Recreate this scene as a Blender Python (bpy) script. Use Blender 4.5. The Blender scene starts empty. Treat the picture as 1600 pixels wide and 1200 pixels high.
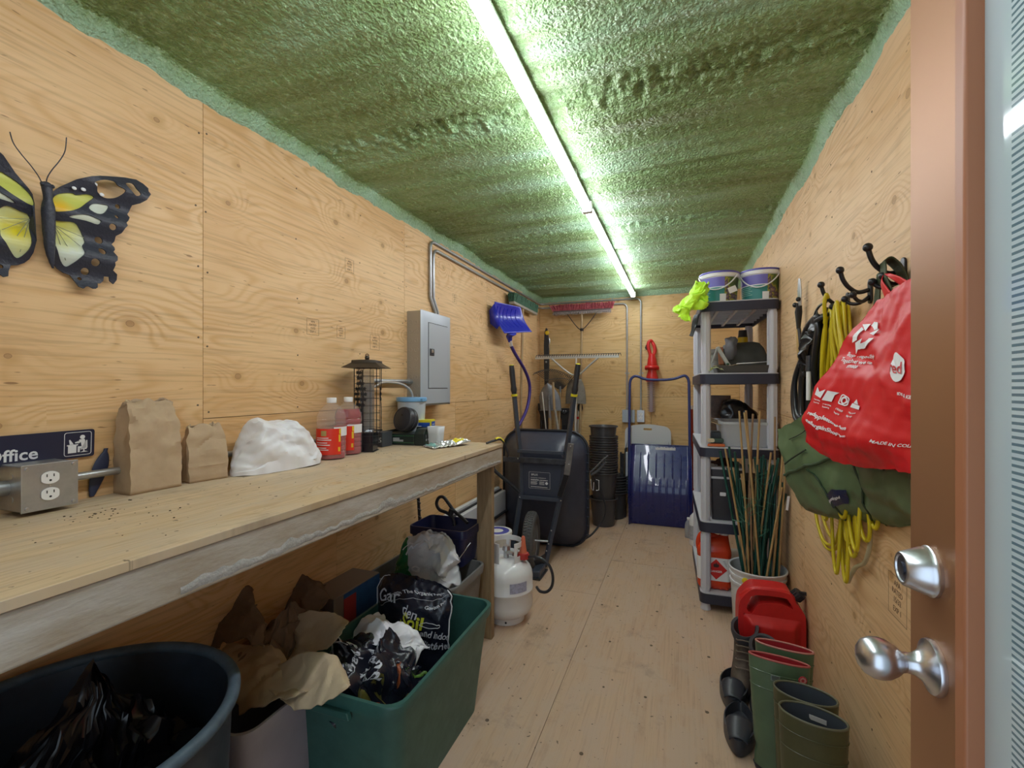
import bpy, bmesh, math, random
import numpy as np
from mathutils import Vector, Matrix, noise, Euler
random.seed(7)
S = bpy.context.scene
COL = S.collection
R = math.radians
# ---------------------------------------------------------------- camera
cam_d = bpy.data.cameras.new('camera'); cam = bpy.data.objects.new('camera', cam_d); COL.objects.link(cam)
cam.location = (0, 0, 1.35); cam.rotation_euler = (R(90), 0, R(20.08))
cam_d.sensor_width = 36; cam_d.lens = 725 / 1600 * 36; cam_d.shift_y = 5 / 1600; cam_d.clip_start = 0.02
S.camera = cam
# ---------------------------------------------------------------- world (daylight outside the door behind the camera)
W = bpy.data.worlds.new('world'); S.world = W; W.use_nodes = True
_n = W.node_tree.nodes; _bg = _n['Background']
_bg.inputs[0].default_value = (0.70, 0.86, 1.0, 1); _bg.inputs[1].default_value = 1.1
# ---------------------------------------------------------------- view
S.view_settings.view_transform = 'Standard'; S.view_settings.look = 'None'
S.view_settings.gamma = 1; S.view_settings.use_curve_mapping = False
S.view_settings.exposure = 0.62
TUBE_STRENGTH = 24.0
S.cycles.max_bounces = 10; S.cycles.diffuse_bounces = 6; S.cycles.transparent_max_bounces = 12
S.cycles.sample_clamp_indirect = 6.0; S.cycles.caustics_reflective = False; S.cycles.caustics_refractive = False
# ---------------------------------------------------------------- sizes of the room (metres)
XL, XR, YB, ZC, YF = -1.527, 0.542, 5.10, 2.335, -0.62
BZ = 1.047   # bench top

# ================================================================ mesh helpers
class MB:
    def __init__(s): s.v = []; s.f = []; s.m = []
    def add(s, vs, fs, m=0, M=None):
        b = len(s.v)
        s.v += [tuple(M @ Vector(p)) for p in vs] if M is not None else [tuple(p) for p in vs]
        s.f += [tuple(i + b for i in f) for f in fs]; s.m += [m] * len(fs); return s
    def box(s, c, sz, m=0, M=None, taper=1.0):
        x, y, z = [a / 2 for a in sz]; t = taper
        vs = [(-x*t,-y*t,-z),(x*t,-y*t,-z),(x*t,y*t,-z),(-x*t,y*t,-z),(-x,-y,z),(x,-y,z),(x,y,z),(-x,y,z)]
        T = Matrix.Translation(c); T = T @ M if M is not None else T
        return s.add(vs, [(0,3,2,1),(4,5,6,7),(0,1,5,4),(1,2,6,5),(2,3,7,6),(3,0,4,7)], m, T)
    def bx(s, lo, hi, m=0):
        return s.box([(a+b)/2 for a, b in zip(lo, hi)], [abs(b-a) for a, b in zip(lo, hi)], m)
    def beam(s, p0, p1, w, h, m=0, up=(0,0,1)):
        p0 = Vector(p0); p1 = Vector(p1); d = p1 - p0; L = d.length; d.normalize()
        u = Vector(up); a = d.cross(u)
        if a.length < 1e-4: a = d.cross(Vector((1,0,0)))
        a.normalize(); b = a.cross(d)
        M = Matrix((a, b, d)).transposed().to_4x4(); M.translation = (p0+p1)/2
        return s.box((0,0,0), (w, h, L), m, None) if False else s.add(
            [(x*w/2, y*h/2, z*L/2) for z in (-1,1) for y in (-1,1) for x in (-1,1)],
            [(0,2,3,1),(4,5,7,6),(0,1,5,4),(1,3,7,5),(3,2,6,7),(2,0,4,6)], m, M)
    def tube(s, pts, r, n=8, m=0, closed=False, caps=True, flat=1.0):
        P = [Vector(p) for p in pts]; k = len(P)
        rr = r if isinstance(r, (list, tuple)) else [r]*k
        T = []
        for i in range(k):
            a = P[(i-1) % k] if closed else P[max(i-1,0)]; b = P[(i+1) % k] if closed else P[min(i+1,k-1)]
            t = (b-a); T.append(t.normalized() if t.length > 1e-9 else Vector((0,0,1)))
        ref = Vector((0,0,1)) if abs(T[0].z) < .9 else Vector((1,0,0))
        nrm = (ref - T[0]*ref.dot(T[0])).normalized(); vs = []
        for i in range(k):
            nrm = nrm - T[i]*nrm.dot(T[i])
            if nrm.length < 1e-6: nrm = T[i].orthogonal()
            nrm.normalize(); bi = T[i].cross(nrm)
            for j in range(n):
                a = 2*math.pi*j/n
                vs.append(P[i] + (nrm*math.cos(a)*flat + bi*math.sin(a))*rr[i])
        fs = []
        for i in range(k if closed else k-1):
            i2 = (i+1) % k
            for j in range(n):
                j2 = (j+1) % n; fs.append((i*n+j, i*n+j2, i2*n+j2, i2*n+j))
        if caps and not closed:
            fs.append(tuple(range(n-1,-1,-1))); fs.append(tuple((k-1)*n+j for j in range(n)))
        return s.add(vs, fs, m)
    def cyl(s, p0, p1, r0, r1=None, n=16, m=0, caps=True):
        return s.tube([p0, p1], [r0, r0 if r1 is None else r1], n, m, False, caps)
    def lathe(s, prof, n=24, m=0, M=None, c=(0,0,0)):
        vs = []; fs = []; k = len(prof)
        for r, z in prof:
            for j in range(n):
                a = 2*math.pi*j/n; vs.append((c[0]+r*math.cos(a), c[1]+r*math.sin(a), c[2]+z))
        for i in range(k-1):
            for j in range(n):
                j2 = (j+1) % n
                fs.append((i*n+j, i*n+j2, (i+1)*n+j2, (i+1)*n+j))
        return s.add(vs, fs, m, M)
    def ball(s, c, r, n=12, m=0, M=None):
        if not isinstance(r, (tuple, list)): r = (r, r, r)
        prof = [(math.sin(math.pi*i/n)*1.0+1e-5, -math.cos(math.pi*i/n)) for i in range(n+1)]
        T = Matrix.Translation(c); T = T @ M if M is not None else T
        return s.lathe(prof, n*2 if n < 10 else 20, m, T @ Matrix.Diagonal((*r, 1)))
    def grid(s, fn, nu, nv, m=0, cu=False, cv=False):
        vs = [fn(i/(nu if cu else nu-1), j/(nv if cv else nv-1)) for i in range(nu) for j in range(nv)]
        fs = []
        for i in range(nu if cu else nu-1):
            for j in range(nv if cv else nv-1):
                i2 = (i+1) % nu; j2 = (j+1) % nv
                fs.append((i*nv+j, i2*nv+j, i2*nv+j2, i*nv+j2))
        return s.add(vs, fs, m)
    def prism(s, pts, t, M=None, m=0, caps=True):
        """extrude a 2D outline (u,v) by thickness t along +n"""
        k = len(pts)
        vs = [(p[0], p[1], 0) for p in pts] + [(p[0], p[1], t) for p in pts]
        fs = [(i, (i+1) % k, (i+1) % k + k, i+k) for i in range(k)]
        if caps: fs += [tuple(range(k-1,-1,-1)), tuple(range(k, 2*k))]
        return s.add(vs, fs, m, M)
    def rloft(s, rings, m=0, cap0=True, cap1=True):
        """loft rings of equal point count"""
        n = len(rings[0]); vs = [p for r in rings for p in r]; fs = []
        for i in range(len(rings)-1):
            for j in range(n):
                j2 = (j+1) % n; fs.append((i*n+j, i*n+j2, (i+1)*n+j2, (i+1)*n+j))
        if cap0: fs.append(tuple(range(n-1,-1,-1)))
        if cap1: fs.append(tuple((len(rings)-1)*n+j for j in range(n)))
        return s.add(vs, fs, m)
    def join(s, me, m=0, M=None):
        return s.add([v.co[:] for v in me.vertices], [tuple(p.vertices) for p in me.polygons], m, M)

def rrect(w, h, r, n=5, cx=0, cy=0):
    r = min(r, w/2-1e-4, h/2-1e-4); out = []
    for (sx, sy, a0) in ((1,1,0),(-1,1,90),(-1,-1,180),(1,-1,270)):
        for i in range(n):
            a = R(a0 + 90*i/(n-1)); out.append((cx+sx*(w/2-r)+r*math.cos(a), cy+sy*(h/2-r)+r*math.sin(a)))
    return out
def rring(w, d, r, z, n=5, cx=0, cy=0): return [(x, y, z) for x, y in rrect(w, d, r, n, cx, cy)]
def circ(r, n=24, cx=0, cy=0): return [(cx+r*math.cos(2*math.pi*i/n), cy+r*math.sin(2*math.pi*i/n)) for i in range(n)]
def frame(o, u, v):
    u = Vector(u).normalized(); v = Vector(v).normalized(); n = u.cross(v).normalized(); v = n.cross(u)
    M = Matrix((u, v, n)).transposed().to_4x4(); M.translation = o; return M
def LW(y=0, z=0, off=0): return frame((XL+off, y, z), (0,1,0), (0,0,1))
def RW(y=0, z=0, off=0): return frame((XR-off, y, z), (0,-1,0), (0,0,1))
def BW(x=0, z=0, off=0): return frame((x, YB-off, z), (1,0,0), (0,0,1))
def spline(pts, n=8, closed=False):
    P = [Vector(p) for p in pts]; k = len(P); out = []
    for i in range(k if closed else k-1):
        g = lambda q: P[q % k] if closed else P[min(max(q,0),k-1)]
        a, b, c, d = g(i-1), g(i), g(i+1), g(i+2)
        for j in range(n):
            t = j/n
            out.append(0.5*((2*b)+(c-a)*t+(2*a-5*b+4*c-d)*t*t+(3*b-a-3*c+d)*t**3))
    if not closed: out.append(P[-1])
    return out

ORG = {}
def wl(o):
    return ORG.get(o.name, Vector((0,0,0)))
def mk(name, mb, mats, parent=None, smooth=None, bevel=0, local=False, loc=None, seg=2, solid=0, sub=0):
    me = bpy.data.meshes.new(name)
    base = Vector((0,0,0))
    if parent is not None and not local: base = wl(parent)
    elif loc is not None and not local: base = Vector(loc)
    me.from_pydata([tuple(Vector(v)-base) for v in mb.v] if base.length else mb.v, [], mb.f)
    if not isinstance(mats, (list, tuple)): mats = [mats]
    for m in mats: me.materials.append(m)
    if len(mats) > 1: me.polygons.foreach_set('material_index', mb.m)
    me.update()
    if smooth is not None:
        me.polygons.foreach_set('use_smooth', [True]*len(me.polygons))
        if smooth < 180: me.set_sharp_from_angle(angle=R(smooth))
    o = bpy.data.objects.new(name, me); COL.objects.link(o)
    if parent is not None: o.parent = parent; ORG[o.name] = wl(parent) if not local else Vector((0,0,0))
    elif loc is not None: o.location = loc; ORG[o.name] = Vector(loc) if not local else Vector((0,0,0))
    if sub:
        md = o.modifiers.new('subsurf', 'SUBSURF'); md.levels = sub; md.render_levels = sub
    if solid:
        md = o.modifiers.new('solid', 'SOLIDIFY'); md.thickness = solid; md.offset = 0
    if bevel:
        md = o.modifiers.new('bevel', 'BEVEL'); md.width = bevel; md.segments = seg; md.limit_method = 'ANGLE'; md.angle_limit = R(35)
        if smooth is None:
            me.polygons.foreach_set('use_smooth', [True]*len(me.polygons)); md.harden_normals = True
    return o
def tag(o, label=None, cat=None, group=None, kind=None):
    if label: o['label'] = label
    if cat: o['category'] = cat
    if group: o['group'] = group
    if kind: o['kind'] = kind
    return o
def thing(name, label, cat, loc=(0,0,0), group=None, rot=None):
    o = bpy.data.objects.new(name, None); COL.objects.link(o); o.location = loc; o.empty_display_size = .05
    ORG[o.name] = Vector(loc)
    if rot is not None: o.rotation_euler = rot; ORG[o.name] = Vector((0,0,0))
    return tag(o, label, cat, group)
def children(o): return [c for c in bpy.data.objects if c.parent == o]
def copy_tree(o, parent=None):
    c = o.copy(); COL.objects.link(c)
    if parent is not None: c.parent = parent
    for ch in children(o): copy_tree(ch, c)
    return c
def struct(o): o['kind'] = 'structure'; return o

def flat(contours, thick, bev=0):
    cu = bpy.data.curves.new('tmp', 'CURVE'); cu.dimensions = '2D'; cu.fill_mode = 'BOTH'; cu.extrude = thick/2; cu.bevel_depth = bev
    for c in contours:
        sp = cu.splines.new('POLY'); sp.points.add(len(c)-1)
        for i, p in enumerate(c): sp.points[i].co = (p[0], p[1], 0, 1)
        sp.use_cyclic_u = True
    o = bpy.data.objects.new('tmp', cu); me = bpy.data.meshes.new_from_object(o)
    bpy.data.objects.remove(o); bpy.data.curves.remove(cu)
    for v in me.vertices: v.co.z += thick/2
    return me
FONT = None
def text_mesh(s, size, thick=0.0006, align='LEFT', bold=0.0, spacing=1.0):
    cu = bpy.data.curves.new('tmpt', 'FONT'); cu.body = s; cu.size = size; cu.extrude = thick/2; cu.align_x = align
    cu.offset = bold*size; cu.space_character = spacing; cu.resolution_u = 3
    o = bpy.data.objects.new('tmpt', cu); me = bpy.data.meshes.new_from_object(o)
    bpy.data.objects.remove(o); bpy.data.curves.remove(cu)
    return me
def put_text(mb, s, size, M, m=0, align='LEFT', bold=0.0, thick=.0006, spacing=1.0):
    me = text_mesh(s, size, thick, align, bold, spacing); mb.join(me, m, M); bpy.data.meshes.remove(me); return mb

# ================================================================ materials
def newmat(name):
    m = bpy.data.materials.new(name); m.use_nodes = True; nt = m.node_tree
    return m, nt, nt.nodes['Principled BSDF'], nt.nodes.new, nt.links.new
def mat(name, col, rough=.5, metal=0.0, var=0.0, vscale=6.0, bump=0.0, bscale=40.0, col2=None, spec=None, alpha=1.0, trans=0.0,
        coat=0.0, dirt=0.0, stretch=(1,1,1), emis=None, estr=0.0, sheen=0.0, ior=None):
    m, nt, b, N, L = newmat(name)
    c = (*col, 1)
    b.inputs['Base Color'].default_value = c; b.inputs['Roughness'].default_value = rough; b.inputs['Metallic'].default_value = metal
    if spec is not None: b.inputs['Specular IOR Level'].default_value = spec
    if coat: b.inputs['Coat Weight'].default_value = coat
    if alpha < 1: b.inputs['Alpha'].default_value = alpha
    if trans: b.inputs['Transmission Weight'].default_value = trans
    if ior: b.inputs['IOR'].default_value = ior
    if sheen: b.inputs['Sheen Weight'].default_value = sheen
    if emis: b.inputs['Emission Color'].default_value = (*emis, 1); b.inputs['Emission Strength'].default_value = estr
    tc = N('ShaderNodeTexCoord'); mp = N('ShaderNodeMapping'); mp.inputs['Scale'].default_value = stretch
    L(tc.outputs['Object'], mp.inputs['Vector'])
    if var or col2:
        n = N('ShaderNodeTexNoise'); n.inputs['Scale'].default_value = vscale; n.inputs['Detail'].default_value = 6; n.inputs['Roughness'].default_value = .65
        L(mp.outputs[0], n.inputs['Vector'])
        r = N('ShaderNodeValToRGB'); r.color_ramp.elements[0].position = .35; r.color_ramp.elements[1].position = .65
        a = col2 if col2 else [x*(1-var) for x in col]
        r.color_ramp.elements[0].color = (*a, 1); r.color_ramp.elements[1].color = c
        L(n.outputs[0], r.inputs[0]); L(r.outputs[0], b.inputs['Base Color'])
        mr = N('ShaderNodeMapRange'); mr.inputs[3].default_value = min(1, rough+.12); mr.inputs[4].default_value = max(0.03, rough-.08)
        L(n.outputs[0], mr.inputs[0]); L(mr.outputs[0], b.inputs['Roughness'])
    if bump:
        n2 = N('ShaderNodeTexNoise'); n2.inputs['Scale'].default_value = bscale; n2.inputs['Detail'].default_value = 4
        L(mp.outputs[0], n2.inputs['Vector'])
        bp = N('ShaderNodeBump'); bp.inputs['Strength'].default_value = bump; bp.inputs['Distance'].default_value = .004
        L(n2.outputs[0], bp.inputs['Height']); L(bp.outputs[0], b.inputs['Normal'])
    return m

def plywood(name, along, across, pale=(.80,.58,.32), tan=(.62,.38,.16), dark=(.25,.12,.05), knots=1.0, rough=.55, seed=0, grain=1.0, flecks=1.0, worn=None):
    m, nt, b, N, L = newmat(name)
    def math_(op, a, c=None, d=None):
        n = N('ShaderNodeMath'); n.operation = op
        for i, x in enumerate((a, c, d)):
            if x is None: continue
            if isinstance(x, (int, float)): n.inputs[i].default_value = x
            else: L(x, n.inputs[i])
        return n.outputs[0]
    tc = N('ShaderNodeTexCoord'); sp = N('ShaderNodeSeparateXYZ'); L(tc.outputs['Object'], sp.inputs[0])
    oi = N('ShaderNodeObjectInfo'); rnd = oi.outputs['Random']
    A = math_('ADD', sp.outputs['XYZ'.index(along)], math_('MULTIPLY', rnd, 37.3))
    C = math_('ADD', sp.outputs['XYZ'.index(across)], math_('MULTIPLY', rnd, 91.7 + seed))
    def vec(x, y):
        n = N('ShaderNodeCombineXYZ'); L(x, n.inputs[0]); L(y, n.inputs[1]); return n.outputs[0]
    def noi(v, sc, det=3, rg=.55, dist=0):
        n = N('ShaderNodeTexNoise'); n.noise_dimensions = '2D'; n.inputs['Scale'].default_value = sc; n.inputs['Detail'].default_value = det
        n.inputs['Roughness'].default_value = rg; n.inputs['Distortion'].default_value = dist; L(v, n.inputs['Vector']); return n.outputs[0]
    def sm(x, a, c, lo=0.0, hi=1.0):
        n = N('ShaderNodeMapRange'); n.interpolation_type = 'SMOOTHSTEP'; L(x, n.inputs[0])
        for i, q in enumerate((a, c, lo, hi)): n.inputs[i+1].default_value = q
        return n.outputs[0]
    def mix(f, a, c):
        n = N('ShaderNodeMix'); n.data_type = 'RGBA'
        if isinstance(f, (int, float)): n.inputs[0].default_value = f
        else: L(f, n.inputs[0])
        for i, x in ((6, a), (7, c)):
            if isinstance(x, tuple): n.inputs[i].default_value = (*x, 1)
            else: L(x, n.inputs[i])
        return n.outputs[2]
    # knots
    vo = N('ShaderNodeTexVoronoi'); vo.voronoi_dimensions = '2D'; vo.inputs['Scale'].default_value = 4.2
    L(vec(math_('MULTIPLY', A, .8), C), vo.inputs['Vector'])
    se = N('ShaderNodeSeparateColor'); L(vo.outputs['Color'], se.inputs[0])
    has = math_('GREATER_THAN', se.outputs[0], 1-.50*knots)
    d = vo.outputs['Distance']
    bumpk = math_('MULTIPLY', sm(d, .0, .42, 1.0, 0.0), has)
    # cathedral bands: contour lines of a stretched noise bent round the knots
    q = noi(vec(math_('MULTIPLY', A, .55), math_('MULTIPLY', C, 2.6)), 1.0, 2, .5, .25)
    q = math_('ADD', math_('MULTIPLY', q, 26*grain), math_('MULTIPLY', bumpk, 3.2))
    w = math_('ADD', math_('MULTIPLY', math_('SINE', math_('MULTIPLY', q, 6.283)), .5), .5)
    w = math_('POWER', w, 2.2)
    amp = sm(noi(vec(math_('MULTIPLY', A, .7), math_('MULTIPLY', C, 2.0)), 2.2, 2), .35, .65, .08, .65)
    base = mix(math_('MULTIPLY', w, amp), pale, tan)
    big = noi(vec(A, math_('MULTIPLY', C, 2.5)), 1.1, 3)
    base = mix(sm(big, .35, .7, 0, .45), base, tan)
    fine = noi(vec(math_('MULTIPLY', A, 3.0), math_('MULTIPLY', C, 90)), 1.0, 4, .6)
    base = mix(sm(fine, .45, .72, 0, .28), base, dark)
    # flecks and short splits
    fl = noi(vec(math_('MULTIPLY', A, 14), math_('MULTIPLY', C, 75)), 1.0, 2, .5)
    base = mix(sm(fl, .745, .80, 0, .75*flecks), base, dark)
    # knots colour
    kn = math_('MULTIPLY', sm(d, .030, .13, 1, 0), has)
    base = mix(math_('MULTIPLY', kn, .50), base, (.52,.29,.10))
    ksz = math_('MULTIPLY_ADD', se.outputs[1], .030, .018)
    rg = math_('MULTIPLY', math_('MULTIPLY', math_('LESS_THAN', d, ksz), has), math_('ADD', math_('MULTIPLY', math_('SINE', math_('MULTIPLY', d, 620)), .28), .36))
    base = mix(rg, base, (.22,.10,.035))
    rg2 = math_('MULTIPLY', math_('MULTIPLY', math_('LESS_THAN', math_('ABSOLUTE', math_('SUBTRACT', d, ksz)), .0035), has), .45)
    base = mix(rg2, base, (.18,.08,.03))
    hgt = math_('ADD', fine, math_('MULTIPLY', w, .4))
    if worn:
        wn = noi(vec(math_('MULTIPLY', A, 2.2), math_('MULTIPLY', C, 5)), 1.6, 5, .7)
        base = mix(sm(wn, .40, .62, 0, worn[1]), base, worn[0])
        base = mix(sm(noi(vec(A, C), 3.2, 5, .7), .56, .75, 0, .38), base, (.20,.15,.11))
        sp2 = noi(vec(A, C), 42, 2, .5)
        base = mix(sm(sp2, .74, .79, 0, .8), base, (.07,.05,.035))
    L(base, b.inputs['Base Color']); b.inputs['Roughness'].default_value = rough
    bp = N('ShaderNodeBump'); bp.inputs['Strength'].default_value = .18; bp.inputs['Distance'].default_value = .002
    L(hgt, bp.inputs['Height']); L(bp.outputs[0], b.inputs['Normal'])
    return m

def catmull(P, t):
    k = len(P)-1; x = min(max(t, 0), .99999)*k; i = int(x); f = x-i
    g = lambda q: P[min(max(q,0),k)]
    a, b, c, d = g(i-1), g(i), g(i+1), g(i+2)
    return 0.5*((2*b)+(c-a)*f+(2*a-5*b+4*c-d)*f*f+(3*b-a-3*c+d)*f**3)
def lerp_(P, t):
    k = len(P)-1; x = t*k; i = min(max(int(x), 0), k-1); return P[i].lerp(P[i+1], x-i)
CR = {}
def crump(p, seed, f=1.0):
    """crumpled-paper displacement: sharp triangle-wave folds in random directions"""
    if seed not in CR:
        r_ = random.Random(seed*77+3); CR[seed] = [(Vector((r_.gauss(0,1), r_.gauss(0,1), r_.gauss(0,1))).normalized(), 5*1.42**i*r_.uniform(.8,1.2), r_.random(), Vector((r_.gauss(0,1), r_.gauss(0,1), r_.gauss(0,1))).normalized()) for i in range(8)]
    w = noise.noise((p[0]*6, p[1]*6, p[2]*6+seed)); out = Vector((0,0,0)); q = Vector(p)
    for d, fr, ph, ax in CR[seed]:
        t = q.dot(d)*fr*f+ph+w*.9; out += ax*((abs((t % 1)-.5)*4-1)*(6.5/fr))
    return out
def sheet_fn(ctrl, amp=.006, freq=14, seed=0, edge=0.0, crease=.9, lin=False):
    C = [[Vector(p) for p in row] for row in ctrl]
    def fn(u, v):
        if edge:
            u2 = u + (edge*noise.noise((v*9, seed, 1)) if u > .9 or u < .1 else 0); v2 = v + (edge*noise.noise((u*9, seed, 2)) if v > .9 or v < .1 else 0)
        else: u2, v2 = u, v
        p = (lerp_ if lin else catmull)([(lerp_ if lin else catmull)(r, v2) for r in C], u2)
        if crease: p = p + crump(p, seed)*amp*crease
        n = Vector((noise.noise((p.x*freq, p.y*freq, p.z*freq+seed)), noise.noise((p.x*freq+9, p.y*freq, p.z*freq+seed)), noise.noise((p.x*freq, p.y*freq+7, p.z*freq+seed))))
        q = p + n*amp + Vector((0,0,1))*(abs(noise.noise((p.x*freq*2.3, p.y*freq*2.3, seed)))-.3)*amp
        return tuple(q)
    return fn
# ================================================================ the room
M_plyL = plywood('plywood_left', 'Y', 'Z', pale=(.81,.55,.295), tan=(.64,.36,.135))
M_plyR = plywood('plywood_right', 'Y', 'Z', pale=(.78,.55,.325), tan=(.62,.37,.17), seed=5, flecks=1.3)
M_plyB = plywood('plywood_back', 'X', 'Z', pale=(.76,.53,.26), tan=(.60,.35,.125), seed=9)
M_plyF = plywood('plywood_floor', 'Y', 'X', pale=(.56,.385,.265), tan=(.50,.33,.22), dark=(.26,.18,.12), knots=0.0, grain=.4, flecks=.5, rough=.6, worn=((.53,.385,.29), .8))
M_plyT = plywood('plywood_bench', 'Y', 'X', pale=(.66,.51,.34), tan=(.44,.31,.17), dark=(.22,.15,.09), knots=.35, rough=.6, worn=((.53,.44,.34), .55), flecks=.9)
M_lum = mat('lumber_grey', (.53,.50,.46), .75, col2=(.36,.29,.21), vscale=7, stretch=(1,.45,1.6), bump=.35, bscale=60)
M_post = mat('post_wood', (.36,.26,.15), .7, col2=(.24,.165,.09), vscale=9, stretch=(6,6,.5), bump=.3)
M_seam = mat('seam_dark', (.10,.055,.025), .9)
M_screw = mat('screw_steel', (.45,.43,.40), .35, .9)
M_rust = mat('screw_rust', (.13,.09,.06), .8)

def panels(wallname, M, M_, cells, off, mat_, kind='wall'):
    pass
# --- walls: a backing plus every plywood sheet as its own piece, thin joints between
def wall(name, backlo, backhi, sheets, mtx, matp, parent_th=.012):
    mb = MB(); mb.bx(backlo, backhi); w = struct(mk(name, mb, M_seam))
    for (u0, u1, v0, v1) in sheets:
        g = .0011; o2 = mtx.copy()
        p = MB(); p.prism([(u0+g, v0+g), (u1-g, v0+g), (u1-g, v1-g), (u0+g, v1-g)], parent_th, o2)
        mk('plywood_sheet', p, matp, w)
    return w
# left: sheets in (y, z)
ML = frame((XL-.012, 0, 0), (0,1,0), (0,0,1))
wall_left = wall('wall_left', (XL-.05, YF, 0), (XL-.012, YB+.05, 2.46),
     [(YF, 1.12, 1.02, 2.45), (1.12, 2.34, 1.243, 2.45), (2.34, 3.56, 1.243, 2.45), (3.56, 4.60, 1.243, 2.45), (4.60, YB, 1.243, 2.45),
      (YF, .55, 0, 1.02), (.55, 1.77, 0, 1.02), (1.12, 1.77, 1.02, 1.243), (1.77, 2.99, 0, 1.243), (2.99, 4.21, 0, 1.243), (4.21, YB, 0, 1.243)], ML, M_plyL)
MR = frame((XR+.012, 0, 0), (0,-1,0), (0,0,1))
wall_right = wall('wall_right', (XR+.012, YF, 0), (XR+.05, YB+.05, 2.46),
     [(-1.30, .62, 1.19, 2.45), (-3.74, -1.30, 1.19, 2.45), (-YB, -3.74, 1.19, 2.45), (-2.52, .62, 0, 1.19), (-YB, -2.52, 0, 1.19)], MR, M_plyR)
MBk = frame((0, YB+.012, 0), (1,0,0), (0,0,1))
wall_back = wall('wall_back', (XL-.05, YB+.012, 0), (XR+.05, YB+.05, 2.46),
     [(XL, XR, 1.245, 2.45), (XL, -.30, 0, 1.245), (-.30, XR, 0, 1.245)], MBk, M_plyB)
# front wall round the doorway behind the camera
mb = MB(); mb.bx((XL, YF-.05, 0), (-.62, YF, 2.46)); mb.bx((.36, YF-.05, 0), (XR, YF, 2.46)); mb.bx((-.62, YF-.05, 2.10), (.36, YF, 2.46))
struct(mk('wall_front', mb, M_plyB))
# floor sheets
mb = MB(); mb.bx((XL-.05, YF-.05, -.05), (XR+.05, YB+.05, -.012)); floor = struct(mk('floor', mb, M_seam))
for (x0, x1, y0, y1) in [(XL, -.515, YF, .58), (-.515, XR, YF, 1.22), (XL, -.515, .58, 3.02), (-.515, XR, 1.22, 3.66), (XL, -.515, 3.02, YB), (-.515, XR, 3.66, YB)]:
    g = .0009; p = MB(); p.bx((x0+g, y0+g, -.012), (x1-g, y1-g, 0)); mk('floor_sheet', p, M_plyF, floor)
# floor screws in rows
sc = MB(); random.seed(3)
for yy in [.9+.405*i for i in range(11)]:
    for xx in [-1.3, -.98, -.72, -.48, -.36, -.12, .12, .36]:
        if random.random() < .8:
            x = xx+random.uniform(-.03,.03); y = yy+random.uniform(-.03,.03); r = random.uniform(.005,.0085)
            sc.lathe([(r, .0002), (r, .0012), (r*.55, .0006), (1e-4, .0003)], 8, 0, None, (x, y, 0))
tag(mk('floor_screws', sc, M_rust, floor, 40), kind='stuff')
# screws in the wall sheets
def wall_screws(par, mtx, pts):
    s_ = MB()
    for u, v in pts:
        s_.lathe([(.0033, .0), (.0033, .0010), (.0020, .0004), (1e-4, .0003)], 8, 0, mtx @ Matrix.Translation((u, v, .012)))
    tag(mk('wall_screws', s_, M_rust, par, 40), kind='stuff')
random.seed(5)
wall_screws(wall_left, ML, [(y+random.uniform(-.006,.006), z+random.uniform(-.02,.02)) for y in (1.10,1.135,1.53,1.94,2.325,2.355,2.75,3.15,3.545,3.575,4.0,4.4) for z in (1.28,1.5,1.74,1.96,2.2) ] + [(y, z) for y in (.4,.8,1.95,2.3) for z in (.2,.6,.9)])
wall_screws(wall_back, MBk, [(x+random.uniform(-.01,.01), z+random.uniform(-.02,.02)) for x in (-1.3,-.9,-.5,-.08,.3) for z in (.1,.4,.7,1.0,1.22,1.27,1.5,1.8,2.1,2.28)])
wall_screws(wall_right, MR, [(-y+random.uniform(-.01,.01), z+random.uniform(-.02,.02)) for y in (.9,1.28,1.32,1.7,2.1,2.5,2.9,3.3,3.72) for z in (.3,.6,.9,1.15,1.23,1.5,1.75,2.0,2.2)])
# stamped print on sheets (thin ink marks)
M_ink = mat('ink', (.16,.09,.05), .8)
def stamp(par, mtx, u, v, s=1.0):
    p = MB()
    for k, (t, y) in enumerate((('APA', .034), ('RATED', .02), ('15/32', .006), ('EXP 1', -.01))):
        put_text(p, t, .013*s, mtx @ Matrix.Translation((u, v+y*s, .0123)), 0, 'CENTER', thick=.0004)
    for a in (-.035, .035):
        p.prism([(u+a*s-.0006, v-.02*s), (u+a*s+.0006, v-.02*s), (u+a*s+.0006, v+.05*s), (u+a*s-.0006, v+.05*s)], .0003, mtx @ Matrix.Translation((0,0,.012)))
    for b_ in (-.02, .05):
        p.prism([(u-.035*s, v+b_*s), (u+.035*s, v+b_*s), (u+.035*s, v+b_*s+.0012), (u-.035*s, v+b_*s+.0012)], .0003, mtx @ Matrix.Translation((0,0,.012)))
    mk('grade_stamp', p, M_ink, par)
for (y, z, s) in ((1.62,1.60,1.0),(2.06,1.57,1.1),(1.80,1.60,.8),(3.25,1.70,1.1),(2.98,1.97,.9),(1.86,1.93,.9)): stamp(wall_left, ML, y, z, s)
stamp(wall_right, MR, -1.52, .76, 1.6)

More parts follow.
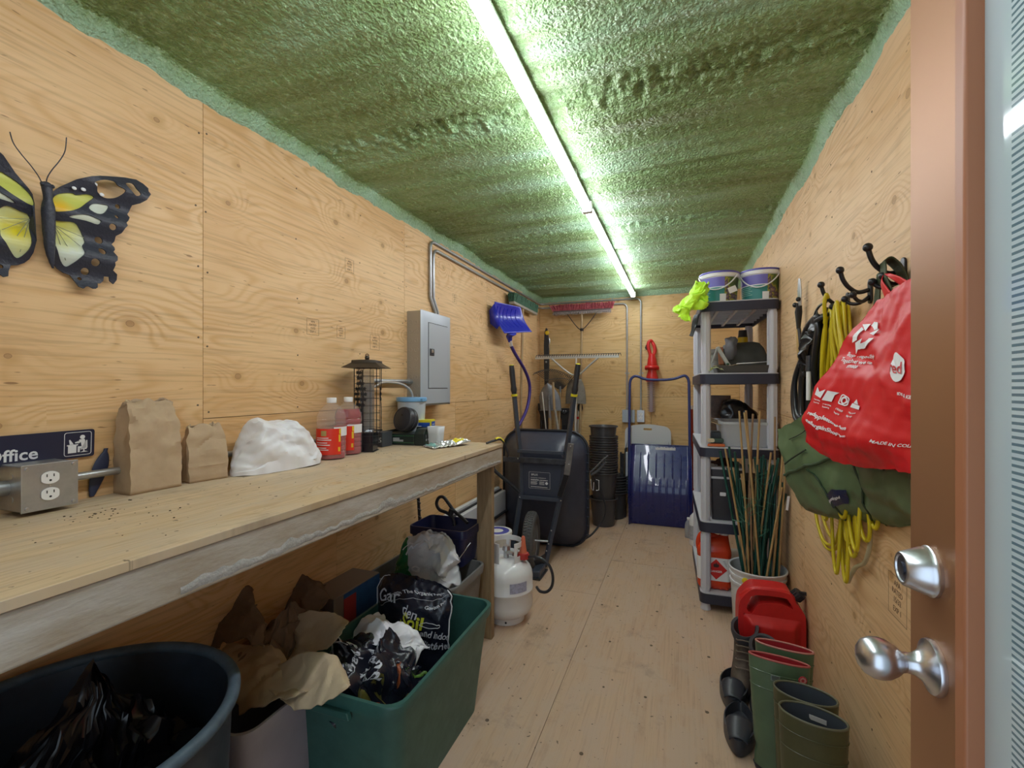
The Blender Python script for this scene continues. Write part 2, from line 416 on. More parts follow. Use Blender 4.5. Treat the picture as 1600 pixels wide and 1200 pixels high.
# --- ceiling: sprayed foam
def make_ceiling():
    nx, ny = 230, 640
    xs = np.linspace(XL, XR, nx); ys = np.linspace(YF, YB, ny)
    co = np.empty((ny, nx, 3)); ed = np.empty((ny, nx))
    nz = noise.noise
    rib = [0.0]*ny
    for j in range(ny):
        y = ys[j]
        rib[j] = y
    for j in range(ny):
        y = float(ys[j])
        for i in range(nx):
            x = float(xs[i])
            yy = y + .05*nz((x*.9, y*.8, 3)) + x*.015
            e = min(x-XL, XR-x); e2 = min(e, YB-y)
            big = .022*nz((x*.5, yy*2.6, 0)) + .012*nz((x*.9, yy*8.0, 5))
            st = .010*nz((x*.8, yy*19, 9))
            pb = .0032*nz((x*45, y*45, 1)) + .0034*nz((x*85, y*85, 2))
            # rough furrows across the room
            fu = 0
            for yc, wd, dp in ((1.62, .075, .035), (.62, .06, .028), (3.02, .05, .022), (4.02, .05, .018)):
                t = (yy-yc)/wd
                if abs(t) < 2.5:
                    g = math.exp(-t*t); fu += g*(dp*.4 + dp*.6*nz((x*34, y*34, 7)))
            z = 2.372 + big + st + pb + fu
            wob = .012*nz((x*3, y*5, 11))
            t = max(0, 1-(e2/(.034+wob*1.4)))
            z -= .055*t*t*(3-2*t)
            co[j, i] = (x, y, max(z, 2.30)); ed[j, i] = t
    me = bpy.data.meshes.new('ceiling')
    me.vertices.add(nx*ny); me.vertices.foreach_set('co', co.reshape(-1))
    idx = np.arange(nx*ny).reshape(ny, nx)
    q = np.stack([idx[:-1,:-1], idx[1:,:-1], idx[1:,1:], idx[:-1,1:]], -1).reshape(-1, 4)
    n = len(q); me.loops.add(n*4); me.loops.foreach_set('vertex_index', q.reshape(-1).astype(np.int32))
    me.polygons.add(n); me.polygons.foreach_set('loop_start', np.arange(0, n*4, 4, dtype=np.int32))
    me.update(calc_edges=True); me.polygons.foreach_set('use_smooth', [True]*n)
    at = me.attributes.new('foam_edge', 'FLOAT', 'POINT'); at.data.foreach_set('value', ed.reshape(-1))
    m, nt, b, N, L = newmat('spray_foam')
    tc = N('ShaderNodeTexCoord'); mp = N('ShaderNodeMapping'); mp.inputs['Scale'].default_value = (.8, 3.2, 1); L(tc.outputs['Object'], mp.inputs[0])
    n1 = N('ShaderNodeTexNoise'); n1.inputs['Scale'].default_value = 1.5; n1.inputs['Detail'].default_value = 5; L(mp.outputs[0], n1.inputs['Vector'])
    n2 = N('ShaderNodeTexNoise'); n2.inputs['Scale'].default_value = 60; n2.inputs['Detail'].default_value = 3; L(tc.outputs['Object'], n2.inputs['Vector'])
    r = N('ShaderNodeValToRGB'); el = r.color_ramp.elements
    el[0].position = .36; el[0].color = (.17,.26,.085,1); el[1].position = .66; el[1].color = (.36,.57,.37,1)
    e3 = el.new(.50); e3.color = (.26,.43,.19,1)
    L(n1.outputs[0], r.inputs[0])
    mx = N('ShaderNodeMix'); mx.data_type = 'RGBA'; mx.inputs[7].default_value = (.50,.68,.42,1); L(r.outputs[0], mx.inputs[6])
    mr = N('ShaderNodeMapRange'); mr.inputs[1].default_value = .45; mr.inputs[2].default_value = .75; mr.inputs[4].default_value = .5; L(n2.outputs[0], mr.inputs[0]); L(mr.outputs[0], mx.inputs[0])
    ae = N('ShaderNodeAttribute'); ae.attribute_name = 'foam_edge'
    m2 = N('ShaderNodeMix'); m2.data_type = 'RGBA'; m2.inputs[7].default_value = (.36,.57,.40,1); L(mx.outputs[2], m2.inputs[6])
    mr2 = N('ShaderNodeMapRange'); mr2.inputs[1].default_value = .15; mr2.inputs[2].default_value = 1.0; L(ae.outputs['Fac'], mr2.inputs[0]); L(mr2.outputs[0], m2.inputs[0])
    L(m2.outputs[2], b.inputs['Base Color']); b.inputs['Roughness'].default_value = .30
    n3 = N('ShaderNodeTexNoise'); n3.inputs['Scale'].default_value = 95; n3.inputs['Detail'].default_value = 2; L(tc.outputs['Object'], n3.inputs['Vector'])
    bp = N('ShaderNodeBump'); bp.inputs['Strength'].default_value = 1.0; bp.inputs['Distance'].default_value = .014; L(n3.outputs[0], bp.inputs['Height']); L(bp.outputs[0], b.inputs['Normal'])
    me.materials.append(m)
    o = bpy.data.objects.new('ceiling', me); COL.objects.link(o); return struct(o)
ceiling = make_ceiling()
mb = MB(); mb.bx((XL-.05, YF-.05, 2.46), (XR+.05, YB+.05, 2.50)); struct(mk('roof', mb, M_seam))

# --- LED strip lights under the foam
M_led, nt, b, N, L = newmat('led_diffuser')
b.inputs['Base Color'].default_value = (.9,.9,.9,1); b.inputs['Emission Color'].default_value = (.91,.93,1.0,1); b.inputs['Emission Strength'].default_value = TUBE_STRENGTH
M_white = mat('white_plastic', (.82,.83,.85), .35)
M_alu = mat('fixture_aluminium', (.75,.76,.78), .35, .6)
def led(y0, y1, label):
    t = thing('led_tube_light', label, 'light', (-.472, (y0+y1)/2, 2.30))
    m = MB()
    n = 10
    n = 14
    prof = [(.0225*math.cos(R(165+210*i/n)), .0225*math.sin(R(165+210*i/n))) for i in range(n+1)]
    m.prism(prof, y1-y0-.03, frame((-.472, y1-.015, 2.305), (1,0,0), (0,0,1)))
    mk('diffuser', m, M_led, t, 40)
    h = MB(); h.bx((-.491, y0+.005, 2.317), (-.456, y1-.005, 2.337)); mk('housing', h, M_alu, t, bevel=.003)
    for y in (y0, y1-.016):
        c = MB(); c.bx((-.497, y, 2.28), (-.447, y+.016, 2.336)); mk('end_cap', c, M_white, t, bevel=.003)
    for y in (y0+.3, y1-.3):
        h = MB(); h.bx((-.478, y-.01, 2.333), (-.466, y+.01, 2.40)); mk('mounting_clip', h, M_alu, t)
led(-.02, 2.462, 'nearer white LED tube light along the green foam ceiling')
led(2.468, 4.94, 'far white LED tube light ending at the back wall')

# --- door standing open at the right
M_door = mat('door_brown_paint', (.40,.195,.095), .42, .50, spec=.9)
M_lip = mat('door_lip_brown', (.42,.17,.085), .4)
M_chrome = mat('brushed_chrome', (.66,.68,.74), .30, 1.0)
M_dark = mat('dark_void', (.02,.02,.025), .5)
def make_door():
    # hinged near (0.36, -0.10); face in the plane X=.31, free edge at y=.827
    d = thing('door_1', None, None, (.31, .827, 0)); d['kind'] = 'structure'
    x0, x1, ya, yb = .31, .354, -.10, .827
    st = MB()
    st.bx((x0, .690, .01), (x1, yb, 2.06)); st.bx((x0, ya, .01), (x1, .03, 2.06))
    mk('door_stile', st, M_door, d, bevel=.002)
    st = MB(); st.bx((x0, .03, .01), (x1, .69, .18)); st.bx((x0, .03, 1.93), (x1, .69, 2.06)); mk('door_rail', st, M_door, d, bevel=.002)
    lp = MB()
    for a, b_ in (((x0-.008, .672, .18), (x1+.004, .695, 1.93)), ((x0-.008, .025, .18), (x1+.004, .048, 1.93)), ((x0-.008, .048, .18), (x1+.004, .672, .203)), ((x0-.008, .048, 1.907), (x1+.004, .672, 1.93))): lp.bx(a, b_)
    mk('glazing_frame', lp, M_lip, d, bevel=.004)
    # thin painted groove along the stile
    gl, nt, b, N, L = newmat('striped_frosted_glass')
    tc = N('ShaderNodeTexCoord'); sp = N('ShaderNodeSeparateXYZ'); L(tc.outputs['Object'], sp.inputs[0])
    def mth(op, a, c=None):
        n = N('ShaderNodeMath'); n.operation = op
        for i, v in enumerate((a, c)):
            if v is None: continue
            if isinstance(v, (int, float)): n.inputs[i].default_value = v
            else: L(v, n.inputs[i])
        return n.outputs[0]
    # object origin is the door foot; stripes 9 mm apart, plain border near the frame
    s = mth('GREATER_THAN', mth('FRACT', mth('MULTIPLY', sp.outputs[2], 138)), .42)
    inn = mth('LESS_THAN', sp.outputs[1], -.200)
    fr = mth('MULTIPLY', s, inn)
    brd = mth('SUBTRACT', 1, inn)
    cl = N('ShaderNodeMix'); cl.data_type = 'RGBA'; cl.inputs[6].default_value = (.20,.33,.42,1); cl.inputs[7].default_value = (.62,.76,.84,1); L(mth('ADD', fr, mth('MULTIPLY', brd, .85)), cl.inputs[0])
    L(cl.outputs[2], b.inputs['Base Color'])
    b.inputs['Roughness'].default_value = .06
    al = N('ShaderNodeMapRange'); al.inputs[3].default_value = .62; al.inputs[4].default_value = .93; L(mth('ADD', fr, brd), al.inputs[0]); L(al.outputs[0], b.inputs['Alpha'])
    g = MB(); g.bx((x0+.010, .048, .203), (x0+.016, .672, 1.907)); mk('glass_pane', g, gl, d)
    # knob: rose, neck, egg
    def along(p, n=-1): return frame(p, (0,1,0), (0,0,1)) @ Matrix.Rotation(math.pi, 4, 'Y')
    Mk = frame((x0, .757, .985), (0,1,0), (0,0,1)) @ Matrix.Rotation(math.pi, 4, 'X')
    k = MB(); k.lathe([(.001,.0),(.034,.0),(.0345,.003),(.033,.007),(.027,.009),(.018,.016),(.013,.024),(.0125,.034)], 32, 0, Mk)
    rose = mk('knob_rose', k, M_chrome, d, 50)
    k = MB(); k.lathe([(.0125,.032),(.0135,.036),(.019,.042),(.0245,.051),(.0265,.060),(.0255,.069),(.021,.078),(.013,.084),(.0001,.0865)], 32, 0, Mk)
    mk('door_knob', k, M_chrome, d, 60)
    Mk = frame((x0, .765, 1.107), (0,1,0), (0,0,1)) @ Matrix.Rotation(math.pi, 4, 'X')
    k = MB(); k.lathe([(.001,0),(.0325,0),(.033,.004),(.031,.006),(.0305,.010),(.022,.032),(.0205,.0335),(.0175,.0335),(.0165,.031)], 32, 0, Mk)
    db = mk('deadbolt', k, M_chrome, d, 40)
    k = MB(); k.lathe([(.017,.0315),(.0001,.0313)], 24, 0, Mk); k.lathe([(.0085,.0314),(.0085,.0335),(.006,.0338),(.0001,.0338)], 20, 0, Mk); 
    mk('keyhole_plug', k, mat('dark_steel', (.12,.13,.17), .3, .8), db, 40)
    e = MB(); e.bx((x0+.012, yb-.001, .93), (x0+.034, yb+.0015, 1.03)); e.bx((x0+.012, yb-.001, 1.06), (x0+.034, yb+.0015, 1.15)); mk('latch_plate', e, M_chrome, d)
    return d
make_door()
# ================================================================ workbench along the left wall
M_card = mat('kraft_paper', (.52,.38,.245), .85, var=.12, vscale=12, bump=.25, bscale=30)
M_black = mat('black_plastic', (.022,.024,.030), .42)
M_blackg = mat('black_gloss', (.015,.016,.022), .18)
M_galv = mat('galvanised_steel', (.50,.52,.54), .38, .85, var=.15, vscale=25)
M_gray = mat('panel_grey', (.42,.46,.52), .38, .15)
M_gray2 = mat('panel_side', (.40,.36,.30), .45, .3)
M_steel = mat('steel', (.55,.56,.58), .28, .95)
M_navy = mat('sign_navy', (.018,.022,.055), .35)
M_offwhite = mat('white_print', (.80,.81,.84), .45)
M_outlet = mat('outlet_white', (.80,.80,.80), .3)

wb = thing('workbench', 'long plywood workbench with grey timber front rail along the left wall', 'workbench', (-1.2, 1.1, 0))
mb = MB(); mb.bx((XL+.002, -.11, 1.029), (-.904, 2.33, BZ)); mk('bench_top', mb, M_plyT, wb, bevel=.0015)
mb = MB(); mb.bx((-.945, -.11, .941), (-.907, 2.328, 1.0285)); mk('front_rail', mb, M_lum, wb, bevel=.006, seg=3)
mb = MB(); mb.bx((XL+.001, -.10, .941), (XL+.039, 2.328, 1.0285)); mk('wall_rail', mb, M_lum, wb, bevel=.004)
mb = MB(); mb.bx((XL+.040, 2.250, .941), (-.946, 2.288, 1.0285)); mk('cross_rail', mb, M_lum, wb, bevel=.004)
mb = MB(); mb.bx((XL+.040, 1.10, .941), (-.946, 1.138, 1.0285)); mk('cross_rail', mb, M_lum, wb, bevel=.004)
for (x0, y0) in ((-1.040, 2.290), (-1.040, -.09)):
    mb = MB(); mb.bx((x0, y0, 0), (x0+.087, y0+.039, .9405)); mk('leg', mb, M_post, wb, bevel=.003)
# dried plaster crust along the rail
def crust(u, v):
    y = .62+1.68*u; n_ = noise.noise((y*9, 2, 5)); n2 = noise.noise((y*31, 8, 1))
    lo = .949+.012*abs(n_)+.006*n2; hi = lo+.012+.030*abs(noise.noise((y*5, 4, 9)))+.006*n2
    z = lo+(hi-lo)*v; return (-.9068+.0016*math.sin(math.pi*v)*(1+.6*noise.noise((y*80, z*80, 3))), y, z)
mb = MB(); mb.grid(crust, 260, 6)
mk('plaster_smear', mb, mat('plaster', (.46,.45,.43), .85, var=.22, vscale=50, bump=.5, bscale=160), wb, 60)['label'] = 'dried grey plaster crust'
# soil crumbs on the top
mb = MB()
for k in range(70):
    y = random.choice([random.gauss(.72,.06), random.uniform(.5,2.2)]); x = random.choice([random.gauss(-1.28,.05), random.uniform(-1.4,-.95)]); r = random.uniform(.0007,.0022)
    mb.ball((x, y, BZ+r*.5), (r, r*1.3, r*.6), 3)
tag(mk('soil_crumbs', mb, mat('soil', (.05,.035,.025), .9)), 'dark soil crumbs scattered on the bench top', 'soil', kind='stuff')

# --- outlet box
ob = thing('outlet_box', 'grey metal box with a white duplex outlet at the left end of the bench', 'electrical box', (-1.48, .67, 1.11))
mb = MB(); mb.bx((XL, .618, 1.058), (-1.434, .722, 1.166)); mk('box_body', mb, M_galv, ob, bevel=.003)
mb = MB(); mb.bx((-1.4345, .616, 1.057), (-1.430, .724, 1.168)); mk('cover_plate', mb, M_galv, ob, bevel=.001)
def duplex(parent, M, s=1.0):
    """one receptacle face in (u,v) with slots"""
    a = MB(); a.prism([( .0165*s*max(-1,min(1,1.12*math.cos(t))), .0145*s*math.sin(t)) for t in [2*math.pi*i/24 for i in range(24)]], .0028, M)
    r = mk('receptacle', a, M_outlet, parent, bevel=.0006)
    b = MB()
    for x in (-.0063, .0063): b.prism([(x*s-.001, .002*s), (x*s+.001, .002*s), (x*s+.001, .0085*s), (x*s-.001, .0085*s)], .0032, M)
    b.prism(circ(.0024*s, 10, 0, -.006*s), .0032, M)
    mk('slot', b, M_dark, r); return r
for v in (.0195, -.0195): duplex(ob, frame((-1.430, .668, 1.113+v), (0,1,0), (0,0,1)), 1.05)
def screw(M, r, parent, mt=None):
    a = MB(); a.lathe([(r, 0), (r*.9, r*.45), (r*.4, r*.6), (1e-5, r*.62)], 12, 0, M); return mk('screw', a, mt or M_steel, parent, 50)
screw(frame((-1.430, .668, 1.113), (0,1,0), (0,0,1)), .0022, ob)
for y, z in ((.626,1.066),(.714,1.066),(.626,1.159),(.714,1.159)): screw(frame((-1.430, y, z), (0,1,0), (0,0,1)), .0042, ob)
mb = MB()
for y, z in ((.618, 1.085), (.618, 1.14)): mb.lathe([(.008,0),(.008,.001),(1e-4,.001)], 14, 0, frame((-1.475, y, z), (1,0,0), (0,0,1)))
mk('knockout', mb, M_galv, ob, 40)
def conduit(name, pts, label, r=.0093, n=10, smooth=60, res=6, raw=False, mt=None, coup=(), strap=()):
    t = thing(name, label, 'conduit', pts[0])
    mb = MB(); mb.tube(pts if raw else spline(pts, res), r, n); mk('pipe', mb, mt or M_galv, t, smooth)
    for p0, p1 in coup:
        mb = MB(); mb.cyl(p0, p1, r*1.45, n=14); mk('coupling', mb, M_galv, t, 40)
    for p, u, v in strap:
        mb = MB(); mb.prism([(-.022,-.007),(.022,-.007),(.022,.007),(-.022,.007)], .0012, frame(p, u, v)); mb.tube([Vector(p)+Vector(u)*r*1.15*math.cos(a)+Vector(u).cross(Vector(v)).normalized()*(r*1.2*math.sin(a)+r) for a in [math.pi*i/8 for i in range(9)]], .0022, 6)
        mk('strap', mb, M_galv, t, 40)
    return t
def bend(c, r, a0, a1, fn, n=8): return [fn(c[0]+r*math.cos(R(a0+(a1-a0)*i/n)), c[1]+r*math.sin(R(a0+(a1-a0)*i/n))) for i in range(n+1)]
conduit('conduit', [(-1.495, -.55, 1.112), (-1.495, .60, 1.112), (-1.495,.622,1.112)], 'steel conduit entering the left side of the bench outlet box', .0125, raw=True, coup=[((-1.495,.585,1.112),(-1.495,.619,1.112))])
yz = lambda a, b: (-1.500, a, b)
conduit('conduit', [(-1.495,.72,1.114)] + [(-1.500,.80,1.114)] + bend((1.93,1.154), .04, 270, 360, yz) + bend((2.01,1.344), .04, 180, 90, yz) + [(-1.500,2.37,1.384)],
        'steel conduit running behind the paper bags from outlet box to breaker panel', .0105, raw=True, coup=[((-1.495,.722,1.114),(-1.495,.75,1.114)), ((-1.5,2.33,1.384),(-1.5,2.364,1.384))])
conduit('flexible_cable', [(-1.47,1.93,1.33),(-1.465,2.03,1.372),(-1.46,2.14,1.375),(-1.46,2.24,1.36),(-1.46,2.31,1.32),(-1.47,2.335,1.25),(-1.49,2.35,1.15)],
        'thin grey flexible cable arching below the pipe into the breaker panel side', .006, mt=mat('cable_grey', (.50,.46,.42), .5))

# --- breaker panel
pn = thing('breaker_panel', 'grey breaker panel with a hinged door on the left wall', 'breaker panel', (-1.48, 2.54, 1.52))
mb = MB(); mb.bx((XL, 2.366, 1.246), (-1.4335, 2.722, 1.800)); mk('enclosure', mb, M_gray2, pn, bevel=.002)
FY0, FY1, FZ0, FZ1 = 2.360, 2.728, 1.240, 1.806
def rect(y0, y1, z0, z1, x): return [(x, y0, z0), (x, y1, z0), (x, y1, z1), (x, y0, z1)]
mb = MB(); mb.rloft([rect(FY0, FY1, FZ0, FZ1, -1.4335), rect(FY0, FY1, FZ0, FZ1, -1.431), rect(FY0+.030, FY1-.030, FZ0+.012, FZ1-.055, -1.420)])
mk('cover', mb, M_gray, pn, bevel=.001)
mb = MB(); mb.bx((-1.4205, 2.432, 1.345), (-1.4165, 2.668, 1.735)); dr = mk('door', mb, M_gray, pn, bevel=.0015)
mb = MB(); mb.bx((-1.4165, 2.440, 1.540), (-1.412, 2.490, 1.582)); lt = mk('latch', mb, M_black, dr, bevel=.002)
mb = MB(); mb.bx((-1.412, 2.452, 1.556), (-1.4085, 2.472, 1.576)); mk('latch_tab', mb, M_steel, dr, bevel=.001)
mb = MB(); mb.bx((-1.4206, 2.428, 1.341), (-1.4195, 2.672, 1.739)); mk('door_gap', mb, M_dark, pn)
for y, z in ((2.378,1.38),(2.378,1.69),(2.712,1.38),(2.712,1.69)): screw(frame((-1.4285, y, z), (0,1,0), (0,0,1)), .0045, pn)
mb = MB()
for j in range(9):
    for i in range(2):
        r = .0115 if (i+j) % 2 else .015
        mb.lathe([(r,0),(r,.0012),(r-.002,.0018),(r-.004,.0004)], 16, 0, frame((-1.502+i*.038, 2.366, 1.30+j*.054), (1,0,0), (0,0,1)))
tag(mk('knockout_rings', mb, M_gray2, pn, 50), kind='stuff')
# conduits from the panel up, along the ceiling and down the back wall
def ceil_pipe(yv, zt, xd, zb, off, label, ydx):
    X0 = XL+.014+off; r = .05
    pts = [(X0, yv+ydx, 1.80), (X0, yv+ydx*.9, 1.84), (X0, yv, 1.93)]
    pts += bend((yv+r, zt-r), r, 180, 90, lambda a, b: (X0, a, b))
    pts += bend((X0+.06, YB-.06-.016-off), .06, 180, 90, lambda a, b: (a, b, zt))
    yb = pts[-1][1]
    pts += bend((xd-r, zt-r), r, 90, 0, lambda a, b: (a, yb, b))
    pts += [(xd, yb, zb)]
    c = [(p, (0,1,0), (0,0,1)) for p in ()]
    return conduit('conduit', pts, label, .0095, raw=True, n=10, coup=[((X0,yv+ydx,1.80),(X0,yv+ydx,1.822)), ((xd, yb, zb), (xd, yb, zb+.025))],
        strap=[((xd, YB-.001, 1.50), (1,0,0), (0,0,1)), ((xd-.3, YB-.001, zt), (0,0,1), (-1,0,0)) ])
ceil_pipe(2.615, 2.292, -.405, 1.105, 0, 'outer steel conduit from the panel along the ceiling to the outlet box', .07)
ceil_pipe(2.652, 2.246, -.548, 1.115, .001, 'inner steel conduit from the panel along the ceiling to the blank box', .065)

# --- office sign
sg = thing('office_sign', 'navy sign reading Office with a desk pictogram beside the outlet', 'sign', (-1.51, .68, 1.16))
MS = frame((-1.5225, .50, 1.1585), (0,1,.012), (.06,0,1))
mb = MB(); mb.prism(rrect(.305, .074, .006, 4, .1525, .037), .003, MS); mk('sign_plate', mb, M_navy, sg)
MT = MS @ Matrix.Translation((0,0,.0031))
mb = MB(); put_text(mb, 'Office', .040, MT @ Matrix.Translation((.088, .011, 0)), 0, 'LEFT', .018, .0006); mk('lettering', mb, M_offwhite, sg)
ic = MB(); T2 = MT @ Matrix.Translation((.238, .006, 0))
me = flat([rrect(.060, .063, .006, 4, .030, .0315), rrect(.0575, .0605, .005, 4, .030, .0315)], .0005); ic.join(me, 0, T2)
U = .006
def ip(*pts): ic.prism([(a*U, b*U) for a, b in pts], .0005, T2)
ic.prism(circ(.0056, 18, 6.6*U, 8.1*U), .0005, T2)                       # head
ip((1.0,5.0),(5.0,5.0),(5.0,4.5),(1.0,4.5)); ip((1.4,4.5),(4.4,4.5),(4.4,1.3),(1.4,1.3))   # desk
ip((2.0,5.1),(3.4,5.1),(2.1,7.3),(1.7,7.1))                            # screen
ip((5.4,7.0),(7.2,7.2),(7.6,6.6),(7.6,3.9),(6.4,3.6),(6.0,5.9),(3.9,6.0),(3.9,5.5),(5.4,5.4))     # torso and arm
ip((7.3,4.0),(4.9,4.0),(4.9,1.4),(5.7,1.4),(5.7,3.1),(7.3,3.1))         # legs
ip((8.0,6.6),(8.4,6.5),(8.5,3.2),(5.9,2.9),(5.9,2.5),(8.2,2.5),(8.2,3.0))
ip((7.0,2.5),(7.4,2.5),(7.4,1.8),(8.8,1.3),(5.9,1.3),(7.0,1.8))
mk('pictogram', ic, M_offwhite, sg)

# --- small dark hand tool behind the conduit
tl = thing('hand_tool', 'small dark blue hand tool leaning on the wall right of the outlet box', 'tool', (-1.51, .81, 1.047))
mb = MB(); mb.grid(lambda u, v: (XL+.006+.0045*math.cos(2*math.pi*v), .800+.034*u+(.0050+.0170*math.sin(math.pi*min(1,u*1.08))**.7*(0.55+.6*u))*math.sin(2*math.pi*v), 1.05+.128*u), 16, 12, cv=True)
mk('handle', mb, mat('tool_navy', (.03,.04,.09), .5), tl, 60)

# --- butterfly wall ornament
FORE = [(0.703,1.828),(0.706,1.842),(0.729,1.871),(0.756,1.899),(0.784,1.918),(0.806,1.929),(0.829,1.938),(0.869,1.952),(0.898,1.958),(0.915,1.952),(0.925,1.942),(0.922,1.931),(0.926,1.923),(0.919,1.911),(0.915,1.902),(0.902,1.888),(0.885,1.877),(0.883,1.867),(0.881,1.859),(0.875,1.848),(0.879,1.84),(0.873,1.829),(0.865,1.819),(0.867,1.811),(0.861,1.802),(0.857,1.791),(0.855,1.786),(0.845,1.776),(0.845,1.761),(0.839,1.752),(0.845,1.745),(0.845,1.738),(0.839,1.73),(0.845,1.718),(0.843,1.706),(0.837,1.699),(0.839,1.691),(0.837,1.677),(0.849,1.669),(0.851,1.654),(0.843,1.641),(0.835,1.648),(0.833,1.659),(0.821,1.658),(0.82,1.645),(0.812,1.636),(0.806,1.635),(0.803,1.623),(0.797,1.618),(0.792,1.617),(0.783,1.622),(0.777,1.62),(0.77,1.613),(0.761,1.617),(0.756,1.631),(0.749,1.646),(0.736,1.649),(0.723,1.657),(0.715,1.667),(0.71,1.684),(0.703,1.715)]
HA = [(0.705,1.812),(0.713,1.836),(0.729,1.853),(0.753,1.864),(0.763,1.862),(0.784,1.872),(0.799,1.869),(0.784,1.849),(0.763,1.826),(0.739,1.809),(0.708,1.798)]
HB = [(0.708,1.772),(0.729,1.78),(0.753,1.784),(0.767,1.772),(0.776,1.757),(0.779,1.741),(0.77,1.726),(0.772,1.709),(0.763,1.694),(0.753,1.679),(0.739,1.665),(0.726,1.676),(0.716,1.698),(0.71,1.729)]
HC = [(0.784,1.833),(0.799,1.852),(0.821,1.858),(0.833,1.856),(0.818,1.832),(0.799,1.823)]
HD = [(0.739,1.794),(0.77,1.811),(0.795,1.809),(0.806,1.804),(0.799,1.793),(0.774,1.795)]
HE = [(0.792,1.905),(0.814,1.921),(0.837,1.926),(0.845,1.916),(0.863,1.91),(0.849,1.888),(0.833,1.878),(0.818,1.876),(0.803,1.884),(0.799,1.895)]
HF = [(0.865,1.931),(0.885,1.94),(0.891,1.926),(0.9,1.913),(0.889,1.904),(0.877,1.913)]
DOTS = [(0.853,1.863,0.0077),(0.833,1.797,0.0109),(0.81,1.755,0.0118),(0.812,1.724,0.0109),(0.795,1.689,0.0127),(0.779,1.662,0.0118),(0.768,1.64,0.0059),(0.845,1.83,0.0059)]
M_bfly = mat('butterfly_black', (.030,.034,.052), .45, bump=.5, bscale=140)
def bpaint(name, inner, outer, cy, cz, r):
    m, nt, b, N, L = newmat(name)
    tc = N('ShaderNodeTexCoord'); sp = N('ShaderNodeVectorMath'); sp.operation = 'DISTANCE'; L(tc.outputs['Object'], sp.inputs[0]); sp.inputs[1].default_value = (0, cy, cz)
    n = N('ShaderNodeTexNoise'); n.inputs['Scale'].default_value = 40; L(tc.outputs['Object'], n.inputs[0])
    a = N('ShaderNodeMath'); a.operation = 'MULTIPLY_ADD'; L(n.outputs[0], a.inputs[0]); a.inputs[1].default_value = .03; L(sp.outputs['Value'], a.inputs[2])
    mr = N('ShaderNodeMapRange'); L(a.outputs[0], mr.inputs[0]); mr.inputs[1].default_value = r*.4; mr.inputs[2].default_value = r*1.3
    mx = N('ShaderNodeMix'); mx.data_type = 'RGBA'; L(mr.outputs[0], mx.inputs[0]); mx.inputs[6].default_value = (*inner, 1); mx.inputs[7].default_value = (*outer, 1)
    L(mx.outputs[2], b.inputs['Base Color']); b.inputs['Roughness'].default_value = .4; return m
bf = thing('butterfly_ornament', 'black metal butterfly wall ornament with yellow and white wings', 'ornament', (-1.50, .69, 1.66))
SM = lambda h: [(p.x, p.y) for p in spline([(a, b, 0) for a, b in h], 3, True)]
HA, HB, HC, HD, HE, HF = [SM(h) for h in (HA, HB, HC, HD, HE, HF)]
c0 = (.69, 1.78)   # body axis for the object space of the paints
M_y1 = bpaint('wing_yellow', (.85,.50,.01), (.62,.64,.14), c0[0]+.03-.69, c0[1]+.03-1.66, .045)
M_y2 = bpaint('wing_white_yellow', (.74,.70,.05), (.66,.72,.62), .722-.69, 1.765-1.66, .065)
M_y3 = bpaint('wing_white', (.70,.74,.66), (.62,.66,.52), .8-.69, 1.84-1.66, .05)
M_y4 = bpaint('wing_lemon', (.80,.66,.02), (.64,.70,.42), -.045, .075, .06)
def wing(Mw, flip, nm):
    f = (lambda l: [((2*.688-a), b) for a, b in l]) if flip else (lambda l: list(l))
    # bow the wing: distance from the body lifts it off the wall
    def place(me, x0):
        mb = MB(); mb.join(me)
        out = []
        for (u, v, w) in mb.v:
            q = Mw @ Vector((0, u-.688, v-1.78)); lift = .012 + .10*abs(u-.688) + .010*math.sin(v*60)
            out.append((XL+lift+x0+w, .688+q.y, 1.78+q.z))
        mb.v = out; return mb
    ins = [HA, HB, HC, HD, HE, HF]
    dots = [circ(r*.8, 12, y, z) for y, z, r in DOTS]
    me = flat([f(FORE)] + [f(h) for h in ins] + [f(d) for d in dots], .004)
    w = mk(nm, place(me, 0), M_bfly, bf, bevel=.0008)
    for h, m_ in ((HA, M_y1), (HB, M_y4 if flip else M_y2), (HC, M_y3), (HD, M_y3)):
        cx = sum(p[0] for p in h)/len(h); cz = sum(p[1] for p in h)/len(h)
        hh = [(cx+(a-cx)*1.06, cz+(b-cz)*1.06) for a, b in h]
        p = place(flat([f(hh)], .002), -.002)
        mk('wing_inset', p, m_, w)
    v = MB()      # raised veins
    for tx, tz in ((.748,1.70),(.765,1.725),(.772,1.75),(.735,1.68)):
        a = f([(.712,1.765)])[0]; b = f([(tx,tz)])[0]
        v.beam((0, a[0], a[1]), (0, b[0], b[1]), .0012, .0012)
    vv = MB(); vv.v = [(XL+.012+.10*abs(y-.688)+x+.0055, *(lambda q: (.688+q.y, 1.78+q.z))(Mw @ Vector((0, y-.688, z-1.78)))) for x, y, z in v.v]; vv.f = v.f; vv.m = v.m
    mk('wing_vein', vv, mat('vein_grey', (.25,.27,.16), .5), w)
wing(Matrix.Identity(4), False, 'wing')
wing(Matrix.Rotation(R(3), 4, 'X'), True, 'wing')
mb = MB(); mb.tube(spline([(-1.488,.688,1.856),(-1.484,.689,1.83),(-1.484,.690,1.79),(-1.485,.692,1.74),(-1.487,.695,1.69),(-1.49,.702,1.65)], 5), [.004,.008,.0105,.0105,.010,.0095,.009,.0095,.0115,.013,.0135,.0135,.013,.013,.0125,.0125,.012,.011,.011,.010,.009,.008,.006,.005,.003,.002], 12)
mk('body', mb, M_bfly, bf, 60)
